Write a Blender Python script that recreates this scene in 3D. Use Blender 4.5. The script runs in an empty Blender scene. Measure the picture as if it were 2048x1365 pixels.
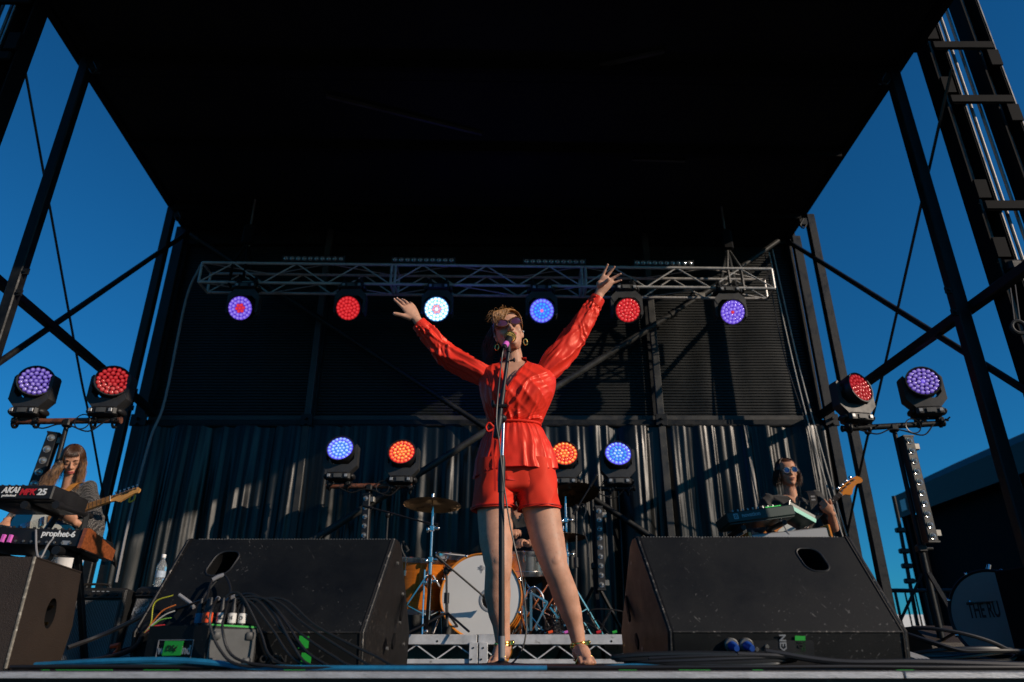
import bpy, math, random
import numpy as np
from mathutils import Vector, Matrix, noise
random.seed(7)
V = Vector
pi = math.pi
scene = bpy.context.scene
col = scene.collection

# ------------------------------------------------------------------ camera, sky, sun, exposure
FPX, CX, CY = 1424.0, 1024.0, 682.5            # the photograph is 2048 x 1365
PITCH = math.radians(24.12)
CAMZ = 0.027                                   # eye just above the stage deck (z = 0)
cp, sp = math.cos(PITCH), math.sin(PITCH)
cam_d = bpy.data.cameras.new('camera')
cam = bpy.data.objects.new('camera', cam_d)
col.objects.link(cam)
cam.location = (0, 0, CAMZ)
cam.rotation_euler = (pi / 2 + PITCH, 0, 0)
cam_d.sensor_width = 36.0
cam_d.lens = 36.0 * FPX / 2048
cam_d.clip_start = 0.05
cam_d.clip_end = 3000
cam_d.dof.use_dof = True
cam_d.dof.focus_distance = 3.5
cam_d.dof.aperture_fstop = 2.6
scene.camera = cam

SUN_AZ, SUN_EL = math.radians(60), math.radians(23)   # from the front right of the stage
sun_vec = V((math.sin(SUN_AZ) * math.cos(SUN_EL), -math.cos(SUN_AZ) * math.cos(SUN_EL), math.sin(SUN_EL)))
world = bpy.data.worlds.new('World')
scene.world = world
world.use_nodes = True
wn = world.node_tree
bg = wn.nodes['Background']
sky = wn.nodes.new('ShaderNodeTexSky')
sky.sky_type = 'NISHITA'
sky.sun_disc = False
sky.sun_elevation = SUN_EL
sky.sun_rotation = pi - SUN_AZ
sky.air_density = 1.0
sky.dust_density = 0.3
sky.ozone_density = 3.0
tint = wn.nodes.new('ShaderNodeMix')
tint.data_type = 'RGBA'
tint.blend_type = 'MULTIPLY'
tint.inputs[0].default_value = 1.0
tint.inputs[7].default_value = (0.11, 0.76, 1.20, 1)
wn.links.new(sky.outputs[0], tint.inputs[6])
wn.links.new(tint.outputs[2], bg.inputs['Color'])
bg.inputs['Strength'].default_value = 0.082
sun_d = bpy.data.lights.new('sun', 'SUN')
sun_d.energy = 4.8
sun_d.angle = math.radians(0.5)
sun_d.color = (1.0, 0.83, 0.66)
sun = bpy.data.objects.new('sun', sun_d)
col.objects.link(sun)
sun.rotation_euler = (-sun_vec).to_track_quat('-Z', 'Y').to_euler()
sun.location = (6, -6, 8)
scene.view_settings.view_transform = 'Standard'
scene.view_settings.look = 'None'
scene.view_settings.gamma = 1.0
scene.view_settings.use_curve_mapping = False
scene.view_settings.exposure = -0.15
scene.render.engine = 'CYCLES'
scene.cycles.max_bounces = 6
scene.cycles.use_denoising = True

def P(px, py, Y):
    """photo pixel + distance from the camera along the stage (m) -> world point"""
    x = (px - CX) / FPX
    y = (CY - py) / FPX
    yy = cp - y * sp
    zz = sp + y * cp
    return V((x / yy * Y, Y, zz / yy * Y + CAMZ))

def PX(px, py, X):
    """photo pixel on the vertical side plane x = X"""
    x = (px - CX) / FPX
    y = (CY - py) / FPX
    k = X / x
    return V((X, (cp - y * sp) * k, (sp + y * cp) * k + CAMZ))

# ------------------------------------------------------------------ materials
def nn(nt, t, **kw):
    n = nt.nodes.new(t)
    for k, v in kw.items():
        setattr(n, k, v)
    return n

def mat(name, c, rough=0.5, metal=0.0, var=0.0, vs=6.0, bump=0.0, bs=80.0, spec=0.5, emit=None, es=0.0,
        coat=0.0, sheen=0.0, trans=0.0, ior=1.45, aniso=0.0, stretch=(1, 1, 1), rvar=0.0, alpha=1.0, dirt=None, dthr=0.62, ds=14.0):
    m = bpy.data.materials.new(name)
    m.use_nodes = True
    nt = m.node_tree
    b = nt.nodes['Principled BSDF']
    b.inputs['Base Color'].default_value = (*c, 1)
    b.inputs['Roughness'].default_value = rough
    b.inputs['Metallic'].default_value = metal
    b.inputs['Specular IOR Level'].default_value = spec
    b.inputs['Coat Weight'].default_value = coat
    b.inputs['Sheen Weight'].default_value = sheen
    b.inputs['Transmission Weight'].default_value = trans
    b.inputs['IOR'].default_value = ior
    b.inputs['Anisotropic'].default_value = aniso
    b.inputs['Alpha'].default_value = alpha
    if emit is not None:
        b.inputs['Emission Color'].default_value = (*emit, 1)
        b.inputs['Emission Strength'].default_value = es
    need = var > 0 or bump > 0 or rvar > 0 or dirt is not None
    if need:
        tc = nn(nt, 'ShaderNodeTexCoord')
        mp = nn(nt, 'ShaderNodeMapping')
        mp.inputs['Scale'].default_value = stretch
        nt.links.new(tc.outputs['Object'], mp.inputs['Vector'])
        src = mp.outputs['Vector']
    if var > 0 or rvar > 0:
        n1 = nn(nt, 'ShaderNodeTexNoise')
        n1.inputs['Scale'].default_value = vs
        n1.inputs['Detail'].default_value = 6
        n1.inputs['Roughness'].default_value = 0.65
        nt.links.new(src, n1.inputs['Vector'])
    last = None
    if var > 0:
        mr = nn(nt, 'ShaderNodeMapRange')
        mr.inputs['From Min'].default_value = 0.3
        mr.inputs['From Max'].default_value = 0.7
        mr.inputs['To Min'].default_value = 1 - var
        mr.inputs['To Max'].default_value = 1 + var
        nt.links.new(n1.outputs['Fac'], mr.inputs['Value'])
        mx = nn(nt, 'ShaderNodeVectorMath', operation='SCALE')
        mx.inputs[0].default_value = c
        nt.links.new(mr.outputs[0], mx.inputs['Scale'])
        last = mx.outputs[0]
    if dirt is not None:
        n3 = nn(nt, 'ShaderNodeTexNoise')
        n3.inputs['Scale'].default_value = ds
        n3.inputs['Detail'].default_value = 8
        n3.inputs['Roughness'].default_value = 0.7
        nt.links.new(src, n3.inputs['Vector'])
        rp = nn(nt, 'ShaderNodeMapRange')
        rp.inputs['From Min'].default_value = dthr
        rp.inputs['From Max'].default_value = dthr + 0.06
        nt.links.new(n3.outputs['Fac'], rp.inputs['Value'])
        mm = nn(nt, 'ShaderNodeMix', data_type='RGBA')
        mm.inputs[6].default_value = (*c, 1)
        mm.inputs[7].default_value = (*dirt, 1)
        nt.links.new(rp.outputs[0], mm.inputs[0])
        if last is not None:
            nt.links.new(last, mm.inputs[6])
        last = mm.outputs[2]
    if last is not None:
        nt.links.new(last, b.inputs['Base Color'])
    if rvar > 0:
        mr2 = nn(nt, 'ShaderNodeMapRange')
        mr2.inputs['From Min'].default_value = 0.3
        mr2.inputs['From Max'].default_value = 0.7
        mr2.inputs['To Min'].default_value = max(0.02, rough - rvar)
        mr2.inputs['To Max'].default_value = min(1, rough + rvar)
        nt.links.new(n1.outputs['Fac'], mr2.inputs['Value'])
        nt.links.new(mr2.outputs[0], b.inputs['Roughness'])
    if bump > 0:
        n2 = nn(nt, 'ShaderNodeTexNoise')
        n2.inputs['Scale'].default_value = bs
        n2.inputs['Detail'].default_value = 4
        nt.links.new(src, n2.inputs['Vector'])
        bp = nn(nt, 'ShaderNodeBump')
        bp.inputs['Strength'].default_value = bump
        bp.inputs['Distance'].default_value = 0.01
        nt.links.new(n2.outputs['Fac'], bp.inputs['Height'])
        nt.links.new(bp.outputs[0], b.inputs['Normal'])
    return m

def scuffed(name, c, scratch, rough=0.45, amount=0.0):
    """textured speaker paint with chips and long scratches in two directions"""
    m = mat(name, c, rough, var=0.35, vs=5, bump=0.13, bs=420, rvar=0.12, spec=0.25)
    nt = m.node_tree
    b = nt.nodes['Principled BSDF']
    src = b.inputs['Base Color'].links[0].from_socket
    tc = nn(nt, 'ShaderNodeTexCoord')
    for (rot, sc, thr, sca) in (((0.2, 0.75, 0.2), (1.4, 9, 9), 0.665 - amount, 15), ((0.1, -1.0, 0.3), (1.6, 11, 9), 0.67 - amount, 12), ((0, 0, 0), (1, 1, 1), 0.68 - amount, 46)):
        mp = nn(nt, 'ShaderNodeMapping')
        mp0 = nn(nt, 'ShaderNodeMapping')                 # turn first, then stretch along the turned axis
        mp0.inputs['Rotation'].default_value = rot
        nt.links.new(tc.outputs['Object'], mp0.inputs['Vector'])
        mp.inputs['Scale'].default_value = sc
        nt.links.new(mp0.outputs[0], mp.inputs['Vector'])
        n = nn(nt, 'ShaderNodeTexNoise')
        n.inputs['Scale'].default_value = sca
        n.inputs['Detail'].default_value = 5
        n.inputs['Roughness'].default_value = 0.55
        nt.links.new(mp.outputs[0], n.inputs['Vector'])
        r = nn(nt, 'ShaderNodeMapRange')
        r.inputs['From Min'].default_value = thr
        r.inputs['From Max'].default_value = thr + 0.03
        nt.links.new(n.outputs['Fac'], r.inputs['Value'])
        mk = nn(nt, 'ShaderNodeTexNoise')                 # wear gathers in patches
        mk.inputs['Scale'].default_value = 4.5
        mk.inputs['Detail'].default_value = 3
        nt.links.new(tc.outputs['Object'], mk.inputs['Vector'])
        mkr = nn(nt, 'ShaderNodeMapRange')
        mkr.inputs['From Min'].default_value = 0.42
        mkr.inputs['From Max'].default_value = 0.62
        mkr.inputs['To Max'].default_value = 1.0
        nt.links.new(mk.outputs['Fac'], mkr.inputs['Value'])
        mul = nn(nt, 'ShaderNodeMath', operation='MULTIPLY')
        nt.links.new(r.outputs[0], mul.inputs[0]); nt.links.new(mkr.outputs[0], mul.inputs[1])
        mm = nn(nt, 'ShaderNodeMix', data_type='RGBA')
        mm.inputs[7].default_value = (*scratch, 1)
        nt.links.new(mul.outputs[0], mm.inputs[0])
        nt.links.new(src, mm.inputs[6])
        src = mm.outputs[2]
    nt.links.new(src, b.inputs['Base Color'])
    return m

M = {}
M['black'] = mat('black_plastic', (0.008, 0.008, 0.009), 0.5, var=0.3, rvar=0.1)
M['sunlityoke'] = mat('sunlit_black_yoke', (0.028, 0.028, 0.029), 0.5, var=0.25, rvar=0.1)  # black yoke plastic with its sunlit grey put into the colour
M['faintprint'] = mat('faint_print', (0.03, 0.03, 0.03), 0.6)
M['shadedhead'] = mat('shaded_drum_head', (0.16, 0.15, 0.14), 0.6, var=0.1, vs=4)  # pale spare head, its shade put into a darker colour
M['lipm'] = mat('lip_pale', (0.36, 0.15, 0.11), 0.5)
M['matte'] = mat('matte_black', (0.004, 0.004, 0.0045), 0.8, var=0.3, spec=0.15)
M['roofcloth'] = mat('roof_lining', (0.006, 0.007, 0.008), 0.75, var=0.5, vs=1.2, spec=0.2)
M['steel'] = mat('black_steel', (0.007, 0.008, 0.009), 0.5, metal=0.1, var=0.5, vs=9, bump=0.1, bs=60, rvar=0.15, dirt=(0.03, 0.032, 0.032), dthr=0.66, spec=0.35)
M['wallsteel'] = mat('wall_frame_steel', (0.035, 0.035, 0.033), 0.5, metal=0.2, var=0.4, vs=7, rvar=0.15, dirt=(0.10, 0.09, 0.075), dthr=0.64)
M['galv'] = mat('galvanised_steel', (0.22, 0.21, 0.19), 0.5, metal=0.7, var=0.35, vs=9, rvar=0.15)
M['alu'] = mat('aluminium', (0.40, 0.39, 0.38), 0.45, metal=0.35, var=0.25, vs=14, rvar=0.12, dirt=(0.18, 0.17, 0.16), dthr=0.6)
M['alu_pale'] = mat('riser_aluminium', (0.50, 0.51, 0.52), 0.5, metal=0.2, var=0.2, vs=10, rvar=0.12, dirt=(0.22, 0.21, 0.19), dthr=0.6)
M['chrome'] = mat('chrome', (0.66, 0.62, 0.60), 0.20, metal=1.0)
M['gold'] = mat('gold', (0.85, 0.56, 0.16), 0.18, metal=1.0)
M['brass'] = mat('cymbal_bronze', (0.17, 0.105, 0.045), 0.33, metal=0.9, var=0.3, vs=16, rvar=0.1)
M['rust'] = mat('rusted_tube', (0.16, 0.055, 0.03), 0.6, metal=0.2, var=0.5, vs=22, dirt=(0.04, 0.03, 0.028), dthr=0.52, ds=24)
M['deck'] = mat('stage_deck', (0.02, 0.02, 0.02), 0.6, var=0.4, vs=4, bump=0.2, bs=120, dirt=(0.06, 0.055, 0.05), dthr=0.6)
M['edge'] = mat('deck_edge', (0.42, 0.42, 0.43), 0.5, metal=0.3, var=0.25, vs=12, stretch=(1, 6, 6), dirt=(0.08, 0.075, 0.05), dthr=0.62, ds=30, bump=0.2, bs=60)
M['skirt'] = mat('stage_skirt', (0.018, 0.014, 0.012), 0.8, var=0.6, vs=20)
M['ground'] = mat('ground', (0.05, 0.048, 0.038), 0.9, var=0.3, vs=0.4)
M['shutter'] = mat('shutter_steel', (0.010, 0.0115, 0.0115), 0.48, metal=0.1, spec=0.35, var=0.35, vs=1.5, rvar=0.14)
M['drape'] = mat('satin_drape', (0.0038, 0.0045, 0.0045), 0.33, var=0.3, vs=3, spec=0.38, bump=0.3, bs=12, stretch=(1, 1, 0.25), rvar=0.08)
M['cable'] = mat('black_cable', (0.012, 0.012, 0.013), 0.38, var=0.2)
M['bluecable'] = mat('blue_cable', (0.012, 0.13, 0.25), 0.4, var=0.35, vs=18)
M['whitewire'] = mat('white_rope', (0.38, 0.37, 0.34), 0.6, var=0.2)
M['wedge'] = scuffed('scuffed_black_paint', (0.0048, 0.0053, 0.0056), (0.085, 0.082, 0.078), 0.55)
M['wedgeend'] = scuffed('scuffed_end_paint', (0.008, 0.0072, 0.0068), (0.10, 0.085, 0.07), 0.48, 0.015)
M['worn'] = mat('worn_edge', (0.025, 0.023, 0.02), 0.5, var=0.6, vs=60, dirt=(0.24, 0.21, 0.18), dthr=0.56, ds=60)
M['brownbox'] = mat('brown_textured_paint', (0.026, 0.017, 0.012), 0.6, var=0.2, bump=0.35, bs=300)
M['litwornedge'] = mat('lit_worn_edge', (0.17, 0.15, 0.12), 0.5, var=0.6, vs=60, dirt=(0.42, 0.39, 0.33), dthr=0.55, ds=80)  # fill speaker's lit corner put into the pale colour, with worn mottling
M['grille'] = mat('amp_grille', (0.055, 0.058, 0.058), 0.7, var=0.15, vs=60, bump=0.5, bs=500)
M['tolex'] = mat('black_tolex', (0.012, 0.012, 0.012), 0.5, bump=0.4, bs=250)
M['white'] = mat('white_print', (0.75, 0.75, 0.74), 0.6)
M['red'] = mat('red_print', (0.55, 0.02, 0.03), 0.5)
M['greentape'] = mat('green_tape', (0.02, 0.36, 0.04), 0.55)
M['ink'] = mat('black_ink', (0.006, 0.006, 0.006), 0.7)
M['orangetape'] = mat('orange_tape', (0.85, 0.09, 0.02), 0.55)
M['whitetape'] = mat('white_tape', (0.62, 0.60, 0.56), 0.6, var=0.12, vs=40)
M['greytape'] = mat('grey_sleeving', (0.20, 0.20, 0.21), 0.6, var=0.15)
M['pinktape'] = mat('pink_tape', (0.66, 0.13, 0.52), 0.5)
M['blueplug'] = mat('blue_plug', (0.008, 0.055, 0.28), 0.4)
M['yellow'] = mat('yellow_strap', (0.75, 0.42, 0.02), 0.6)
M['greypanel'] = mat('grey_panel', (0.06, 0.062, 0.062), 0.55, var=0.3, vs=12, dirt=(0.13, 0.13, 0.12), dthr=0.66)
M['satin'] = mat('red_satin', (0.72, 0.036, 0.020), 0.38, spec=0.55, bump=0.12, bs=34, stretch=(1, 1, 0.35))
M['shorts'] = mat('red_crepe', (0.70, 0.042, 0.022), 0.6, spec=0.3, bump=0.06, bs=30)
M['seam'] = mat('red_seam', (0.52, 0.014, 0.010), 0.45)
def skin_mat(name, c, rough):
    m = mat(name, c, rough, var=0.16, vs=22, bump=0.10, bs=260, spec=0.3, rvar=0.10, dirt=(c[0] * 0.80, c[1] * 0.66, c[2] * 0.62), dthr=0.60, ds=55)
    b = m.node_tree.nodes['Principled BSDF']
    b.inputs['Subsurface Weight'].default_value = 0.12
    b.inputs['Subsurface Radius'].default_value = (0.012, 0.005, 0.003)
    b.inputs['Subsurface Scale'].default_value = 0.6
    return m
M['skin'] = skin_mat('skin', (0.50, 0.265, 0.175), 0.50)
M['skin2'] = skin_mat('skin_warm', (0.48, 0.24, 0.15), 0.5)
for _k in ('satin', 'shorts'):
    M[_k].node_tree.nodes['Principled BSDF'].inputs['Specular Tint'].default_value = (1.0, 0.42, 0.30, 1)
M['lip'] = mat('lip', (0.42, 0.10, 0.09), 0.4)
M['nail'] = mat('nail', (0.62, 0.36, 0.30), 0.25)
M['hair_blond'] = mat('hair_blond', (0.36, 0.16, 0.042), 0.38, var=0.6, vs=60, spec=0.6)
M['hair_dark'] = mat('hair_dark', (0.035, 0.016, 0.020), 0.4, var=0.4, vs=30, spec=0.6)
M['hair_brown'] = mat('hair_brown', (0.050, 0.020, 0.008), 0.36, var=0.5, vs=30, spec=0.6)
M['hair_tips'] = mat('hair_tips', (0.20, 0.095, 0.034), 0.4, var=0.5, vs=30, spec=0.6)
M['tortoise'] = mat('tortoiseshell', (0.10, 0.035, 0.012), 0.2, var=0.8, vs=160, coat=0.5, dirt=(0.42, 0.17, 0.04), dthr=0.55, ds=120)
M['lens'] = mat('tinted_lens', (0.085, 0.022, 0.040), 0.06, spec=0.8, coat=0.6)
M['bluelens'] = mat('blue_lens', (0.01, 0.035, 0.17), 0.06, spec=0.9, coat=0.8)
M['amber'] = mat('amber_lacquer', (0.46, 0.125, 0.012), 0.16, var=0.35, vs=5, coat=0.8, stretch=(1, 1, 8))
M['hoop'] = mat('amber_hoop', (0.60, 0.20, 0.02), 0.16, var=0.2, coat=0.8)
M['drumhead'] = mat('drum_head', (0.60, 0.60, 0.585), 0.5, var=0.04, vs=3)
M['wood'] = mat('walnut_end', (0.20, 0.055, 0.018), 0.35, var=0.5, vs=9, stretch=(1, 8, 8), coat=0.3)
M['maple'] = mat('maple_neck', (0.50, 0.25, 0.075), 0.3, var=0.15, vs=8, coat=0.3)
M['maplefb'] = mat('maple_fretboard', (0.40, 0.19, 0.055), 0.35, var=0.15, vs=8)
M['rosewood'] = mat('rosewood', (0.025, 0.014, 0.010), 0.4, var=0.3)
M['orangewood'] = mat('orange_body', (0.62, 0.22, 0.03), 0.25, coat=0.5)
M['bluebody'] = mat('blue_guitar', (0.006, 0.075, 0.16), 0.2, metal=0.2, coat=0.7)
M['pearl'] = mat('pale_pickguard', (0.55, 0.57, 0.52), 0.35)
M['silver'] = mat('silver_panel', (0.30, 0.31, 0.32), 0.4, metal=0.3)
M['teal'] = mat('teal_case', (0.002, 0.022, 0.018), 0.45, var=0.2)
M['tealbright'] = mat('teal_stripe', (0.01, 0.40, 0.30), 0.45)
M['darkcloth'] = mat('black_shirt', (0.011, 0.010, 0.010), 0.75, sheen=0.2, bump=0.3, bs=40)
M['whitecloth'] = mat('white_cloth', (0.62, 0.61, 0.60), 0.8, bump=0.2, bs=20)
M['jeans'] = mat('dark_trousers', (0.015, 0.017, 0.022), 0.8)
M['leather'] = mat('strap_leather', (0.02, 0.018, 0.016), 0.35, bump=0.2, bs=90)
M['tanleather'] = mat('tan_strap', (0.42, 0.17, 0.03), 0.6, var=0.4, vs=40)
M['bottle'] = mat('clear_bottle', (0.86, 0.90, 0.92), 0.08, trans=0.85, ior=1.2)
M['label'] = mat('bottle_label', (0.35, 0.42, 0.50), 0.5, var=0.3, vs=60)
M['ledclear'] = mat('clear_led_lens', (0.34, 0.34, 0.33), 0.12, spec=0.9, metal=0.6)
M['tent'] = mat('tent_fabric', (0.010, 0.013, 0.016), 0.6, var=0.2, vs=1.0)
M['tentdark'] = mat('tent_wall', (0.004, 0.004, 0.005), 0.85, spec=0.1)
M['trailer'] = mat('trailer_white', (0.75, 0.74, 0.72), 0.5, var=0.05, vs=0.5)
M['trailerdark'] = mat('trailer_skirt', (0.03, 0.045, 0.06), 0.6)
M['fabric_dot'] = mat('dotted_blouse', (0.014, 0.013, 0.013), 0.7, sheen=0.2)
nt = M['fabric_dot'].node_tree
_tc = nn(nt, 'ShaderNodeTexCoord'); _vo = nn(nt, 'ShaderNodeTexVoronoi'); _vo.inputs['Scale'].default_value = 120
_vo.inputs['Randomness'].default_value = 0.25
_rg = nn(nt, 'ShaderNodeMapRange'); _rg.inputs['From Min'].default_value = 0.36; _rg.inputs['From Max'].default_value = 0.30
_mx = nn(nt, 'ShaderNodeMix', data_type='RGBA'); _mx.inputs[6].default_value = (0.014, 0.013, 0.013, 1); _mx.inputs[7].default_value = (0.26, 0.24, 0.22, 1)
nt.links.new(_tc.outputs['Object'], _vo.inputs['Vector']); nt.links.new(_vo.outputs['Distance'], _rg.inputs['Value'])
nt.links.new(_rg.outputs[0], _mx.inputs[0]); nt.links.new(_mx.outputs[2], nt.nodes['Principled BSDF'].inputs['Base Color'])

_led = {}
def led_mat(c, s=1.0, core=None):
    key = (c, s, core)
    if key in _led:
        return _led[key]
    m = mat('led_glow', (0.05, 0.05, 0.05), 0.15, emit=c, es=s, spec=0.6)
    if core is not None:                       # lens: hot centre, coloured rim, as a domed collimator looks
        nt = m.node_tree
        b = nt.nodes['Principled BSDF']
        at = nn(nt, 'ShaderNodeAttribute'); at.attribute_name = 'core'
        mx = nn(nt, 'ShaderNodeMix', data_type='RGBA')
        mx.inputs[6].default_value = (*c, 1); mx.inputs[7].default_value = (*core, 1)
        nt.links.new(at.outputs['Fac'], mx.inputs[0])
        nt.links.new(mx.outputs[2], b.inputs['Emission Color'])
    _led[key] = m
    return m

# ------------------------------------------------------------------ mesh helpers
def frame_from(d, up=V((0, 0, 1))):
    d = d.normalized()
    if abs(d.dot(up)) > 0.98:
        up = V((0, 1, 0)) if abs(d.y) < 0.9 else V((1, 0, 0))
    s = up.cross(d).normalized()
    return s, d.cross(s).normalized(), d

def basis(o, x, y, z):
    m = Matrix.Identity(4)
    for i, a in enumerate((x, y, z)):
        m[0][i], m[1][i], m[2][i] = a
    m[0][3], m[1][3], m[2][3] = o
    return m

def catmull(pts, k=6):
    pts = [V(p) for p in pts]
    if len(pts) < 3:
        return pts
    out = []
    q = [pts[0] * 2 - pts[1]] + pts + [pts[-1] * 2 - pts[-2]]
    for i in range(1, len(q) - 2):
        a, b, c, d = q[i - 1], q[i], q[i + 1], q[i + 2]
        for j in range(k):
            t = j / k
            out.append(0.5 * ((2 * b) + (c - a) * t + (2 * a - 5 * b + 4 * c - d) * t * t + (3 * b - a - 3 * c + d) * t ** 3))
    out.append(pts[-1])
    return out

class MB:
    def __init__(s):
        s.v = []; s.f = []; s.mi = []
        s.cur = 0
    def add(s, vs, fs):
        o = len(s.v)
        s.v.extend(V(p) for p in vs)
        for f in fs:
            s.f.append(tuple(i + o for i in f)); s.mi.append(s.cur)
        return s
    def box(s, c, size, R=None, bev=0.0):
        hx, hy, hz = size[0] / 2, size[1] / 2, size[2] / 2
        b = min(bev, hx * 0.9, hy * 0.9, hz * 0.9)
        R = R.to_3x3() if R is not None else Matrix.Identity(3)
        c = V(c)
        if b <= 0:
            vs = [(x * hx, y * hy, z * hz) for z in (-1, 1) for (x, y) in ((-1, -1), (1, -1), (1, 1), (-1, 1))]
            fs = [(3, 2, 1, 0), (4, 5, 6, 7), (0, 1, 5, 4), (1, 2, 6, 5), (2, 3, 7, 6), (3, 0, 4, 7)]
        else:
            vs, fs = [], []
            for (inx, z) in ((b, -hz), (0, -hz + b), (0, hz - b), (b, hz)):
                ax, ay = hx - inx, hy - inx
                for (x, y) in ((-ax + b, -ay), (ax - b, -ay), (ax, -ay + b), (ax, ay - b), (ax - b, ay), (-ax + b, ay), (-ax, ay - b), (-ax, -ay + b)):
                    vs.append((x, y, z))
            for r in range(3):
                for i in range(8):
                    j = (i + 1) % 8
                    fs.append((r * 8 + i, r * 8 + j, r * 8 + 8 + j, r * 8 + 8 + i))
            fs.append(tuple(range(7, -1, -1))); fs.append(tuple(range(24, 32)))
        return s.add([c + R @ V(p) for p in vs], fs)
    def bar(s, a, b, w, h=None, up=V((0, 0, 1)), bev=0.0):
        a, b = V(a), V(b)
        h = h or w
        x, y, d = frame_from(b - a, up)
        R = Matrix((x, y, d)).transposed()
        return s.box((a + b) / 2, (w, h, (b - a).length), R, bev)
    def tube(s, pts, r, n=8, caps=True, closed=False):
        pts = [V(p) for p in pts]
        m = len(pts)
        rr = r if isinstance(r, (list, tuple)) else [r] * m
        vs, fs = [], []
        u = None
        for i, p in enumerate(pts):
            if closed:
                d = (pts[(i + 1) % m] - pts[i - 1])
            else:
                d = pts[min(i + 1, m - 1)] - pts[max(i - 1, 0)]
            if d.length < 1e-9:
                d = V((0, 0, 1))
            d.normalize()
            if u is None:
                u = frame_from(d)[0]
            u = u - d * u.dot(d)
            if u.length < 1e-6:
                u = frame_from(d)[0]
            u.normalize()
            w = d.cross(u)
            for k in range(n):
                a = 2 * pi * k / n
                vs.append(p + (u * math.cos(a) + w * math.sin(a)) * rr[i])
        for i in range(m - (0 if closed else 1)):
            i2 = (i + 1) % m
            for k in range(n):
                k2 = (k + 1) % n
                fs.append((i * n + k, i * n + k2, i2 * n + k2, i2 * n + k))
        if caps and not closed:
            fs.append(tuple(range(n - 1, -1, -1))); fs.append(tuple(range((m - 1) * n, m * n)))
        return s.add(vs, fs)
    def cyl(s, a, b, r, r2=None, n=16):
        return s.tube([a, b], [r, r if r2 is None else r2], n)
    def lathe(s, prof, mtx=None, n=24, caps=True):
        mtx = mtx or Matrix.Identity(4)
        vs, fs = [], []
        for (r, z) in prof:
            for k in range(n):
                a = 2 * pi * k / n
                vs.append(mtx @ V((r * math.cos(a), r * math.sin(a), z)))
        for i in range(len(prof) - 1):
            for k in range(n):
                k2 = (k + 1) % n
                fs.append((i * n + k, i * n + k2, (i + 1) * n + k2, (i + 1) * n + k))
        if caps:
            fs.append(tuple(range(n - 1, -1, -1))); fs.append(tuple(range((len(prof) - 1) * n, len(prof) * n)))
        return s.add(vs, fs)
    def ell(s, c, r, R=None, nu=16, nv=10):
        R = R.to_3x3() if R is not None else Matrix.Identity(3)
        c = V(c)
        if not isinstance(r, (tuple, list, Vector)):
            r = (r, r, r)
        vs, fs = [], []
        for j in range(1, nv):
            t = pi * j / nv
            for i in range(nu):
                a = 2 * pi * i / nu
                vs.append(c + R @ V((r[0] * math.sin(t) * math.cos(a), r[1] * math.sin(t) * math.sin(a), r[2] * math.cos(t))))
        vs.append(c + R @ V((0, 0, r[2]))); vs.append(c + R @ V((0, 0, -r[2])))
        top, bot = len(vs) - 2, len(vs) - 1
        for j in range(nv - 2):
            for i in range(nu):
                i2 = (i + 1) % nu
                fs.append((j * nu + i, (j + 1) * nu + i, (j + 1) * nu + i2, j * nu + i2))
        for i in range(nu):
            i2 = (i + 1) % nu
            fs.append((top, i, i2)); fs.append((bot, (nv - 2) * nu + i2, (nv - 2) * nu + i))
        return s.add(vs, fs)
    def prism(s, poly, mtx, z0, z1):
        n = len(poly)
        vs = [mtx @ V((p[0], p[1], z0)) for p in poly] + [mtx @ V((p[0], p[1], z1)) for p in poly]
        fs = [tuple(range(n - 1, -1, -1)), tuple(range(n, 2 * n))]
        for i in range(n):
            j = (i + 1) % n
            fs.append((i, j, n + j, n + i))
        return s.add(vs, fs)
    def rings(s, rings, caps=True, closed_u=True):
        """list of equally long point rings"""
        n = len(rings[0])
        vs = [p for r in rings for p in r]
        fs = []
        for i in range(len(rings) - 1):
            for k in range(n if closed_u else n - 1):
                k2 = (k + 1) % n
                fs.append((i * n + k, i * n + k2, (i + 1) * n + k2, (i + 1) * n + k))
        if caps:
            fs.append(tuple(range(n - 1, -1, -1))); fs.append(tuple(range((len(rings) - 1) * n, len(rings) * n)))
        return s.add(vs, fs)
    def torus(s, c, R, r, mtx=None, n=28, m=8):
        mtx = mtx.to_3x3() if mtx is not None else Matrix.Identity(3)
        pts = [V(c) + mtx @ V((R * math.cos(2 * pi * i / n), R * math.sin(2 * pi * i / n), 0)) for i in range(n)]
        return s.tube(pts, r, m, closed=True)
    def mesh(s, name, off=V((0, 0, 0)), smooth=40):
        me = bpy.data.meshes.new(name)
        me.from_pydata([tuple(p - off) for p in s.v], [], s.f)
        if any(s.mi):
            me.polygons.foreach_set('material_index', s.mi)
        me.update()
        if smooth:
            me.polygons.foreach_set('use_smooth', [True] * len(me.polygons))
            if smooth < 180:
                me.set_sharp_from_angle(angle=math.radians(smooth))
        return me

OFF = {}
def thing(name, label, cat, loc=(0, 0, 0), group=None):
    o = bpy.data.objects.new(name, None)
    o.empty_display_size = 0.1
    col.objects.link(o)
    o.location = loc
    o['label'] = label; o['category'] = cat
    if group:
        o['group'] = group
    OFF[o.name] = V(loc)
    return o

def part(parent, name, mb, material, smooth=40, stuff=False, label=None):
    off = OFF[parent.name]
    me = mb.mesh(name, off, smooth) if isinstance(mb, MB) else mb
    if not isinstance(mb, MB):
        me.transform(Matrix.Translation(-off))
    for m in (material if isinstance(material, (list, tuple)) else [material]):
        me.materials.append(m)
    o = bpy.data.objects.new(name, me)
    col.objects.link(o)
    o.parent = parent
    OFF[o.name] = off
    if stuff:
        o['kind'] = 'stuff'
    if label:
        o['label'] = label
    return o

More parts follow.
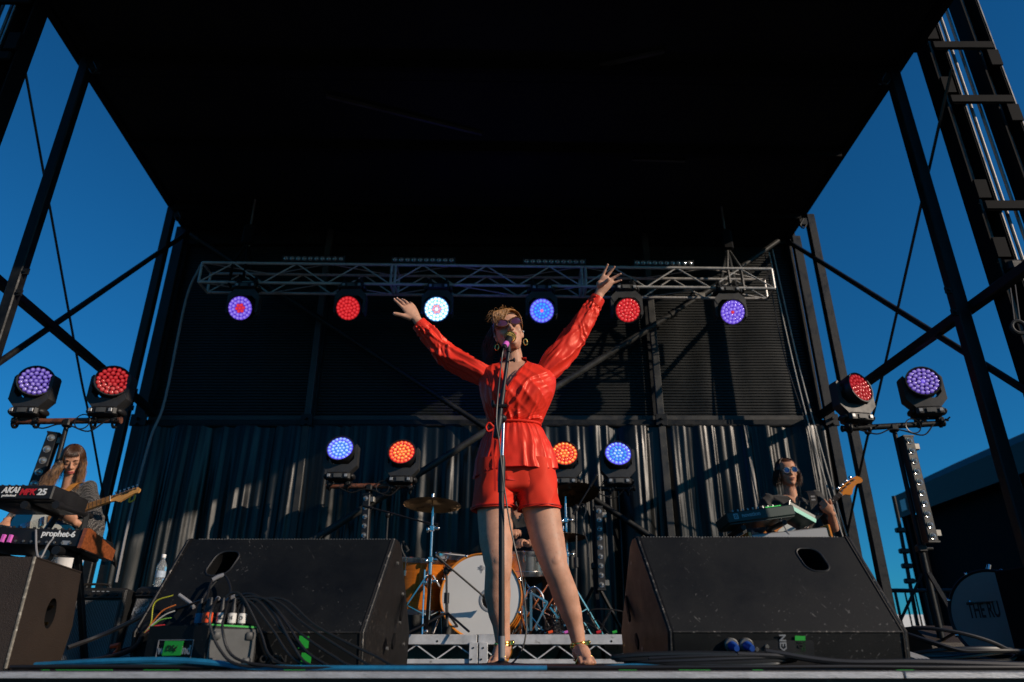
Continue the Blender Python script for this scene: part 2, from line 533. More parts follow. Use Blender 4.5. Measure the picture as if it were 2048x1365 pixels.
def single(name, mb, material, label=None, cat=None, group=None, kind=None, smooth=40, loc=None):
    loc = V(loc) if loc is not None else V((0, 0, 0))
    me = mb.mesh(name, loc, smooth) if isinstance(mb, MB) else mb
    for m in (material if isinstance(material, (list, tuple)) else [material]):
        me.materials.append(m)
    o = bpy.data.objects.new(name, me)
    col.objects.link(o)
    o.location = loc
    OFF[o.name] = loc
    if label: o['label'] = label
    if cat: o['category'] = cat
    if group: o['group'] = group
    if kind: o['kind'] = kind
    return o

def base_of(mb):
    a = np.array([tuple(p) for p in mb.v])
    return V(((a[:, 0].min() + a[:, 0].max()) / 2, (a[:, 1].min() + a[:, 1].max()) / 2, a[:, 2].min()))

def text_mesh(s, size, mtx, extr=0.0012, shear=0.0, bold=0.0, sx=1.0, spacing=1.0):
    cu = bpy.data.curves.new('lettering', 'FONT')
    cu.body = s; cu.size = size; cu.extrude = extr; cu.shear = shear; cu.offset = bold
    cu.align_x = 'CENTER'; cu.align_y = 'CENTER'; cu.resolution_u = 3; cu.space_character = spacing
    ob = bpy.data.objects.new('lettering_tmp', cu)
    col.objects.link(ob)
    dg = bpy.context.evaluated_depsgraph_get()
    me = bpy.data.meshes.new_from_object(ob.evaluated_get(dg))
    bpy.data.objects.remove(ob); bpy.data.curves.remove(cu)
    me.transform(Matrix.Diagonal((sx, 1, 1, 1)))
    me.transform(mtx)
    me.materials.clear()
    return me

def remeshed(mb, voxel, smooth=4, name='body'):
    me = mb.mesh(name + '_tmp')
    ob = bpy.data.objects.new(name + '_tmp', me)
    col.objects.link(ob)
    r = ob.modifiers.new('r', 'REMESH'); r.mode = 'VOXEL'; r.voxel_size = voxel; r.use_smooth_shade = True
    if smooth:
        sm = ob.modifiers.new('s', 'SMOOTH'); sm.iterations = smooth; sm.factor = 0.5
    dg = bpy.context.evaluated_depsgraph_get()
    out = bpy.data.meshes.new_from_object(ob.evaluated_get(dg))
    bpy.data.objects.remove(ob); bpy.data.meshes.remove(me)
    out.polygons.foreach_set('use_smooth', [True] * len(out.polygons))
    return out
# ------------------------------------------------------------------ ground and stage
mb = MB(); mb.box((0, 60, -1.35), (900, 900, 0.2))
single('ground', mb, M['ground'], kind='structure')
mb = MB(); mb.box((-0.2, 4.93, -0.06), (7.9, 5.4, 0.12))
deck = single('stage_floor', mb, M['deck'], kind='structure')
T = thing('stage_edge', 'worn pale aluminium trim along the front of the stage deck', 'stage trim', (0, 2.2, -0.03))
for i in range(3):
    x0 = -4.1 + i * 2.6
    mb = MB(); mb.box((x0 + 1.298, 2.215, -0.0125), (2.594, 0.03, 0.018), bev=0.002)
    part(T, 'trim_strip', mb, M['edge'])
mb = MB(); mb.box((-0.2, 2.24, -0.66), (7.8, 0.02, 1.18))
single('stage_skirt', mb, M['skirt'], 'dark brown skirt hanging below the pale stage trim', 'stage skirt')
mb = MB()
for (x, w) in ((-1.33, .02), (-1.22, .16), (-1.0, .10), (-.62, .06), (.33, .05), (.52, .09), (.70, .03), (1.12, .05)):
    mb.box((x, 2.2365, 0.0006), (w, 0.006, 0.0012))
single('green_tape_line', mb, M['greentape'], 'torn green tape stuck along the front lip of the deck', 'tape')

# ------------------------------------------------------------------ roof
ZL, ZR = 4.83, 4.70
def roof_z(x):
    return ZL + (ZR - ZL) * (x + 3.98) / 7.31
def roof_xl(y):
    return -3.98 + (7.4 - y) * 0.072
T = thing('stage_roof', 'black roof lining spanning the whole stage above the band', 'roof', (0, 4.7, ZL))
NP = 6
for i in range(NP):
    y0 = 2.2 + (7.56 - 2.2) * i / NP; y1 = 2.2 + (7.56 - 2.2) * (i + 1) / NP - 0.006
    mb = MB()
    a, b, c, d = roof_xl(y0), 3.34, 3.34, roof_xl(y1)
    lo = [V((a, y0, roof_z(a))), V((b, y0, roof_z(b))), V((c, y1, roof_z(c))), V((d, y1, roof_z(d)))]
    hi = [p + V((0, 0, 0.12)) for p in lo]
    mb.add(lo + hi, [(0, 3, 2, 1), (4, 5, 6, 7), (0, 1, 5, 4), (1, 2, 6, 5), (2, 3, 7, 6), (3, 0, 4, 7)])
    part(T, 'roof_panel', mb, M['roofcloth'])
for y in (2.9, 4.66, 5.75, 6.84):
    mb = MB(); a = roof_xl(y)
    mb.bar((a + .05, y, roof_z(a) - .05), (3.29, y, roof_z(3.3) - .05), 0.06, 0.09)
    part(T, 'purlin', mb, M['matte'])
for (xa, xb) in ((roof_xl(2.2), roof_xl(7.45)), (3.34, 3.34)):
    s = 1 if xa > 0 else -1
    mb = MB(); mb.bar((xa, 2.2, roof_z(xa) + .05), (xb, 7.45, roof_z(xb) + .05), 0.07, 0.14)
    mb.bar((xa + s * .04, 2.2, roof_z(xa) + .04), (xa + s * .025, 4.45, roof_z(xa) + .04), 0.06, 0.16)
    part(T, 'side_beam', mb, M['matte'])
for (x, y, l, a) in ((-1.0, 5.3, 1.5, .35), (1.5, 5.9, .55, .05), (0.9, 4.6, .8, -.3)):
    mb = MB(); d = V((math.cos(a), math.sin(a), 0)) * l / 2
    c = V((x, y, roof_z(x) - .03))
    mb.bar(c - d, c + d, 0.03, 0.03)
    part(T, 'stay_bar', mb, M['wallsteel'])

# ------------------------------------------------------------------ posts and braces
def bolts(mb, c, n=3, r=0.016, ax=V((0, 0, 1))):
    for i in range(n):
        mb.cyl(c + ax * (i * .06), c + ax * (i * .06) + V((0, -.05, 0)), r, n=6)
def roof_post(x, y, w, label, bracket=None):
    z = roof_z(x) - 0.03
    T = thing('roof_post', label, 'post', (x, y, 0), 'posts holding up the stage roof')
    mb = MB(); mb.box((x, y, z / 2 - .05), (w, w * .9, z + .1), bev=0.008)
    part(T, 'column', mb, M['steel'])
    mb = MB(); mb.box((x, y, 0.006), (w * 2.2, w * 2.2, 0.012)); part(T, 'base_plate', mb, M['steel'])
    mb = MB(); s = -1 if x > 0 else 1
    mb.box((x + s * .06, y - .01, z - .10), (.16, w * .5, .10), bev=.01)
    mb.tube(catmull([(x + s * .10, y - .06, z - .08), (x + s * .15, y - .06, z - .17), (x + s * .12, y - .06, z - .21), (x + s * .08, y - .06, z - .16)], 4), .009, 6)
    part(T, 'corner_bracket', mb, M['steel'])
    if bracket:
        mb = MB()
        for dz in (-.09, .09):
            mb = MB(); mb.box((x + s * (w / 2 + .02), y - w * .3, bracket + dz), (.05, .014, .05))
            mb.cyl((x + s * (w / 2 + .02), y - w * .3 - .02, bracket + dz), (x + s * (w / 2 + .02), y - w * .3 + .02, bracket + dz), .013, n=6)
            part(T, 'bolt_lug', mb, M['steel'])
    return T
roof_post(-3.69, 4.66, .085, 'black steel post beside the keyboard player, its foot near the keyboards', 2.58)
roof_post(-3.93, 6.90, .09, 'slim black steel post standing just outside the drape behind the guitarist', 2.45)
roof_post(3.28, 4.66, .095, 'black steel post crossed by the side rail near the hoist mast', 2.42)
roof_post(3.40, 6.85, .09, 'slim black post rising behind the bass guitar headstock', 2.45)

def brace(a, b, r, label, square=False, m='steel', name='side_brace', cat='brace'):
    mb = MB()
    if square: mb.bar(a, b, r * 2, r * 2, bev=.006)
    else: mb.tube([a, b], r, 10)
    d = (b - a).normalized()
    for p, s in ((a, 1), (b, -1)):
        mb.tube([p - d * .04 * s, p + d * .10 * s], r * 1.25, 8)
    return single(name, mb, M[m], label, cat, 'bracing bars of the stage frame')
XL, XR = -3.9, 3.36
brace(PX(378, 464, XL), V((XL, 4.60, 1.62)), .026, 'black diagonal bar from the drape corner down over the violet lamp of the keyboard-side pair')
brace(V((XL, 4.62, 2.66)), PX(318, 835, XL), .034, 'black rail running level behind the pair of lamps on the keyboard-side T-bar', True)
brace(PX(1568, 478, XR), V((XR, 4.10, 1.35)), .026, 'black diagonal bar crossing the sky above the lamps on the bassist-side T-bar')
brace(V((XR, 3.90, 2.36)), V((XR, 7.45, 2.46)), .036, 'black rail running level past the bolted post to the hoist mast', True)
def wire(pts, r, label, m='cable', name='stay_cable', cat='cable', group=None, k=6):
    mb = MB(); mb.tube(catmull(pts, k), r, 6)
    return single(name, mb, M[m], label, cat, group)
wire([PX(45, 112, XL), PX(155, 720, XL), PX(180, 842, XL), PX(228, 1112, XL), PX(236, 1150, XL)], .011, 'thin black stay cable slanting past the guitarist to the drape foot')
wire([PX(1903, 140, XR), PX(1770, 730, XR), PX(1728, 905, XR), PX(1690, 1090, XR)], .013, 'thin black stay cable slanting behind the bassist-side T-bar')

# front towers that carry the roof (lifting masts)
def lift_mast(x, y, label, lit):
    T = thing('lifting_mast', label, 'mast', (x, y, -1.25), 'lifting masts at the front of the stage')
    s = 1 if x > 0 else -1
    H = 6.6
    for k, dx in enumerate((0.0, .40)):
        X = x + s * dx
        mb = MB()
        mb.box((X, y + .07, H / 2 - 1.25), (.14, .012, H))
        mb.box((X - .064, y, H / 2 - 1.25), (.012, .14, H)); mb.box((X + .064, y, H / 2 - 1.25), (.012, .14, H))
        part(T, 'mast_channel', mb, M['matte'])
        mb = MB(); mb.box((X + .006, y + .03, H / 2 - 1.25), (.055, .02, H)); part(T, 'guide_rail', mb, M['galv'])
        mb = MB(); mb.box((X + s * .075, y - .06, H / 2 - 1.25), (.008, .03, H)); part(T, 'edge_strip', mb, M['galv'])
    for z in (4.62, 4.05, 3.05, 2.55, 1.6, .5):
        mb = MB(); mb.box((x + s * .2, y - .085, z), (.50, .03, .085), bev=.01)
        mb.box((x - s * .03, y - .09, z + .14), (.09, .024, .16)); mb.box((x + s * .42, y - .09, z - .14), (.09, .024, .16))
        part(T, 'cross_plate', mb, M['matte'])
    for dx in (.17, .24):
        mb = MB(); mb.tube([(x + s * dx, y, -1.2), (x + s * dx, y, 5.2)], .012, 8); part(T, 'lift_rod', mb, M['galv'])
    return T
lift_mast(3.49, 4.42, 'tall lifting mast with pale guide rails beside the roof edge', True)
lift_mast(-3.71, 3.98, 'tall black lifting mast outside the roof edge on the keyboard player side', False)
T = thing('lifting_hook', 'black steel ring hanging on a short strap from the lifting mast', 'hook', P(2035, 650, 4.25))
mb = MB(); c = P(2037, 655, 4.25); mb.torus(c, .045, .014, Matrix.Rotation(pi / 2, 3, 'X')); part(T, 'ring', mb, M['steel'])
mb = MB()
for dx in (-.015, .02):
    mb.tube([c + V((dx, 0, .04)), P(2022, 555, 4.3) + V((dx, 0, 0)), P(2030, 535, 4.33)], .006, 6)
part(T, 'strap', mb, M['cable'])
mb = MB(); mb.box(P(2026, 535, 4.33), (.10, .1, .09), bev=.02); part(T, 'clamp', mb, M['steel'])

# ------------------------------------------------------------------ back wall
YW = 7.46
ZB = 2.36                                  # height of the beam between shutters and drapes
cols = [-3.99, -2.2, 1.60, 3.40]
for i, lab in enumerate(('black ribbed roller shutter panel above the drape on the keyboard side', 'wide black ribbed roller shutter behind the lighting truss', 'black ribbed roller shutter panel above the bassist')):
    x0, x1 = cols[i] + .03, cols[i + 1] - .03
    T = thing('roller_shutter', lab, 'shutter', ((x0 + x1) / 2, YW, ZB))
    z0, z1 = ZB + .09, roof_z(0) - .04
    n = int((z1 - z0) / .034)
    prof = []
    for k in range(n):
        z = z0 + k * .034
        prof += [(0, z), (-.010, z + .006), (-.012, z + .017), (-.009, z + .028), (0.004, z + .031)]
    nx = 24
    rings = []
    for (dy, z) in prof:
        rings.append([V((x0 + (x1 - x0) * j / nx, YW + dy + .012 * noise.noise(V((j * .35 + i * 9, z * .7, 0))), z)) for j in range(nx + 1)])
    mb = MB(); mb.rings(rings, caps=False, closed_u=False)
    part(T, 'slat_curtain', mb, M['shutter'], stuff=True)
    for sx, xx in ((0, x0), (1, x1)):
        mb = MB(); mb.box((xx, YW - .02, (z0 + z1) / 2), (.05, .05, z1 - z0)); part(T, 'side_guide', mb, M['steel'])
    mb = MB(); mb.box(((x0 + x1) / 2, YW - .03, z0 - .03), (x1 - x0, .03, .07)); part(T, 'bottom_bar', mb, M['wallsteel'])
for i, (x0, x1, lab) in enumerate(((-4.02, -2.2, 'black steel beam above the drape on the keyboard side'), (-2.2, 1.6, 'long black steel beam above the drape behind the drums'), (1.6, 3.42, 'black steel beam above the drape behind the bassist'))):
    mb = MB(); mb.box(((x0 + x1) / 2, YW - .05, ZB), (x1 - x0 - .01, .08, .075), bev=.006)
    single('wall_beam', mb, M['steel'], lab, 'beam', 'beams of the back wall')
for x, w, lab in ((-4.0, .12, 'black corner post at the edge of the drape behind the guitarist'), (-2.2, .07, 'black wall post between two drapes near the blue and orange lamps'), (1.60, .075, 'scuffed grey-lit wall post between two drapes on the bassist side'), (3.42, .10, 'black corner post at the edge of the drape behind the bassist')):
    T = thing('wall_post', lab, 'post', (x, YW - .12, 0), 'posts of the back wall')
    mb = MB(); mb.box((x, YW - .13, roof_z(x) / 2), (w, .06, roof_z(x) - .02), bev=.006)
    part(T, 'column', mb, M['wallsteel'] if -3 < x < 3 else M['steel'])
    mb = MB(); mb.box((x, YW - .155, ZB + .01), (w + .05, .03, .13), bev=.004); bolts(mb, V((x, YW - .165, ZB - .04)), 2)
    part(T, 'splice_plate', mb, M['steel'])
# crossing braces of the back frame
mb = MB(); mb.box((-.3, YW - .02, 4.74), (7.5, .10, .22)); single('wall_beam', mb, M['steel'], 'black header beam under the roof at the top of the shutters', 'beam', 'beams of the back wall')
a, b = P(388, 472, 7.22), P(1330, 1092, 7.22)
brace(a, b, .030, 'black bar of the crossing braces falling towards the bassist-side monitor', m='steel', name='wall_brace')
T = thing('wall_brace', 'grey lit bar of the crossing braces rising to the truss end', 'brace', P(633, 1076, 7.16))
a, b = P(600, 1097, 7.14), P(1345, 628, 7.14)
mb = MB(); mb.tube([a, b], .036, 12); part(T, 'outer_tube', mb, M['wallsteel'])
mb = MB(); c = P(1400, 593, 7.14); mb.tube([b, c], .022, 10); mb.tube([b - (c - b).normalized() * .03, b + (c - b).normalized() * .05], .045, 10); part(T, 'inner_tube', mb, M['wallsteel'])
mb = MB(); mb.box(c, (.10, .06, .06)); mb.cyl(c + V((-.05, -.06, 0)), c + V((-.05, .06, 0)), .02); part(T, 'pin_joint', mb, M['galv'])
mb = MB(); mb.tube([c, P(1556, 482, 7.2)], .03, 10); part(T, 'upper_tube', mb, M['wallsteel'])

def drape(x0, x1, seed, label, amp=.055, top=ZB - .055):
    rnd = random.Random(seed)
    nx, nz = int((x1 - x0) * 130), 40
    def fold(x, t):
        # hanging folds: gathered finely at the pole, fewer and wider lower down
        xs = x + .05 * noise.noise(V((x * 2.1, t * 1.3, seed))) * (t + .3)
        n1 = noise.noise(V((xs * 4.2, seed * 1.7, t * .25)))
        n2 = noise.noise(V((xs * 9.5, seed * 2.3, t * .35)))
        n3 = noise.noise(V((xs * 21, seed * 3.1, t * .5)))
        return 1.5 * n1 + (1.15 - .35 * t) * n2 + (.50 - .32 * t) * n3
    rings = []
    for k in range(nz + 1):
        t = k / nz
        z = top * (1 - t) + .004
        row = []
        for i in range(nx + 1):
            x = x0 + (x1 - x0) * i / nx
            y = amp * min(1, .45 + t * 1.4) * fold(x, t) + .012 * noise.noise(V((x * 4, z * 2.2, seed + 5)))
            sw = .06 * t * t * noise.noise(V((x * .8, 0, seed)))
            row.append(V((x + sw, 7.32 + y, z)))
        rings.append(row)
    mb = MB(); mb.rings(rings, caps=False, closed_u=False)
    T = thing('drape', label, 'curtain', ((x0 + x1) / 2, 7.32, 0), 'black drapes across the back of the stage')
    part(T, 'cloth', mb, M['drape'], smooth=180)
    mb = MB(); mb.tube([(x0, 7.33, top + .012), (x1, 7.33, top + .012)], .016, 8); part(T, 'curtain_pole', mb, M['steel'])
drape(-4.05, -2.23, 11, 'shiny black drape hanging behind the guitarist and keyboards')
drape(-2.17, -0.25, 23, 'shiny black drape hanging behind the blue and orange lamp pair by the tall cymbal')
drape(-0.25, 1.57, 37, 'shiny black drape behind the lamp pair on the bassist side of the singer', .06)
drape(1.63, 3.44, 41, 'shiny black drape with bright folds hanging behind the bassist', .06)

# ropes and cable runs at the wall edges
rp = 'ropes along the wall edge on the bassist side'
wire([P(1545, 500, 7.1), P(1600, 740, 7.0), P(1660, 960, 6.95), P(1742, 1230, 6.9)], .008, 'outermost pale rope running down beside the drape on the bassist side', 'whitewire', 'rope', 'rope')
wire([P(1538, 505, 7.1), P(1585, 720, 7.0), P(1632, 900, 6.95), P(1722, 1190, 6.9)], .007, 'middle pale rope of three beside the drape on the bassist side', 'whitewire', 'rope', 'rope')
wire([P(1530, 510, 7.1), P(1566, 700, 7.05), P(1612, 850, 7.0), P(1640, 960, 7.0)], .006, 'dark rope of three nearest the ribbed shutter above the bassist', 'cable', 'rope', 'rope')
wire([P(402, 530, 6.9), P(372, 600, 6.9), P(330, 800, 6.9), P(300, 880, 6.9), P(258, 1040, 6.9), P(232, 1165, 6.9)], .013, 'grey cable hanging from the truss end down the drape edge', 'greytape', 'hanging_cable')
T = thing('ratchet_strap', 'small yellow ratchet strap tied to the hanging cable behind the guitarist', 'strap', P(266, 988, 6.86))
mb = MB(); mb.box(P(266, 985, 6.86), (.06, .03, .04), bev=.01); part(T, 'buckle', mb, M['yellow'])
mb = MB(); mb.tube(catmull([P(262, 990, 6.86), P(258, 1004, 6.86), P(268, 1000, 6.86), P(270, 990, 6.86)]), .008, 6); part(T, 'webbing', mb, M['yellow'])

# ------------------------------------------------------------------ truss
A0, A1 = P(401, 545, 6.6), P(1546, 558, 6.6)
TH = .235
ez = V((0, 0, 1)); ex = (A1 - A0).normalized(); ey = V((0, 1, 0))
L = (A1 - A0).length
def TP(t, d, h):
    return A0 + ex * (t * L) + ey * (d * TH) + ez * ((h - .5) * TH)
T = thing('lighting_truss', 'long silver box truss hanging under the roof with six round lamps', 'truss', TP(.5, .5, 0))
for d in (0, 1):
    for h in (0, 1):
        mb = MB(); mb.tube([TP(0, d, h), TP(1, d, h)], .0165, 10); part(T, 'chord', mb, M['alu'])
NB = 18
for d in (0, 1):
    for k in range(NB):
        mb = MB(); t0, t1 = k / NB, (k + 1) / NB
        h0 = (k + (d == 1) * 0) % 2
        mb.tube([TP(t0, d, h0), TP(t1, d, 1 - h0)], .008, 6); part(T, 'brace_tube', mb, M['alu'])
for h in (0, 1):
    for k in range(9):
        mb = MB(); t0, t1 = k / 9, (k + 1) / 9
        mb.tube([TP(t0, k % 2, h), TP(t1, 1 - k % 2, h)], .006, 6); part(T, 'cross_tube', mb, M['alu'])
for t in (0, .334, .341, .667, .674, 1):
    for d in (0, 1):
        mb = MB(); mb.tube([TP(t, d, 0), TP(t, d, 1)], .014, 8); part(T, 'end_upright', mb, M['alu'])
    for h in (0, 1):
        mb = MB(); mb.tube([TP(t, 0, h), TP(t, 1, h)], .012, 8); part(T, 'end_strut', mb, M['alu'])
# hangers to the roof
for i, (t, lab) in enumerate(((.065, 'black chain hoist holding the truss at the violet and red lamp'), (.935, 'chain hoist with steel straps holding the lit end of the truss'))):
    c = TP(t, .5, 1)
    Th = thing('chain_hoist', lab, 'hoist', c)
    zt = roof_z(c.x) - .02
    mb = MB(); mb.box(c + V((0, 0, .42)), (.12, .1, .26), bev=.02); part(Th, 'motor_case', mb, M['matte'])
    mb = MB(); mb.tube([c + V((0, 0, .5)), V((c.x, c.y, zt))], .012, 8); part(Th, 'chain', mb, M['galv'])
    mb = MB()
    for dx in (-.07, .07):
        mb.tube([c + V((0, 0, .32)), c + V((dx, -.11, .02)), c + V((dx, -.12, -TH - .02)), c + V((dx, .12, -TH - .02)), c + V((dx, .12, .02)), c + V((0, 0, .32))], .016, 6)
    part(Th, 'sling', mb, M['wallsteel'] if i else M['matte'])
    mb = MB(); mb.torus(c + V((0, 0, .31)), .03, .01, Matrix.Rotation(pi / 2, 3, 'X')); part(Th, 'shackle', mb, M['galv'])

def led_batten(name, label, a, b, nrm, cells, w=.075, dep=.07, group=None, bracket=False):
    a, b = V(a), V(b)
    d = (b - a).normalized(); nrm = (nrm - d * nrm.dot(d)).normalized(); s = d.cross(nrm)
    T = thing(name, label, 'light bar', (a + b) / 2, group)
    R = Matrix((s, nrm, d)).transposed()
    mb = MB(); mb.box((a + b) / 2, (w, dep, (b - a).length), R, bev=.008); part(T, 'housing', mb, M['black'])
    mb = MB(); l = (b - a).length
    for k in range(cells):
        c = a + d * (l * (k + .5) / cells) + nrm * (dep / 2)
        m4 = basis(c, s, d, s.cross(d) if s.cross(d).dot(nrm) > 0 else -s.cross(d))
        mb.lathe([(w * .30, -.002), (w * .33, .006), (w * .22, .004), (w * .2, .012), (.002, .018)], m4, 12, caps=False)
    part(T, 'lens_row', mb, M['ledclear'], stuff=True)
    for q in (a, b):
        mb = MB(); mb.box(q, (w * 1.08, dep * 1.08, .012), R); part(T, 'end_cap', mb, M['black'])
    if bracket:
        for q in (.08, .9):
            mb = MB(); mb.box(a + d * l * q + s * (w * .66), (.05, dep * .8, .05), R, bev=.004); part(T, 'mounting_bracket', mb, M['galv'])
    return T
for px0, px1, lab in ((568, 690, 'unlit black light bar on the truss between the violet-red and red lamps'), (785, 910, 'unlit black light bar on the truss above the white lamp'), (1047, 1170, 'unlit black light bar on the truss near the lamp above the singer'), (1268, 1385, 'unlit black light bar on the truss above the red lamp next to the raised hand')):
    py = 519 + (px0 - 568) * .0125
    led_batten('light_bar', lab, P(px0, py, 6.62), P(px1, py + 1.3, 6.62), V((0, -1, -.25)), 10, .07, .06)

# ------------------------------------------------------------------ beyond the stage on the bassist side
XT = 8.75
T = thing('black_tent', 'huge black marquee with sloping roof beyond the stage guard rail', 'tent', (12, 14, -1.25))
zt = 3.42
c0 = V((XT, 16.2, zt))
mb = MB()                                  # roof: eaves along Y rising to a ridge
y0, y1 = 4.8, 16.2
for (ya, yb) in ((y0, 10.5), (10.5, y1)):
    rows = []
    for k in range(9):
        t = k / 8
        rows.append([V((XT + t * 6, ya + (yb - ya) * j / 6, zt + 2.3 * t ** .8 - .10 * math.sin(pi * j / 6) * (1 - t) * 0)) for j in range(7)])
    mb.rings(rows, caps=False, closed_u=False)
part(T, 'roof', mb, M['tent'], smooth=30)
for (ya, yb) in ((y0, 8.6), (8.6, 12.4), (12.4, y1)):
    mb = MB(); mb.box((XT - .03, (ya + yb) / 2, zt - .24), (.05, yb - ya - .015, .5)); part(T, 'valance', mb, M['tent'])
mb = MB(); mb.box((XT + .3, 11.0, 1.0), (.04, 10.0, 4.6)); part(T, 'side_wall', mb, M['tentdark'])
mb = MB(); mb.box((XT + 3, 16.2, .85), (6, .04, 4.3)); part(T, 'end_wall', mb, M['tentdark'])
mb = MB(); mb.box((XT - .065, 15.9, zt - .26), (.012, .22, .24)); part(T, 'label_panel', mb, M['whitetape'])
for y in (5.0, 8.6, 12.4, 16.1):
    mb = MB(); mb.box((XT + .1, y, 1.0), (.12, .12, 4.5), bev=.01); part(T, 'leg', mb, M['matte'])
T = thing('scaffold_pole', 'thin black scaffold pole with couplers beside the guard rail', 'pole', P(1820, 1180, 9.2))
a, b = P(1832, 1235, 9.2), P(1797, 1040, 9.2)
mb = MB(); mb.tube([a + V((0, 0, -1.3)), a, b, b + V((0, 0, .3))], .024, 8); part(T, 'tube', mb, M['steel'])
for py in (1062, 1105, 1135, 1165):
    p = a + (b - a) * ((1235 - py) / 195)
    mb = MB(); mb.box(p, (.12, .07, .06), bev=.01); part(T, 'coupler', mb, M['steel'])
T = thing('side_platform', 'low dark platform carrying the guard rail next to the stage', 'platform', (5.4, 9.0, -1.25))
mb = MB(); mb.box((5.4, 9.0, -.34), (2.8, 1.8, .10)); part(T, 'deck_board', mb, M['deck'])
for x in (4.1, 6.7):
    for y in (8.2, 9.8):
        mb = MB(); mb.cyl((x, y, -1.25), (x, y, -.38), .04); part(T, 'leg', mb, M['steel'])
T = thing('guard_rail', 'black steel guard rail with rounded corner and thin upright bars', 'railing', (5.0, 8.8, -.29))
zt = P(1790, 1182, 8.8).z
xs = P(1752, 1190, 8.8).x
mb = MB(); mb.tube(catmull([(xs, 8.8, -.29), (xs, 8.8, zt - .16), (xs + .05, 8.8, zt - .04), (xs + .16, 8.8, zt), (xs + .5, 8.8, zt), (xs + 1.6, 8.8, zt)], 5), .024, 8); part(T, 'frame_tube', mb, M['steel'])
mb = MB(); mb.tube([(xs, 8.8, -.16), (xs + 1.6, 8.8, -.16)], .02, 8); part(T, 'bottom_rail', mb, M['steel'])
for k in range(1, 14):
    mb = MB(); mb.tube([(xs + k * .115, 8.8, -.16), (xs + k * .115, 8.8, zt)], .011 if k % 3 != 2 else .018, 6); part(T, 'upright_bar', mb, M['steel'])
T = thing('white_trailer', 'far white trailer seen between the guard rail bars', 'trailer', (31, 62, -1.25))
mb = MB(); mb.box((31.5, 62, 2.75), (13, 2.6, 1.15), bev=.1); part(T, 'box_body', mb, M['trailer'])
mb = MB(); mb.box((31.5, 62.05, .7), (12.6, 2.4, 2.9), bev=.05); part(T, 'skirt', mb, M['trailerdark'])
for x in (27, 28.2, 35, 36.2):
    mb = MB(); mb.cyl((x, 60.6, -.75), (x, 60.9, -.75), .5, n=20); part(T, 'wheel', mb, M['matte'])
mb = MB()
N = 90
ring0 = []; ring1 = []
for i in range(N + 1):
    a = -1.3 + 2.6 * i / N
    r = 700
    h = 10 + 9 * noise.noise(V((i * .13, 0, 2))) + 4 * noise.noise(V((i * .5, 3, 2)))
    ring0.append(V((r * math.sin(a), r * math.cos(a), -1.4))); ring1.append(V((r * math.sin(a) * 1.02, r * math.cos(a) * 1.02, h)))
mb.rings([ring0, ring1], caps=False, closed_u=False)
single('hills', mb, mat('far_hill', (0.05, 0.07, 0.06), 0.9, var=.3, vs=.02), kind='structure')
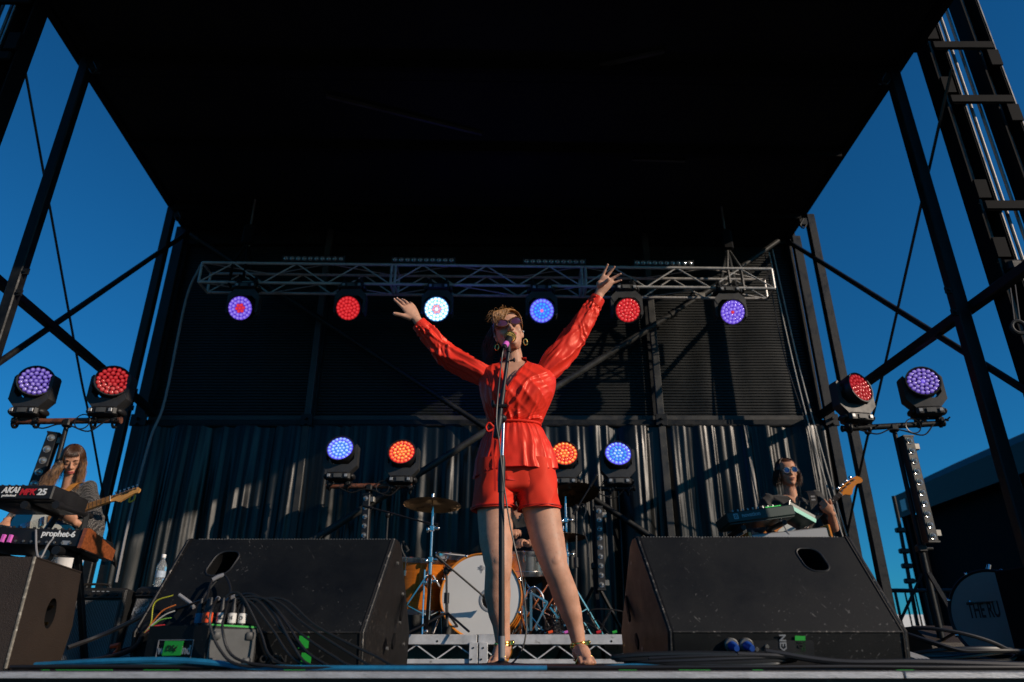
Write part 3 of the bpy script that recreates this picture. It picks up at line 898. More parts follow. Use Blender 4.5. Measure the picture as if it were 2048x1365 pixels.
# ------------------------------------------------------------------ moving head lamps
LENS_R = .120
def _lamp_meshes():
    D = {}
    mb = MB()                                       # base with display bezel, tapered
    mb.box((0, 0, .050), (.225, .16, .080), bev=.018)
    mb.box((0, 0, .052), (.265, .11, .045), bev=.02)
    for x in (-.125, .125):
        mb.ell((x, 0, .055), (.025, .06, .028), nu=12, nv=8)
    D['base'] = mb.mesh('base')
    mb = MB(); mb.box((0, -.087, .052), (.075, .004, .036)); D['display'] = mb.mesh('display')
    mb = MB(); mb.box((0, -.088, .052), (.028, .005, .028), bev=.002)
    D['keypad'] = mb.mesh('keypad')
    mb = MB()
    for x in (0,):
        mb.box((x, 0, -.012), (.05, .06, .045), bev=.008)
        mb.torus((x, 0, -.035), .032, .012, Matrix.Rotation(pi / 2, 3, 'Y'), 16, 6)
        mb.cyl((x + .03, -.03, -.02), (x + .03, -.06, -.035), .010, n=8)
        mb.cyl((x + .03, -.045, -.028), (x + .05, -.07, -.01), .006, n=6)
    D['clamp'] = mb.mesh('clamp')
    mb = MB()                                       # yoke: a U drawn as one profile
    poly = [(-.105, .085), (.105, .085), (.175, .155), (.175, .345), (.155, .365), (.142, .345), (.142, .215), (.09, .165), (-.09, .165), (-.142, .215), (-.142, .345), (-.155, .365), (-.175, .345), (-.175, .155)]
    m4 = basis(V((0, .055, 0)), V((1, 0, 0)), V((0, 0, 1)), V((0, -1, 0)))
    # concave outline: split in three convex prisms
    mb.prism([(-.105, .085), (.105, .085), (.175, .155), (.142, .215), (.09, .165), (-.09, .165), (-.142, .215), (-.175, .155)][0:8], m4, 0, .11)
    mb.prism([(.175, .155), (.175, .345), (.158, .365), (.142, .345), (.142, .215)], m4, .005, .105)
    mb.prism([(-.175, .155), (-.142, .215), (-.142, .345), (-.158, .365), (-.175, .345)], m4, .005, .105)
    for p_ in mb.v: p_.x *= .93
    D['yoke'] = mb.mesh('yoke', smooth=30)
    # head, around its own pivot, looking down -Y
    my = basis(V((0, 0, 0)), V((1, 0, 0)), V((0, 0, 1)), V((0, -1, 0)))
    mb = MB()
    mb.lathe([(.05, -.115), (.085, -.105), (.105, -.07), (.120, -.02), (.131, .05), (.135, .095), (.133, .104), (.124, .104), (.123, .088), (.02, .088)], my, 36)
    for x in (-.135, .135):
        mb.cyl((x * .86, 0, 0), (x * 1.08, 0, 0), .035, n=16)
    D['head'] = mb.mesh('head', smooth=35)
    mb = MB()
    for a in range(12):
        t = a * pi / 6
        mb.box((.115 * math.cos(t), .045, .115 * math.sin(t)), (.012, .09, .012), Matrix.Rotation(-t, 3, 'Y'))
    D['cooling_fin'] = mb.mesh('cooling_fin')
    # 37 collimator lenses in rings 1, 6, 12, 18, domed, with a core attribute for the hot middle
    mb = MB(); core = []
    for ring, (cnt, rad, lr) in enumerate(((1, 0, .0172), (6, .0345, .0172), (12, .0685, .0174), (18, .1025, .0176))):
        for k in range(cnt):
            a = 2 * pi * k / cnt + ring * .09
            c = V((rad * math.cos(a), -.089, rad * math.sin(a)))
            m4 = basis(c, V((1, 0, 0)), V((0, 0, 1)), V((0, -1, 0)))
            mb.cur = ring
            n0 = len(mb.v)
            mb.lathe([(lr, -.001), (lr * .98, .006), (lr * .8, .011), (lr * .52, .014), (lr * .25, .0155), (.0008, .016)], m4, 10, caps=False)
            core += [0] * 10 + [0.0] * 10 + [.10] * 10 + [.55] * 10 + [1] * 10 + [1] * 10
    me = mb.mesh('led_array', smooth=180)
    at = me.attributes.new('core', 'FLOAT', 'POINT'); at.data.foreach_set('value', core)
    for i in range(4): me.materials.append(M['ledclear'])
    D['led_array'] = me
    mb = MB(); mb.lathe([(.121, .0885), (.001, .0885)], my, 36, caps=False); D['lens_plate'] = mb.mesh('lens_plate')
    D['lens_plate'].materials.append(M['matte'])
    for k, m in (('base', 'black'), ('display', 'greypanel'), ('keypad', 'silver'), ('clamp', 'steel'), ('yoke', 'sunlityoke'), ('head', 'black'), ('cooling_fin', 'matte')):
        D[k].materials.append(M[m])
    return D
LM = _lamp_meshes()
def lamp(center, hang, label, cols4, tilt=0, pan=0, group=None, yaw=0, plate=None, glow=None):
    """center: where the lens pivot stands; hang: True under the truss"""
    off = .285
    o = thing('moving_head_lamp', label, 'stage light', center + V((0, 0, off if hang else -off)), group)
    o.rotation_euler = (0, pi if hang else 0, yaw)
    def put(n, par):
        ob = bpy.data.objects.new(n, LM[n]); col.objects.link(ob); ob.parent = par
        return ob
    for n in ('base', 'yoke'):
        b = put(n, o)
        if n == 'base':
            put('display', b)
            for x in (-.085, .075): put('keypad', b).location.x = x
    for x in (-.085, .085): put('clamp', o).location.x = x
    h = put('head', o)
    h.location = (0, 0, .285)
    h.rotation_euler = (-tilt, 0, pan)
    put('cooling_fin', h)
    lp = put('lens_plate', h); lp.material_slots[0].link = 'OBJECT'; lp.material_slots[0].material = plate or M['matte']
    l = put('led_array', h); l['kind'] = 'stuff'
    if glow:                                            # the lamp's own light, tinting what hangs near it
        ld = bpy.data.lights.new('lamp_light', 'POINT'); ld.energy = glow[1]; ld.color = glow[0]; ld.shadow_soft_size = .10
        lo = bpy.data.objects.new('lamp_light', ld); col.objects.link(lo); lo.parent = h; lo.location = (0, -.22, 0)
    for i, m in enumerate(cols4):
        l.material_slots[i].link = 'OBJECT'; l.material_slots[i].material = m
    return o
PV, PR, PW, PC, PO = led_mat((.10, .04, .55), .8), led_mat((.40, .005, .01), .8), led_mat((.10, .45, .75), 1.3), led_mat((.06, .10, .85), 1.0), led_mat((.55, .008, .01), .9)
VIO = led_mat((.17, .09, .80), 1.0, (.42, .30, .98)); RED = led_mat((.62, .010, .016), 1.0, (.92, .05, .05))
REDD = led_mat((.42, .006, .010), .8, (.9, .06, .05))
WHT = led_mat((.28, .55, .85), 2.6, (.85, .83, .80)); ORC = led_mat((.85, .16, .04), 1.2, (.9, .55, .4))
CYA = led_mat((.03, .13, .72), 1.3, (.05, .42, .72)); CYAR = led_mat((.20, .10, .95), 1.3, (.10, .40, .80))
CYW = led_mat((.03, .22, .80), 1.2, (.55, .80, .95)); CYWR = led_mat((.12, .08, .95), 1.3, (.30, .60, .95))
MAG = led_mat((.8, .25, .5), 1.2, (.9, .02, .1))
ORA = led_mat((.85, .05, .015), 1.2, (1.0, .55, .08)); ORAR = led_mat((.80, .012, .02), 1.2, (1.0, .25, .03))
VIS = led_mat((.10, .05, .42), .8, (.50, .36, .95)); 
hg = 'lamps hanging from the truss'
tl = math.radians(26)
lamp(P(487, 617, 6.58), True, 'hanging truss lamp with violet outer lenses and red middle', (RED, RED, VIO, VIO), tl, .0, hg, 0, PV)
lamp(P(701, 617, 6.58), True, 'hanging truss lamp glowing red between the two light bars by the raised fingers', (RED, RED, RED, RED), tl, .05, hg, 0, PR)
lamp(P(875, 619, 6.58), True, 'hanging truss lamp glowing white with a small orange middle', (WHT, ORC, WHT, WHT), tl, .0, hg, 0, PW, ((.06, .09, 1.0), 4.0))
lamp(P(1083, 622, 6.58), True, 'hanging truss lamp glowing cyan with violet rim and magenta middle', (MAG, CYA, CYA, CYAR), tl, .0, hg, 0, PC, ((.04, .10, 1.0), 3.0))
lamp(P(1253, 621, 6.58), True, 'hanging truss lamp glowing red with sunlit grey yoke next to a raised hand', (RED, RED, RED, RED), tl, .0, hg, 0, PR)
lamp(P(1460, 625, 6.58), True, 'hanging truss lamp glowing violet with one red lens in the middle', (RED, VIO, VIO, VIO), tl, .0, hg, 0, PV)
sg = 'lamps standing on T-bars'
lamp(P(73, 772, 5.45), False, 'violet lamp on the T-bar above the keyboards', (VIS, VIS, VIS, VIS), .12, .5, sg)
lamp(P(226, 772, 5.45), False, 'red lamp on the T-bar above the keyboards', (REDD, REDD, REDD, REDD), .12, .45, sg)
lamp(P(1702, 785, 5.6), False, 'red lamp on the T-bar behind the bass headstock', (REDD, REDD, REDD, REDD), .12, .25, sg, .2)
lamp(P(1841, 773, 5.6), False, 'violet lamp on the T-bar next to the black marquee', (VIO, VIS, VIS, VIS), .12, -.15, sg, -.1)
lamp(P(684, 907, 6.7), False, 'icy blue lamp on the T-bar behind the tall cymbal', (CYW, CYW, CYW, CYWR), .25, .0, sg, 0, PC)
lamp(P(806, 914, 6.7), False, 'orange lamp on the T-bar behind the tall cymbal', (ORA, ORA, ORA, ORAR), .25, .0, sg, 0, PO)
lamp(P(1128, 917, 6.7), False, 'orange lamp on the T-bar tucked beside the singer’s hip', (ORA, ORA, ORAR, ORA), .25, .0, sg, 0, PO)
lamp(P(1234, 917, 6.7), False, 'cyan blue lamp on the T-bar between singer and bassist', (CYA, CYW, CYA, CYWR), .25, .0, sg, 0, PC)

def t_stand(a, b, label, m='rust', batten=None, blabel=None):
    """a, b: crossbar ends"""
    T = thing('t_bar_stand', label, 'light stand', V(((a.x + b.x) / 2, a.y, 0)), 'T-bar light stands')
    c = (a + b) / 2
    mb = MB(); mb.tube([a, b], .024, 10)
    for q in (a, b):
        mb.tube([q, q + (q - c).normalized() * .01], .028, 10)
    part(T, 'crossbar', mb, M[m])
    mb = MB(); mb.tube([(c.x, c.y, .75), c], .018, 10); part(T, 'upper_pole', mb, M['steel'])
    mb = MB(); mb.tube([(c.x, c.y, .14), (c.x, c.y, .80)], .025, 10); part(T, 'lower_pole', mb, M['steel'])
    mb = MB(); mb.box((c.x, c.y, .80), (.07, .07, .06), bev=.01); mb.cyl((c.x + .03, c.y, .80), (c.x + .09, c.y, .80), .012, n=8); part(T, 'collar', mb, M['black'])
    mb = MB(); mb.box(c - V((0, 0, .02)), (.06, .06, .07), bev=.01); part(T, 'crossbar_socket', mb, M['steel'])
    for k in range(3):
        an = k * 2 * pi / 3 + .5
        d = V((math.cos(an), math.sin(an), 0))
        mb = MB(); mb.bar(V((c.x, c.y, .62)) + d * .03, V((c.x, c.y, .02)) + d * .42, .03, .018)
        part(T, 'leg', mb, M['steel'])
        mb = MB(); mb.bar(V((c.x, c.y, .16)) + d * .02, V((c.x, c.y, .22)) + d * .29, .022, .012); part(T, 'leg_strut', mb, M['steel'])
    mb = MB()
    pts = [a + V((.12, -.03, -.02)), a * .7 + b * .3 + V((0, -.04, -.07)), c + V((-.05, -.04, -.04)), c + V((.05, -.04, -.05)), a * .25 + b * .75 + V((0, -.04, -.10)), b + V((-.1, -.03, -.02))]
    mb.tube(catmull(pts), .006, 6)
    cc = a * .33 + b * .67 + V((0, -.04, -.02))
    mb.torus(cc, .06, .005, Matrix.Rotation(pi / 2, 3, 'X'), 20, 5)
    part(T, 'power_cable', mb, M['cable'])
    return T, c
t_stand(P(32, 844, 5.45), P(240, 841, 5.45), 'light stand with rusty crossbar behind the keyboards')
t_stand(P(1686, 858, 5.6), P(1886, 847, 5.6), 'black light stand with crossbar beside the black marquee', 'steel')
t_stand(P(655, 973, 6.7), P(822, 972, 6.7), 'light stand with rusty crossbar behind the tall cymbal')
t_stand(P(1098, 979, 6.7), P(1268, 977, 6.7), 'dark light stand with crossbar between singer and bassist', 'steel')
bg_ = None
led_batten('light_bar', 'upright black light bar with clear lenses behind the guitarist’s hair', P(60, 1005, 5.5), P(110, 868, 5.5), V((.25, -1, 0)), 6, .085, .08, bg_, True)
led_batten('light_bar', 'upright black light bar with clear lenses next to the black marquee', P(1862, 1085, 5.55), P(1811, 875, 5.55), V((.1, -1, 0)), 10, .085, .08, bg_, True)
led_batten('light_bar', 'upright black light bar with clear lenses under the icy blue lamp', P(729, 1100, 6.62), P(735, 990, 6.62), V((-.1, -1, 0)), 6, .07, .07, bg_, True)
led_batten('light_bar', 'upright black light bar with clear lenses near the singer’s calf', P(1202, 1180, 6.62), P(1196, 1015, 6.62), V((.1, -1, 0)), 9, .07, .07, bg_, True)

# ------------------------------------------------------------------ stage monitors
def rrect(cx, cy, w, h, r, k=6, skew=0.0):
    pts = []
    for (sx, sy, a0) in ((1, 1, 0), (-1, 1, 90), (-1, -1, 180), (1, -1, 270)):
        for i in range(k + 1):
            a = math.radians(a0 + 90 * i / k)
            x = sx * (w / 2 - r) + r * math.cos(a); y = sy * (h / 2 - r) + r * math.sin(a)
            pts.append((cx + x + skew * y, cy + y))
    return pts
def face_with_hole(mb, quad, hole, depth, inward):
    """quad: 4 world corners (u right, v up); hole: list of (u,v) in 0..1; adds the plate and a recess"""
    a, b, c, d = quad
    def at(u, v):
        return (a * (1 - u) + b * u) * (1 - v) + (d * (1 - u) + c * u) * v
    n = len(hole)
    cu = sum(p[0] for p in hole) / n; cv = sum(p[1] for p in hole) / n
    outer = []
    for (u, v) in hole:
        du, dv = u - cu, v - cv
        t = min([((1 if du > 0 else 0) - cu) / du if abs(du) > 1e-9 else 9e9, ((1 if dv > 0 else 0) - cv) / dv if abs(dv) > 1e-9 else 9e9])
        outer.append((cu + du * t, cv + dv * t))
    # put the corners in
    corners = [(1, 1), (0, 1), (0, 0), (1, 0)]
    ang = [math.atan2(o[1] - cv, o[0] - cu) for o in outer]
    for cn in corners:
        ca = math.atan2(cn[1] - cv, cn[0] - cu)
        i = min(range(n), key=lambda k: abs((ang[k] - ca + pi) % (2 * pi) - pi))
        outer[i] = cn
    O = [at(*p) for p in outer]; I = [at(*p) for p in hole]; B = [p + inward * depth for p in I]
    mb.rings([O, I], caps=False)
    mb2 = MB(); mb2.rings([I, B], caps=False); mb2.add(B, [tuple(range(n))])
    return mb2, I
def wedge(s, label, xin, xout, tilt_end, hole_uv, skew):
    """s=+1 bassist side, -1 keyboard side; seen from behind: connector panel below, sloping back with handle"""
    dY = .05 if s < 0 else 0.0
    prof = [(2.375 + dY, 0.0), (2.355 + dY, .105), (2.53 + dY, .415), (2.60 + dY, .418), (2.66 + dY, .40), (3.00 + dY, .13), (2.98 + dY, 0.0)]
    T = thing('stage_monitor', label, 'monitor speaker', (s * (xin + xout) / 2, 2.6, 0), 'wedge monitors at the stage front')
    def X(k, side):
        # the inner end leans with height, the outer end too
        z = prof[k][1]
        return s * (xin + (.415 - z) * .14 * 1.0 - .02) if side == 0 else s * (xout + (.415 - z) * .02 - .03 * (1 if k in (2, 3, 4) else 0))
    inner = [V((s * (xin + (0.05 if k in (0, 1) else 0.0)), p[0], p[1])) for k, p in enumerate(prof)]
    outer = [V((s * (xout + (0.04 if k in (0, 1) else (.0 if k in (2, 3, 4) else .03))), p[0], p[1])) for k, p in enumerate(prof)]
    n = len(prof)
    L_, R_ = (inner, outer) if s > 0 else (outer, inner)
    mb = MB()
    # shell without the slope face (1-2) and the ends
    for k in range(n):
        j = (k + 1) % n
        if k == 1: continue
        mb.add([L_[k], R_[k], R_[j], L_[j]], [(0, 1, 2, 3)])
    quad = (L_[1], R_[1], R_[2], L_[2])
    nrm = (R_[1] - L_[1]).cross(L_[2] - L_[1]).normalized()
    inw = -nrm if nrm.y < 0 else nrm
    u0, v0, uw, vh = hole_uv
    ww, hh = (R_[1] - L_[1]).length, (L_[2] - L_[1]).length
    hole = [(x / ww, y / hh) for (x, y) in rrect(u0 * ww, v0 * hh, uw * .62, vh * .31, .030, 6, skew)]
    hole = [(u - skew * v0 * hh / ww, v) for (u, v) in hole]
    rec, I = face_with_hole(mb, quad, hole, .09, inw)
    part(T, 'cabinet', mb, M['wedge'], smooth=20)
    part(T, 'handle_recess', rec, M['matte'])
    mb = MB(); mb.tube(I, .0035, 6, closed=True); part(T, 'handle_rim', mb, M['black'])
    # end panels, thick, slightly proud
    for side, ringp in (('in', inner), ('out', outer)):
        sg_ = -s if side == 'in' else s
        c = sum((p for p in ringp), V((0, 0, 0))) / n
        e = V((sg_ * .018, 0, 0))
        A = [p + (p - c).normalized() * .004 for p in ringp]
        Bq = [p + e + (p - c).normalized() * -.002 for p in ringp]
        mb = MB(); mb.rings([A, Bq], caps=True)
        ep = part(T, 'end_panel', mb, M['wedgeend'], smooth=20)
        mb = MB(); mb.tube([p + e * .5 + (p - c).normalized() * .001 for p in ringp], .0032, 5, closed=True); part(T, 'worn_edge_bead', mb, M['worn'])
        # pole-mount slots and bolts on the end panel
        xx = ringp[2].x + e.x * 1.05
        for (yy, zz, l, w, a) in ((2.80, .20, .11, .030, .9), (2.64, .085, .06, .034, .6)):
            mbs = MB(); m4 = basis(V((xx, yy, zz)), V((0, math.cos(a), math.sin(a))), V((0, -math.sin(a), math.cos(a))), V((1, 0, 0)))
            mbs.prism(rrect(0, 0, l, w, .012, 4), m4, -.002, .004)
            part(ep, 'rigging_slot', mbs, M['matte'])
        mbs = MB()
        for (yy, zz) in ((2.63, .34), (2.90, .08), (2.52, .06), (2.80, .25), (2.77, .15)):
            mbs.cyl((xx - .003, yy, zz), (xx + sg_ * .004, yy, zz), .006, n=8)
        part(ep, 'bolt', mbs, M['galv'])
    # worn bead along the lower lip of the slope and grille lip along the ridge
    mb = MB(); mb.tube([L_[1], R_[1]], .0028, 6); part(T, 'worn_lip', mb, M['worn'])
    mb = MB()
    for k in range(70):
        t = (k + .5) / 70
        p = L_[3] * (1 - t) + R_[3] * t
        mb.box(p + V((0, -.015, .004)), (.004, .012, .005))
    part(T, 'grille_teeth', mb, M['galv'], stuff=True)
    mb = MB(); g0, g1, g2, g3 = L_[3] + V((0, 0, .002)), R_[3] + V((0, 0, .002)), R_[5] + V((0, .012, .01)), L_[5] + V((0, .012, .01))
    mb.add([g0, g1, g2, g3], [(0, 1, 2, 3)]); part(T, 'grille', mb, M['matte'])
    return T, L_, R_
W1, WL, WR = wedge(1, 'scratched black stage monitor with blue plugs and number ten tape', .445, 1.155, 0, (.735, .74, .13, .30), -.12)
W2, WL2, WR2 = wedge(-1, 'black stage monitor behind the stage box with its worn end panel in the sun', .425, 1.13, 0, (.27, .72, .13, .32), .14)
# connector panel bits on the bassist-side monitor
def panel_point(WL, WR, u, h):
    p = WL[0] * (1 - u) + WR[0] * u; q = WL[1] * (1 - u) + WR[1] * u
    return p * (1 - h) + q * h
def panel_frame(WL, WR, u, h, out=.003):
    o = panel_point(WL, WR, u, h)
    x = (WR[1] - WL[1]).normalized(); y = (panel_point(WL, WR, u, 1) - panel_point(WL, WR, u, 0)).normalized()
    z = x.cross(y)
    return basis(o + z * out, x, y, z)
m4 = panel_frame(WL, WR, .42, .45)
mb = MB(); mb.prism(rrect(0, 0, .26, .07, .006), m4, -.001, .002); part(W1, 'connector_plate', mb, M['black'])
for u in (.245, .31):
    m5 = panel_frame(WL, WR, u, .66)
    mb = MB(); mb.lathe([(.0135, 0), (.0135, .026), (.011, .03), (.011, .05), (.008, .062)], m5, 16); pl = part(W1, 'plug', mb, M['blueplug'])
    mb = MB(); mb.lathe([(.021, 0), (.021, .012), (.019, .014)], m5, 16); part(pl, 'socket_ring', mb, M['galv'])
m5 = panel_frame(WL, WR, .47, .58, .006) @ Matrix.Rotation(-pi / 2, 4, 'Z')
part(W1, 'maker_name', text_mesh('NEXO', .028, m5, bold=.0006), M['silver'])
m5 = panel_frame(WL, WR, .545, .68, .004)
mb = MB(); mb.prism([(-.017, -.024), (.015, -.022), (.019, .023), (-.012, .024)], m5, 0, .001); tp = part(W1, 'tape_label', mb, M['greentape'], label='green tape label numbered ten')
part(tp, 'tape_number', text_mesh('10', .022, panel_frame(WL, WR, .545, .68, .0062) @ Matrix.Rotation(-pi / 2, 4, 'Z')), M['ink'])
mb = MB()
for (u, h) in ((.355, .55), (.40, .62), (.405, .40)):
    m5 = panel_frame(WL, WR, u, h); mb.lathe([(.007, 0), (.006, .008)], m5, 10)
part(W1, 'panel_screw', mb, M['galv'])
for (u, h) in ((.75, .74), (.765, .28)):
    m5 = panel_frame(WL2, WR2, u, h, .004)
    mb = MB(); mb.prism([(-.016, -.018), (.015, -.017), (.017, .017), (-.014, .019)], m5, 0, .001); part(W2, 'tape_label', mb, M['greentape'], label='green tape patch on the connector panel')
m5 = panel_frame(WL2, WR2, .62, .30, .006)
part(W2, 'maker_name', text_mesh('NEXO', .030, m5 @ Matrix.Rotation(pi, 4, 'Z'), bold=.0006), M['faintprint'])
part(W2, 'model_name', text_mesh('PS15', .018, panel_frame(WL2, WR2, .5, .32, .006) @ Matrix.Rotation(pi, 4, 'Z')), M['faintprint'])
m5 = panel_frame(WL2, WR2, .50, .42)
mb = MB(); mb.lathe([(.016, 0), (.016, .04), (.012, .05), (.010, .075)], m5 @ Matrix.Rotation(-.5, 4, 'X') @ Matrix.Rotation(.4, 4, 'Y'), 14); pl = part(W2, 'plug', mb, M['greytape'])
mb = MB(); mb.lathe([(.0165, .0), (.0175, .018), (.0165, .02)], m5, 14); part(pl, 'plug_collar', mb, M['blueplug'])

def fill_box(s, label, xa, ya, xb, yb, h, w):
    """upright front-fill cabinet; face a-b looks across the stage"""
    T = thing('fill_speaker', label, 'speaker', (xa, ya, 0), 'front fill speakers at the stage edge')
    a, b = V((xa, ya, 0)), V((xb, yb, 0))
    d = (b - a).normalized(); n = V((d.y, -d.x, 0)); n = n if n.x * s < 0 else -n
    back = -n
    fr = [(0, 0), (1, 0), (1.09, .42), (1.0, .97), (0.0, 1.0)]
    ln = (b - a).length
    face = [a + d * ln * u + V((0, 0, h * v)) for (u, v) in fr]
    if s < 0: pass
    far = [p + back * w for p in face]
    mb = MB(); mb.rings([face, far], caps=False)
    mb.add(far, [tuple(range(4, -1, -1))])
    # the sun-facing side carries a round port: fan from a ring
    mbf = MB()
    c = a + d * ln * .56 + V((0, 0, h * .52))
    ring = []
    for k in range(40):
        t = 2 * pi * k / 40
        ring.append(c + d * math.cos(t) * .034 + V((0, 0, math.sin(t) * .046)))
    outer = []
    m = len(face)
    def edge_hit(dirv):
        best = None
        for i in range(m):
            p, q = face[i], face[(i + 1) % m]
            # 2d solve in (d, z)
            px, pz = (p - c).dot(d), (p - c).z; qx, qz = (q - c).dot(d), (q - c).z
            ex_, ez_ = qx - px, qz - pz
            den = dirv[0] * ez_ - dirv[1] * ex_
            if abs(den) < 1e-9: continue
            t = (px * ez_ - pz * ex_) / den; u = (px * dirv[1] - pz * dirv[0]) / den
            if t > 0 and -1e-6 <= u <= 1 + 1e-6 and (best is None or t < best): best = t
        return best
    angs = [2 * pi * k / 40 for k in range(40)]
    for t in angs:
        dv = (math.cos(t) * .034, math.sin(t) * .046)
        h_ = edge_hit(dv)
        outer.append(c + d * dv[0] * h_ + V((0, 0, dv[1] * h_)))
    for p in face:
        i = min(range(40), key=lambda k: (outer[k] - p).length); outer[i] = p
    mb.rings([outer, ring], caps=False)
    part(T, 'cabinet', mb, M['brownbox'], smooth=20)
    mb = MB(); dp = [p + back * .05 for p in ring]; mb.rings([ring, dp], caps=False); mb.add(dp, [tuple(range(40))]); part(T, 'port', mb, M['matte'])
    mb = MB()
    for t in (.6, 2.4, 4.0, 5.4):
        q = c + d * math.cos(t) * .028 + V((0, 0, math.sin(t) * .038)) + back * .01
        mb.cyl(q + n * .002, q + back * .01, .004, n=8)
    part(T, 'port_screw', mb, M['gold'])
    mb = MB(); mb.tube([face[0] + V((0, 0, .004)), face[4]], .0045, 6); part(T, 'lit_worn_corner', mb, M['litwornedge'])  # the corner's lit edge drawn as a pale bead
    mb = MB(); mb.tube([face[4], face[3]], .003, 6); part(T, 'worn_top_edge', mb, M['brownbox'])
    return T
fill_box(-1, 'brown-black fill speaker with round port at the stage edge below the keyboards', -1.462, 2.262, -1.505, 2.60, .315, .55)

# ------------------------------------------------------------------ stage box with plugs
C0 = P(405, 1336, 2.275); C0.z = 0
T = thing('stage_box', 'black stage box with green tape over white lettering and plugs on top', 'stage box', C0)
dl = (V((P(290, 1330, 2.335).x, 2.335, 0)) - C0).normalized(); dr = (V((P(494, 1330, 2.345).x, 2.345, 0)) - C0).normalized()
wl, wr, hb = .215, .145, .115
def SB(u, v, z): return C0 + dl * u + dr * v + V((0, 0, z))
mb = MB(); q = [SB(0, 0, 0), SB(0, wr, 0), SB(wl, wr, 0), SB(wl, 0, 0)]
mb.add(q + [p + V((0, 0, hb + (.006 if i in (0, 3) else 0))) for i, p in enumerate(q)], [(0, 1, 2, 3), (7, 6, 5, 4), (0, 4, 5, 1), (1, 5, 6, 2), (2, 6, 7, 3), (3, 7, 4, 0)])
part(T, 'case', mb, M['wedge'], smooth=0)
nl = dl.cross(V((0, 0, 1))).normalized(); nl = nl if nl.y < 0 else -nl
nr = dr.cross(V((0, 0, 1))).normalized(); nr = nr if nr.y < 0 else -nr
xl = -dl
mL = basis(SB(wl * .5, 0, .055) + nl * .002, xl, V((0, 0, 1)), nl)
mb = MB()
for (a, b) in (((-.062, -.026), (.062, -.026)), ((.062, -.026), (.062, .026)), ((.062, .026), (-.062, .026)), ((-.062, .026), (-.062, -.026))):
    mb.bar(mL @ V((a[0], a[1], 0)), mL @ V((b[0], b[1], 0)), .0022)
part(T, 'logo_border', mb, M['greytape'])
part(T, 'logo_lettering', text_mesh('whirlwind', .034, mL @ Matrix.Translation((0, -.002, .001)), bold=.0008, sx=.86), M['silver'])
mb = MB(); mt = mL @ Matrix.Translation((-.002, .003, .0035)); mb.prism([(-.036, -.020), (.030, -.019), (.033, .020), (-.034, .021)], mt, 0, .001); tp = part(T, 'tape_label', mb, M['greentape'], label='green tape with handwritten letters')
part(tp, 'tape_writing', text_mesh('DS¢', .023, mt @ Matrix.Translation((-.006, 0, .0018)), shear=.2), M['ink'])
part(T, 'address_line', text_mesh('www.whirlwindusa.com  Made in USA', .0068, mL @ Matrix.Translation((0, -.036, 0))), M['greypanel'])
mR = basis(SB(0, wr * .5, hb * .5) + nr * .0015, dr, V((0, 0, 1)), nr)
mb = MB(); mb.prism(rrect(0, 0, wr * .92, hb * .94, .004), mR, 0, .002); part(T, 'side_panel', mb, M['greypanel'])
for (u, v) in ((-.048, .036), (.048, .036), (-.048, -.036), (.048, -.036)):
    mb = MB(); mb.box(mR @ V((u, v, .006)), (.022, .022, .012), mR, bev=.003); part(T, 'rubber_foot', mb, M['greypanel'])
mb = MB(); mb.bar(SB(.004, .004, hb + .007), SB(.004, wr - .004, hb + .003), .005); part(T, 'green_tape_strip', mb, M['greentape'])
# plugs on the box: each a thing of its own, its cable a part
pl_specs = [
    # u, v on the top; tape, letters, cable path pixels (px,py,Y)
    (.030, .018, 'orangetape', 'A', [(412, 1208, 2.36), (425, 1160, 2.45), (448, 1150, 2.46), (462, 1180, 2.42), (452, 1220, 2.3), (445, 1262, 2.25), (470, 1316, 2.24), (560, 1334, 2.24), (700, 1338, 2.25)], 'multi-pin audio plug with orange tape in the stage box'),
    (.026, .050, 'whitetape', 'MS', [(432, 1205, 2.36), (437, 1196, 2.37), (425, 1215, 2.27), (420, 1250, 2.25), (440, 1300, 2.24), (480, 1330, 2.24), (600, 1338, 2.26)], 'audio plug taped white and marked MS in the stage box'),
    (.024, .082, 'whitetape', 'H', [(452, 1203, 2.38), (470, 1193, 2.38), (510, 1190, 2.36), (548, 1225, 2.34), (585, 1290, 2.30), (620, 1330, 2.28), (700, 1336, 2.26)], 'audio plug taped white and marked H in the stage box'),
    (.024, .112, 'whitetape', 'O', [(470, 1215, 2.38), (490, 1204, 2.37), (530, 1200, 2.35), (565, 1235, 2.33), (610, 1300, 2.30), (655, 1332, 2.28)], 'outermost audio plug taped white and marked O in the stage box'),
    (.105, .050, 'bluecable', '', [(352, 1218, 2.45), (352, 1200, 2.47), (362, 1190, 2.50), (385, 1208, 2.48), (400, 1222, 2.46)], 'unlabelled dark plug standing alone on the stage box'),
    (.052, .030, 'orangetape', '', [(400, 1212, 2.40), (410, 1190, 2.45), (430, 1165, 2.47), (447, 1150, 2.48)], 'small plug with orange tape behind its neighbour in the stage box'),
]
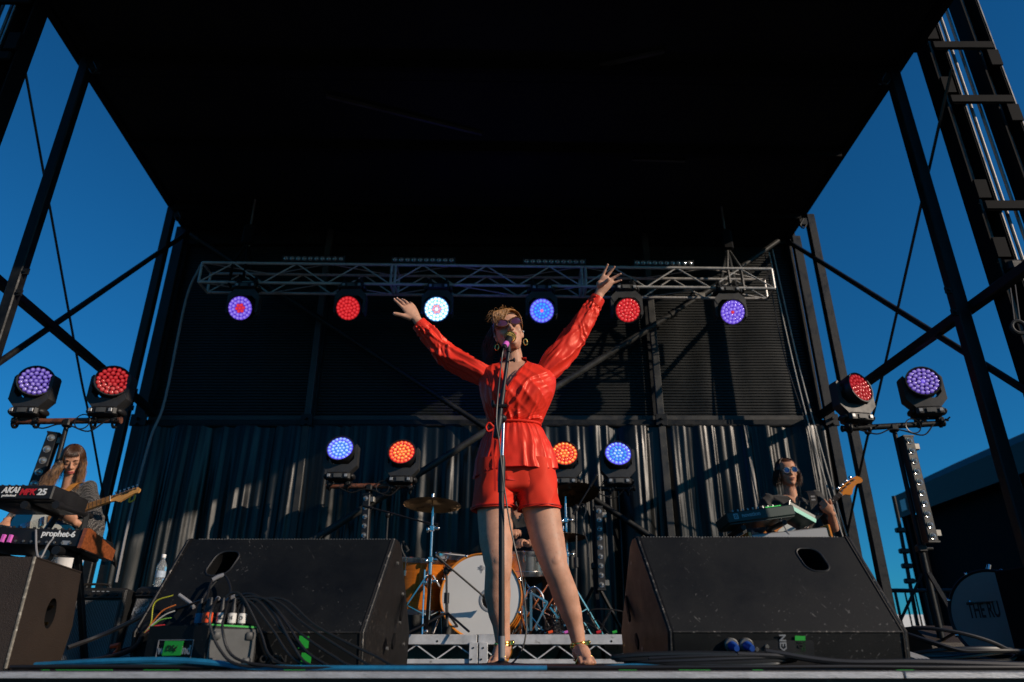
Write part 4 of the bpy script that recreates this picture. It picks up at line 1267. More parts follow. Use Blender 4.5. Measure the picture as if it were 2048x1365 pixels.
for (u, v, tape, lt, path, lab) in pl_specs:
    o = SB(u, v, hb)
    Tp = thing('audio_plug', lab, 'plug', o)
    mb = MB(); mb.lathe([(.0105, 0), (.0105, .028), (.0098, .03), (.0098, .055), (.006, .07), (.0045, .085)], Matrix.Translation(o), 14); bd = part(Tp, 'body', mb, M['black'])
    mb = MB(); mb.lathe([(.0118, .014), (.0120, .016), (.0118, .040), (.0112, .042)], Matrix.Translation(o), 14); part(Tp, 'tape_band', mb, M[tape])
    if lt:
        part(Tp, 'tape_letters', text_mesh(lt, .016, basis(o + V((0, -.0125, .028)), V((1, 0, 0)), V((0, 0, 1)), V((0, -1, 0))), .0006), M['ink'])
    mb = MB(); pts = [o + V((0, 0, .08))] + [P(*q) for q in path]
    for p in pts: p.z = max(p.z, .006)
    mb.tube(catmull(pts), .0042, 7); part(Tp, 'cable', mb, M['cable'])
    if len(path) > 5 and lt:
        i = 2 if lt in ('A',) else 1
        mb = MB(); a_, b_ = P(*path[i - 1]), P(*path[i]); mb.tube([a_, a_ * .5 + b_ * .5 + V((0, 0, .002)), b_], .0066, 8); part(Tp, 'sleeve', mb, M['greytape'])
rnd_ = random.Random(21)
for i in range(6):
    sx_, sy_ = 440 + i * 9, 1206 + (i % 3) * 6
    ex_ = 520 + i * 42
    pts = [P(sx_, sy_ + 40, 2.34), P(sx_ + 8, sy_ - 6, 2.345), P(sx_ + 40 + i * 8, sy_ - 12 + rnd_.uniform(-8, 8), 2.34), P(sx_ + 80 + i * 14, 1255 + rnd_.uniform(-10, 14), 2.325), P(ex_ + 20, 1312, 2.30), P(ex_ + 70, 1334, 2.285), P(ex_ + 190, 1337, 2.28)]
    for p in pts: p.z = max(p.z, .006)
    wire(pts, .0038, ('black cable arching from the stage box, ' + ('lowest', 'second lowest', 'third lowest', 'third highest', 'second highest', 'highest')[i] + ' of its fan'), name='stage_box_cable', group='cables fanning out of the stage box')
# fan of thin coloured wires on the snake tail
wc = [('yellow', (.45, .45, .03)), ('orange', (.6, .16, .03)), ('white', (.5, .5, .47)), ('green', (.15, .40, .05)), ('red', (.55, .03, .03))]
T = thing('loose_wires', 'fan of thin coloured wires splayed beside the stage box', 'wires', P(292, 1262, 2.45))
for i, (n_, c_) in enumerate(wc):
    mm = mat('wire_' + n_, c_, .45)
    e = [(346, 1191), (352, 1210), (350, 1222), (343, 1236), (330, 1250)][i]
    md = [(310, 1205), (325, 1222), (330, 1230), (322, 1240), (312, 1252)][i]
    mb = MB(); mb.tube(catmull([P(289, 1266, 2.385), P(302 + i, 1246 + i * 2, 2.38), P(md[0], md[1], 2.38), P(e[0], e[1], 2.385)]), .0015, 5); part(T, 'wire', mb, mm)
mb = MB(); mb.tube(catmull([P(289, 1266, 2.385), P(262, 1300, 2.40), P(180, 1322, 2.46), P(60, 1328, 2.6)]), .008, 8); part(T, 'snake_jacket', mb, M['cable'])
mb = MB(); mb.tube([P(358, 1190, 2.39), P(380, 1206, 2.39), P(388, 1216, 2.38)], .0055, 8); part(T, 'sleeve', mb, M['greytape'])

# ------------------------------------------------------------------ cables on the deck
def floor_cable(pts, r, label, m='cable', lift=0.0, group='cables lying along the stage front'):
    q = [V((x, y, z if z else r + lift)) for (x, y, z) in pts]
    mb = MB(); mb.tube(catmull(q, 8), r, 8)
    return single('floor_cable', mb, M[m], label, 'cable', group)
floor_cable([(-1.42, 2.33, .012), (-1.2, 2.28, .022), (-1.0, 2.262, .026), (-.85, 2.256, .018), (-.72, 2.252, .006), (-.3, 2.25, .004), (0.1, 2.25, .004)], .0085, 'thick blue cable arching beside the brown-black fill speaker', 'bluecable')
floor_cable([(-1.45, 2.36, 0), (-1.1, 2.30, .016), (-.7, 2.29, 0), (-.3, 2.285, 0), (.2, 2.28, 0), (.35, 2.285, .012), (.5, 2.27, 0), (.9, 2.275, 0), (1.5, 2.28, 0)], .0055, 'long blue cable running the whole stage front', 'bluecable')
for i in range(7):
    y = 2.262 + i * .014
    pts = []
    for k in range(12):
        x = -1.45 + 2.95 * k / 11
        pts.append((x, y + .022 * noise.noise(V((x * 2, i * 5, 1))), .007 + .012 * max(0, noise.noise(V((x * 3, i * 3, 7))))))
    floor_cable(pts, .0055, 'thin black cable in the tangle along the stage front')
T = thing('cable_coil', 'loose coil of thick black cable before the scratched monitor', 'cable', (.6, 2.32, 0))
for i in range(6):
    mb = MB(); pts = []
    rr = random.Random(i)
    for k in range(14):
        a = 2 * pi * k / 13 + i
        R_ = .18 + .018 * i
        pts.append(V((.58 + R_ * math.cos(a) * 1.05 + rr.uniform(-.01, .01), 2.315 + .028 * math.sin(a), .011 + i * .0055 + .005 * math.sin(a * 2 + i))))
    mb.tube(catmull(pts, 5), .0085, 8); part(T, 'loop', mb, M['cable'])
mb = MB(); mb.tube(catmull([(.75, 2.30, .05), (.95, 2.285, .022), (1.2, 2.28, .02), (1.5, 2.275, .012)], 8), .010, 8); part(T, 'tail', mb, M['cable'])
T = thing('cable_coil', 'black cable coil in the shade next to the guard rail', 'cable', (1.9, 3.3, 0))
for i in range(6):
    mb = MB(); pts = []
    for k in range(18):
        a = 2 * pi * k / 17 + i * .6
        R_ = .20 + .012 * i
        pts.append(V((1.95 + R_ * math.cos(a) * 1.1, 3.4 + R_ * .6 * math.sin(a), .012 + .01 * i + (.10 if i > 3 else .03) * max(0, math.sin(a + i)))))
    mb.tube(catmull(pts, 5), .008, 7); part(T, 'loop', mb, M['cable'])
T = thing('cable_bundle', 'bundle of pale cable ends behind the scratched monitor corner', 'cable', (1.36, 2.62, 0))
for i in range(4):
    mb = MB(); mb.tube(catmull([(1.235 + i * .004, 2.62, .018 + i * .004), (1.28 + i * .008, 2.62, .045 + i * .003), (1.34 + i * .012, 2.61, .035), (1.385 + i * .014, 2.60, .008)]), .0045, 6); part(T, 'cable_end', mb, M['greytape'])
T = thing('orange_tape_flag', 'crumpled orange tape flag on a cable by the amplifiers', 'tape', P(232, 1300, 2.75))
mb = MB()
for (a, b, c) in (((222, 1294), (238, 1290), (236, 1303)), ((226, 1310), (238, 1298), (236, 1312))):
    mb.tube([P(*a, 2.75), P(*b, 2.745), P(*c, 2.75)], [.008, .011, .006], 6)
part(T, 'tape', mb, M['orangetape'])
mb = MB(); mb.tube(catmull([P(200, 1318, 2.74), P(232, 1304, 2.75), P(262, 1296, 2.8), P(292, 1284, 2.84)]), .006, 6); part(T, 'cable', mb, M['cable'])
wire([P(135, 1296, 3.2), P(200, 1272, 3.3), P(270, 1240, 3.3), P(330, 1205, 3.25)], .010, 'straight black cable slanting in front of the amplifiers', name='slack_cable')

# ------------------------------------------------------------------ guitar amplifiers and bottle
def amp(cx, cy, w, h, yaw, tilt, label, script=None):
    T = thing('guitar_amplifier', label, 'amplifier', (cx, cy, 0), 'guitar amplifiers on the deck')
    R = Matrix.Rotation(yaw, 4, 'Z') @ Matrix.Rotation(-tilt, 4, 'X')
    m0 = Matrix.Translation((cx, cy, 0.012)) @ R
    d = .24
    def bx(mb, x, y, z, sx, sy, sz, bev=0): mb.box(m0 @ V((x, y, z)), (sx, sy, sz), R, bev)
    mb = MB(); bx(mb, 0, d / 2 + .012, h / 2, w, d, h, .012); part(T, 'cabinet', mb, M['tolex'])
    mb = MB(); bx(mb, 0, .004, h * .42, w - .05, .012, h * .80); part(T, 'grille_cloth', mb, M['grille'])
    mb = MB()
    for k in range(int((w - .06) / .010)):
        bx(mb, -w / 2 + .035 + k * .010, -.0035, h * .42, .0022, .003, h * .79)
    part(T, 'grille_weave', mb, M['greytape'], stuff=True)
    mb = MB(); bx(mb, 0, -.002, h * .90, w - .03, .02, h * .10); part(T, 'control_panel', mb, M['black'])
    for k in range(8):
        p = m0 @ V((-w / 2 + .05 + k * (w - .1) / 7, -.012, h * .90))
        mb = MB(); mb.cyl(p, p + (R.to_3x3() @ V((0, -.018, 0))), .011, .009, 10); part(T, 'knob', mb, M['black'])
    mb = MB()
    for k in range(4):
        p = m0 @ V((w * .1 + k * .03, -.013, h * .94)); mb.box(p, (.016, .002, .006), R)
    part(T, 'panel_print', mb, M['silver'])
    mb = MB(); pts = [m0 @ V((x, d / 2, z)) for (x, z) in ((-.1, h), (-.08, h + .03), (0, h + .035), (.08, h + .03), (.1, h))]; mb.tube(catmull(pts), .009, 6); part(T, 'carry_handle', mb, M['leather'])
    if script:
        mt = m0 @ basis(V(script), V((1, 0, 0)), V((0, 0, 1)), V((0, -1, 0)))
        part(T, 'script_badge', text_mesh('Fender', .062, mt @ Matrix.Rotation(.3, 4, 'Z'), .002, shear=.45, bold=.0012, sx=.85), M['silver'])
    for sx in (-1, 1):
        mb = MB(); mb.cyl(m0 @ V((sx * (w / 2 - .04), d / 2, -.012)), m0 @ V((sx * (w / 2 - .04), d / 2, .004)), .018, n=10); part(T, 'foot', mb, M['matte'])
    return m0
amp(P(160, 1290, 5.0).x - .02, 4.95, .50, .455, .10, .05, 'wide black guitar amplifier with grey grille beside the fill speaker')
m0 = amp(P(308, 1290, 5.05).x, 5.02, .46, .485, -.06, .18, 'tilted guitar amplifier with script badge and a water bottle on top', (-.14, -.008, .33))
bp = m0 @ V((-.135, .10, .486))
T = thing('water_bottle', 'clear plastic water bottle standing on the tilted amplifier', 'bottle', bp)
mb = MB(); mb.lathe([(.028, 0), (.033, .006), (.033, .06), (.031, .066), (.033, .072), (.033, .15), (.030, .165), (.018, .19), (.0125, .20), (.0125, .215)], Matrix.Translation(bp), 20); part(T, 'bottle_body', mb, M['bottle'])
mb = MB(); mb.lathe([(.0338, .078), (.0338, .122)], Matrix.Translation(bp), 20, caps=False); part(T, 'label', mb, M['label'])
mb = MB(); mb.lathe([(.0145, .212), (.0145, .232), (.013, .235)], Matrix.Translation(bp), 16); part(T, 'cap', mb, M['white'])
# ------------------------------------------------------------------ drum riser
RZ = .185; RY = 5.2
xm = P(955, 1300, RY).x
T = thing('drum_riser', 'low aluminium riser with zigzag lattice side under the drum kit', 'riser', (0, 6.1, 0))
for (x0, x1) in ((-1.45, xm - .004), (xm + .004, 1.75)):
    mb = MB(); mb.box(((x0 + x1) / 2, 6.1, RZ - .012), (x1 - x0, 1.8, .022)); part(T, 'deck_board', mb, M['deck'])
    mb = MB(); mb.box(((x0 + x1) / 2, RY, RZ - .034), (x1 - x0, .04, .064), bev=.004); part(T, 'top_rail', mb, M['alu_pale'])
    mb = MB(); mb.box(((x0 + x1) / 2, RY, .017), (x1 - x0, .036, .030), bev=.003); part(T, 'bottom_rail', mb, M['alu_pale'])
    n = 10 if x0 < xm - 1 else 14
    n = int(round((x1 - x0) / .13))
    for k in range(n):
        a = V((x0 + (x1 - x0) * k / n, RY, .030 if k % 2 else RZ - .066)); b = V((x0 + (x1 - x0) * (k + 1) / n, RY, RZ - .066 if k % 2 else .030))
        mb = MB(); mb.bar(a, b, .014, .008); part(T, 'lattice_bar', mb, M['alu_pale'])
    mb = MB(); mb.box(((x0 + x1) / 2, 7.0, .09), (x1 - x0, .04, .17)); part(T, 'rear_rail', mb, M['alu_pale'])
for dx in (-.026, .040):
    mb = MB(); mb.box((xm + dx, RY - .012, .068), (.058, .05, .130), bev=.003); cpl = part(T, 'corner_block', mb, M['alu_pale'])
    mb = MB(); mb.cyl((xm + dx, RY - .034, .10), (xm + dx, RY - .042, .10), .006, n=8); mb.cyl((xm + dx - .012, RY - .034, .03), (xm + dx - .012, RY - .042, .03), .006, n=8); part(cpl, 'bolt', mb, M['steel'])
mb = MB()
for px in (875, 1222):
    p = P(px, 1283, RY); mb.cyl((p.x, RY - .022, p.z), (p.x, RY - .016, p.z), .007, n=8)
part(T, 'rail_hole', mb, M['matte'])

# ------------------------------------------------------------------ drums
def drum(name, label, c, ax, R, depth, shell='amber', hoopm='chrome', lugs=8, headm='drumhead', cat='drum', hoop_r=.008):
    """c: centre of the batter head, ax: direction the head faces"""
    ax = ax.normalized()
    x, y, d = frame_from(ax)
    m4 = basis(c, x, y, d)
    T = thing(name, label, cat, c)
    mb = MB(); mb.lathe([(R, -depth), (R, -.012)], m4, 48, caps=False); mb.lathe([(R * .97, -depth), (R, -depth)], m4, 48, caps=False); part(T, 'shell', mb, M[shell])
    for z in (0, -depth + .004):
        mb = MB(); mb.lathe([(R - .004, z - .026), (R + .010, z - .026), (R + .012, z - .005), (R + .012, z + .010), (R + .006, z + .012), (R - .004, z + .002)], m4, 48, caps=False); part(T, 'hoop', mb, M[hoopm])
    mb = MB(); mb.lathe([(R - .002, .001), (R * .9, .003), (R * .5, .0035), (.001, .0035)], m4, 48, caps=False); hd = part(T, 'head', mb, M[headm])
    mb = MB(); mb.lathe([(R - .002, -depth), (.001, -depth - .001)], m4, 32, caps=False); part(T, 'rear_head', mb, M['drumhead'])
    for k in range(lugs):
        a = 2 * pi * (k + .5) / lugs
        q = V((math.cos(a), math.sin(a), 0))
        mb = MB()
        mb.box(m4 @ (q * (R + .012) + V((0, 0, -depth * .28))), (.018, .018, .05), m4 @ Matrix.Rotation(a, 4, 'Z'), bev=.005)
        mb.tube([m4 @ (q * (R + .016) + V((0, 0, -depth * .30))), m4 @ (q * (R + .016) + V((0, 0, .012)))], .004, 6)
        mb.box(m4 @ (q * (R + .012) + V((0, 0, .006))), (.022, .018, .014), m4 @ Matrix.Rotation(a, 4, 'Z'), bev=.004)
        part(T, 'lug', mb, M['chrome'])
    return T, m4, hd
bc = P(962, 1192, 5.42)
Tb, mB, hd = drum('bass_drum', 'amber bass drum with white front head and printed crest on the riser', bc, V((-.05, -1, .02)), .285, .42, 'amber', 'hoop', 8)
mb = MB(); mb.lathe([(.085, .0045), (.083, .006), (.064, .006), (.062, .0045)], mB @ Matrix.Translation((.07, -.03, 0)), 36, caps=False); part(Tb, 'port_ring', mb, M['silver'])
mb = MB(); mb.lathe([(.063, .0042), (.001, .0044)], mB @ Matrix.Translation((.07, -.03, 0)), 36, caps=False); part(Tb, 'port_hole', mb, M['matte'])
mb = MB()                                                # small winged crest on the head
for s in (-1, 1):
    for (a, b) in (((.0, .0), (.014, .012)), ((.004, -.006), (.024, .008)), ((.004, -.010), (.026, -.004)), ((.002, .004), (.006, .020)), ((.0, -.012), (.012, -.018))):
        mb.bar(mB @ V((s * a[0], .19 + a[1], .005)), mB @ V((s * b[0], .19 + b[1], .005)), .004, .0012, up=V((0, -1, 0)))
mb.bar(mB @ V((0, .155, .005)), mB @ V((0, .21, .005)), .005, .0012, up=V((0, -1, 0)))
part(hd, 'crest_print', mb, M['greytape'])
for s in (-1, 1):
    mb = MB(); mb.tube([bc + V((s * .27, .12, -.05)), bc + V((s * .33, -.06, -bc.z + RZ + .006))], .008, 8); part(Tb, 'spur', mb, M['chrome'])
ft = P(842, 1119, 5.62)
Tf, mF, _ = drum('floor_tom', 'amber floor tom standing on three legs beside the bass drum', ft, V((.05, -.12, 1)), .20, .36, 'amber', 'chrome', 8)
for k in range(3):
    a = k * 2 * pi / 3 - 1.3
    q = V((math.cos(a) * .22, math.sin(a) * .22, 0))
    mb = MB(); mb.tube([ft + q + V((0, 0, -.10)), ft + q + V((0, 0, -.36)), V((ft.x + q.x * 1.1, ft.y + q.y * 1.1, RZ))], .007, 8); part(Tf, 'leg', mb, M['chrome'])
rt = P(905, 1110, 5.62)
Tr, mR_, _ = drum('rack_tom', 'amber rack tom mounted above the bass drum', rt + V((.05, .06, .0)), V((.10, -.18, 1)), .165, .22, 'amber', 'chrome', 6)
mb = MB(); mb.tube([rt + V((.16, .2, -.12)), rt + V((.22, .2, -.2)), rt + V((.24, .1, -.30))], .011, 8); part(Tr, 'mount_arm', mb, M['chrome'])
sn = P(1048, 1105, 5.72)
Ts, mS, _ = drum('snare_drum', 'chrome snare drum glimpsed between the singer’s legs', sn, V((0, -.15, 1)), .178, .15, 'chrome', 'chrome', 10)
mb = MB()
for k in range(3):
    a = k * 2 * pi / 3 + .4
    mb.tube([sn + V((0, 0, -.20)), V((sn.x + math.cos(a) * .24, sn.y + math.sin(a) * .24, RZ + .006))], .009, 8)
mb.tube([sn + V((0, 0, -.17)), V((sn.x, sn.y, RZ + .15))], .012, 8)
part(Ts, 'stand', mb, M['chrome'])

def cymbal(label, c, R, nrm, foot, name='cymbal', dome=.03, boom=None, gr='cymbals of the drum kit'):
    T = thing(name, label, 'cymbal', V((foot[0], foot[1], RZ)))
    x, y, d = frame_from(nrm)
    m4 = basis(c, x, y, d)
    mb = MB(); mb.lathe([(R, -dome), (R * .8, -dome * .62), (R * .5, -dome * .2), (R * .22, 0), (R * .2, .006), (R * .14, .018), (R * .06, .022), (.006, .022)], m4, 48, caps=False)
    mb.lathe([(R, -dome - .0015), (R * .8, -dome * .62 - .002), (R * .5, -dome * .2 - .002), (R * .22, -.002), (R * .14, .015), (.006, .019)], m4, 48, caps=False)
    part(T, 'plate', mb, M['brass'])
    mb = MB(); mb.cyl(c + d * .02, c + d * .055, .011, n=10); mb.cyl(c + d * -.03, c + d * .045, .005, n=8); part(T, 'wing_nut', mb, M['chrome'])
    f = V((foot[0], foot[1], RZ))
    top = boom if boom else c - d * .04
    zt = top.z
    mb = MB()
    if boom: mb.tube([top - (c - top).normalized() * .12, c - d * .02], .008, 8)
    mb.tube([V((f.x, f.y, RZ + (zt - RZ) * .55)), V((f.x, f.y, zt))], .0095, 10)
    part(T, 'upper_tube', mb, M['chrome'])
    mb = MB(); mb.tube([V((f.x, f.y, RZ + .10)), V((f.x, f.y, RZ + (zt - RZ) * .58))], .0135, 10); part(T, 'lower_tube', mb, M['chrome'])
    for zz in (RZ + (zt - RZ) * .57, RZ + (zt - RZ) * .82, RZ + .36):
        mb = MB(); mb.box((f.x, f.y, zz), (.034, .034, .045), bev=.006); mb.ell((f.x + .036, f.y - .01, zz), (.022, .007, .013), nu=10, nv=6); mb.ell((f.x - .03, f.y - .01, zz - .01), (.012, .007, .02), nu=10, nv=6); part(T, 'clamp', mb, M['chrome'])
    for k in range(3):
        a = k * 2 * pi / 3 + 2.7
        q = V((math.cos(a), math.sin(a), 0))
        mb = MB(); mb.bar(V((f.x, f.y, RZ + .40)) + q * .02, V((f.x, f.y, RZ + .012)) + q * .33, .022, .010); mb.ell(V((f.x, f.y, RZ + .014)) + q * .335, .014, nu=8, nv=6)
        part(T, 'leg', mb, M['chrome'])
        mb = MB(); mb.bar(V((f.x, f.y, RZ + .13)) + q * .015, V((f.x, f.y, RZ + .20)) + q * .175, .016, .006); part(T, 'leg_strut', mb, M['chrome'])
    return T
cL = P(865, 1003, 5.40); cymbal('tall crash cymbal on a chrome stand above the floor tom', cL, .218, V((.02, .08, 1)), (P(858, 1200, 5.4).x, 5.40))
cR = P(1140, 984, 5.75); cymbal('crash cymbal half hidden beside the singer’s shorts', cR, .23, V((-.1, .22, 1)), (P(1137, 1200, 5.75).x, 5.75))
cH = P(1126, 1068, 5.62)
Th = cymbal('pair of hi-hat cymbals beside the singer’s thigh', cH, .175, V((0, .05, 1)), (P(1095, 1200, 5.62).x + .06, 5.62), name='hi_hat')
# pedals and hardware behind the legs
T = thing('drum_pedal', 'chrome drum pedal and rack hardware on the riser between the singer’s legs', 'pedal', (.5, 5.5, RZ))
mb = MB()
def g(px, py, Y=5.45): return P(px, py, Y)
for (a, b, w) in (((1062, 1185), (1062, 1262), .018), ((1062, 1186), (1095, 1205), .02), ((1095, 1205), (1070, 1256), .024), ((1100, 1215), (1128, 1252), .022), ((1128, 1252), (1150, 1238), .018), ((1045, 1212), (1056, 1262), .014)):
    mb.bar(g(*a), g(*b), w, .012)
part(T, 'frame', mb, M['chrome'])
mb = MB(); mb.tube(catmull([g(1050, 1200), g(1058, 1180), g(1072, 1176), g(1085, 1192), g(1088, 1215)]), .008, 8); part(T, 'hoop_clamp', mb, M['chrome'])
mb = MB(); mb.box((g(1110, 1262).x, 5.42, RZ + .02), (.10, .26, .02), Matrix.Rotation(.12, 3, 'X'), bev=.006); part(T, 'footboard', mb, M['chrome'])
mb = MB()
rr = random.Random(5)
for i in range(12):
    px, py = rr.uniform(1050, 1165), rr.uniform(1195, 1262)
    c = g(px, py, rr.uniform(5.4, 5.6)); mb.box(c, (rr.uniform(.012, .03), .02, rr.uniform(.012, .03)), Matrix.Rotation(rr.uniform(0, 3), 3, 'Y'), bev=.003)
part(T, 'wing_bolt', mb, M['chrome'], stuff=True)
T = thing('riser_cables', 'tangle of black cables and small plugs on the riser', 'cable', (.5, 5.4, RZ))
for i in range(9):
    pts = []
    x = rr.uniform(.1, .6)
    for k in range(5):
        pts.append((x + rr.uniform(-.1, .12) + k * .05, 5.3 + rr.uniform(0, .3), RZ + .008 + max(0, rr.uniform(-.1, .22)) * (0 < k < 4)))
    mb = MB(); mb.tube(catmull(pts), .005, 6); part(T, 'cable', mb, M['cable'])
for i, m_ in enumerate(('orangetape', 'pinktape', 'white', 'red', 'greentape', 'white')):
    mb = MB(); p = V((.25 + i * .11, 5.28, RZ + .012)); mb.cyl(p, p + V((.03, 0, .008)), .010, n=8); part(T, 'plug', mb, M[m_])

# ------------------------------------------------------------------ microphone stands
def mic_stand(label, foot, top, boom_a, boom_b, m='black', mic=None, base='tripod', group=None, r=.011):
    T = thing('microphone_stand', label, 'mic stand', foot, group)
    mid = foot.lerp(top, .55)
    mb = MB(); mb.tube([foot + V((0, 0, .05)), mid], r, 8); part(T, 'lower_tube', mb, M[m])
    mb = MB(); mb.tube([mid - (top - foot).normalized() * .04, top], r * .72, 8); part(T, 'upper_tube', mb, M[m])
    mb = MB(); mb.cyl(mid - V((0, 0, .03)), mid + V((0, 0, .04)), r * 1.7, n=10); part(T, 'clutch', mb, M['black'])
    mb = MB(); mb.ell(top, (.024, .024, .028)); mb.cyl(top, top + V((.035, -.02, 0)), .010, n=8); part(T, 'boom_joint', mb, M['black'])
    mb = MB(); mb.tube([boom_a, boom_b], r * .62, 8); mb.tube([boom_a, boom_a.lerp(boom_b, .16)], r * 1.1, 8); part(T, 'boom_arm', mb, M[m])
    for k in range(3):
        a = k * 2 * pi / 3 + 1.2
        mb = MB(); mb.tube([foot + V((0, 0, .14)), foot + V((math.cos(a) * .26, math.sin(a) * .26, .012))], .008, 8); part(T, 'leg', mb, M[m])
    if mic:
        d = (mic[1] - mic[0]).normalized()
        mb = MB(); mb.tube([mic[0], mic[0] + d * .08, mic[0] + d * .1, mic[1]], [.011, .014, .020, .017], 12); part(T, 'microphone', mb, M['black'])
    return T
f = V((P(893, 1270, 5.25).x, 5.27, RZ)); t_ = P(893, 1142, 5.27)
mic_stand('short black stand aiming its boom into the bass drum', f, t_, P(872, 1112, 5.22), P(966, 1192, 5.28), mic=(P(966, 1192, 5.28), P(985, 1208, 5.34)))
f = V((P(770, 1150, 5.9).x, 5.9, RZ)); t_ = P(776, 1030, 5.9)
mic_stand('black overhead mic stand behind the keyboard-side monitor ridge', f, t_, P(727, 1012, 5.9), P(852, 1046, 5.7), mic=(P(852, 1046, 5.7), P(868, 1050, 5.68)))
f = V((P(1150, 1250, 5.5).x, 5.5, RZ)); t_ = P(1153, 1016, 5.5)
mic_stand('black boom mic stand with arm reaching up beside the singer’s shorts', f, t_, P(1146, 1030, 5.5), P(1190, 958, 5.45), mic=(P(1180, 974, 5.46), P(1194, 950, 5.44)))
wire([P(1155, 1016, 5.5), P(1164, 1008, 5.49), P(1172, 1020, 5.48), P(1165, 1050, 5.48), P(1176, 1090, 5.5), P(1176, 1115, 5.5)], .006, 'black cable looping off the boom mic stand', name='slack_cable')
T = thing('clip_microphone', 'small black clip microphone on the floor tom rim', 'microphone', P(806, 1115, 5.5))
mb = MB(); mb.tube(catmull([P(812, 1118, 5.5), P(803, 1098, 5.5), P(806, 1084, 5.5), P(816, 1100, 5.5)]), .008, 8); part(T, 'gooseneck', mb, M['black'])
mb = MB(); mb.tube([P(806, 1084, 5.5), P(816, 1102, 5.5)], [.012, .016], 10); part(T, 'capsule', mb, M['steel'])

# ------------------------------------------------------------------ singer's microphone stand
YS = 3.12
f = V((P(1003, 1330, YS).x, YS, 0))
T = thing('vocal_mic_stand', 'tall black microphone stand before the singer with gold microphone', 'mic stand', f)
c1 = P(1003, 962, YS); c2 = P(1007, 842, YS)
mb = MB(); mb.tube([f + V((0, 0, .10)), c1], .0125, 12); part(T, 'lower_tube', mb, M['black'])
mb = MB(); mb.tube([f + V((0, 0, .012)), f + V((0, 0, .115))], .0138, 12); part(T, 'taped_foot', mb, M['greytape'])
mb = MB(); mb.lathe([(.125, 0), (.128, .004), (.126, .011), (.03, .018), (.016, .024)], Matrix.Translation(f), 36); part(T, 'round_base', mb, M['black'])
mb = MB(); mb.tube([P(1002.5, 985, YS), c1, P(1004, 925, YS), P(1004.5, 912, YS)], [.0155, .017, .016, .011], 12); part(T, 'clutch', mb, M['black'])
mb = MB(); mb.tube([c1, c2], .0075, 10); part(T, 'upper_tube', mb, M['chrome'])
b0, b1 = P(993, 877, YS - .03), P(1017, 706, YS - .03)
dd = (b1 - b0).normalized()
mb = MB(); mb.tube([b0 + dd * .18, b1], .0088, 10); part(T, 'boom_arm', mb, M['black'])
mb = MB(); mb.tube([b0, b0 + dd * .004, b0 + dd * .10, b0 + dd * .115], [.014, .0165, .0165, .010], 12); part(T, 'grip_weight', mb, M['black'])
mb = MB(); q = b0 + dd * .13; mb.tube([q - dd * .02, q + dd * .10], .0125, 10); mb.ell(P(1005, 838, YS - .01), (.02, .028, .02)); mb.cyl(q + V((-.03, -.01, .02)), q + V((.03, -.01, .02)), .009, n=8)
mb.ell(q + V((-.034, -.01, .03)), (.008, .008, .02), nu=8, nv=6); part(T, 'tilt_joint', mb, M['black'])
mb = MB(); q = P(1019, 724, YS - .03); mb.cyl(q + V((0, -.01, 0)), q + V((.018, -.012, .004)), .005, n=8); mb.ell(q + V((.022, -.012, .004)), (.006, .009, .012), nu=10, nv=6); part(T, 'thumb_screw', mb, M['black'])
# microphone: pink-taped handle, black body, gold grille, tipped to the mouth
m0_, m1_ = P(1009, 694, YS - .06), P(1023, 670, YS + .06)
dm = (m1_ - m0_).normalized(); Lm = (m1_ - m0_).length
mb = MB(); mb.tube([b1, P(1017, 700, YS - .02), m0_.lerp(m1_, .35)], [.0105, .013, .014], 10); part(T, 'mic_clip', mb, M['black'])
T2 = thing('vocal_microphone', 'gold-grilled vocal microphone with pink tape at the singer’s mouth', 'microphone', m0_)
mb = MB(); mb.tube([m0_ - dm * .02, m0_, m0_ + dm * Lm * .48, m0_ + dm * Lm * .62], [.010, .0115, .0165, .019], 16); part(T2, 'handle', mb, M['black'])
mb = MB(); mb.tube([m0_ + dm * .006, m0_ + dm * .010, m0_ + dm * .042, m0_ + dm * .046], [.0128, .0135, .0150, .0142], 16); part(T2, 'pink_tape', mb, M['pinktape'])
mb = MB(); x, y, d = frame_from(dm); hc = m0_ + dm * Lm * .82
mb.lathe([(.018, -.030), (.0235, -.020), (.0265, -.004), (.0265, .006), (.022, .022), (.012, .031), (.001, .033)], basis(hc, x, y, d), 24); part(T2, 'grille', mb, mat('gold_mesh', (.62, .42, .12), .3, metal=1.0, bump=.8, bs=700))
mb = MB(); mb.torus(hc, .0268, .0032, basis(V((0, 0, 0)), x, y, d)); part(T2, 'grille_band', mb, M['gold'])
wire([m0_ - dm * .015, P(1004, 715, YS - .08), P(996, 790, YS - .06), P(993, 845, YS - .06), P(998, 880, YS - .05), P(1003, 930, YS - .04), P(1010, 985, YS - .03), P(1022, 1060, YS - .02), P(1042, 1150, YS - .02), P(1052, 1230, YS - .02), P(1050, 1280, YS - .03), P(1035, 1315, YS - .05), P(1012, 1332, YS - .12), P(960, 1338, YS - .3)], .0036, 'black microphone cable looping down beside the vocal stand', name='microphone_cable', k=8)

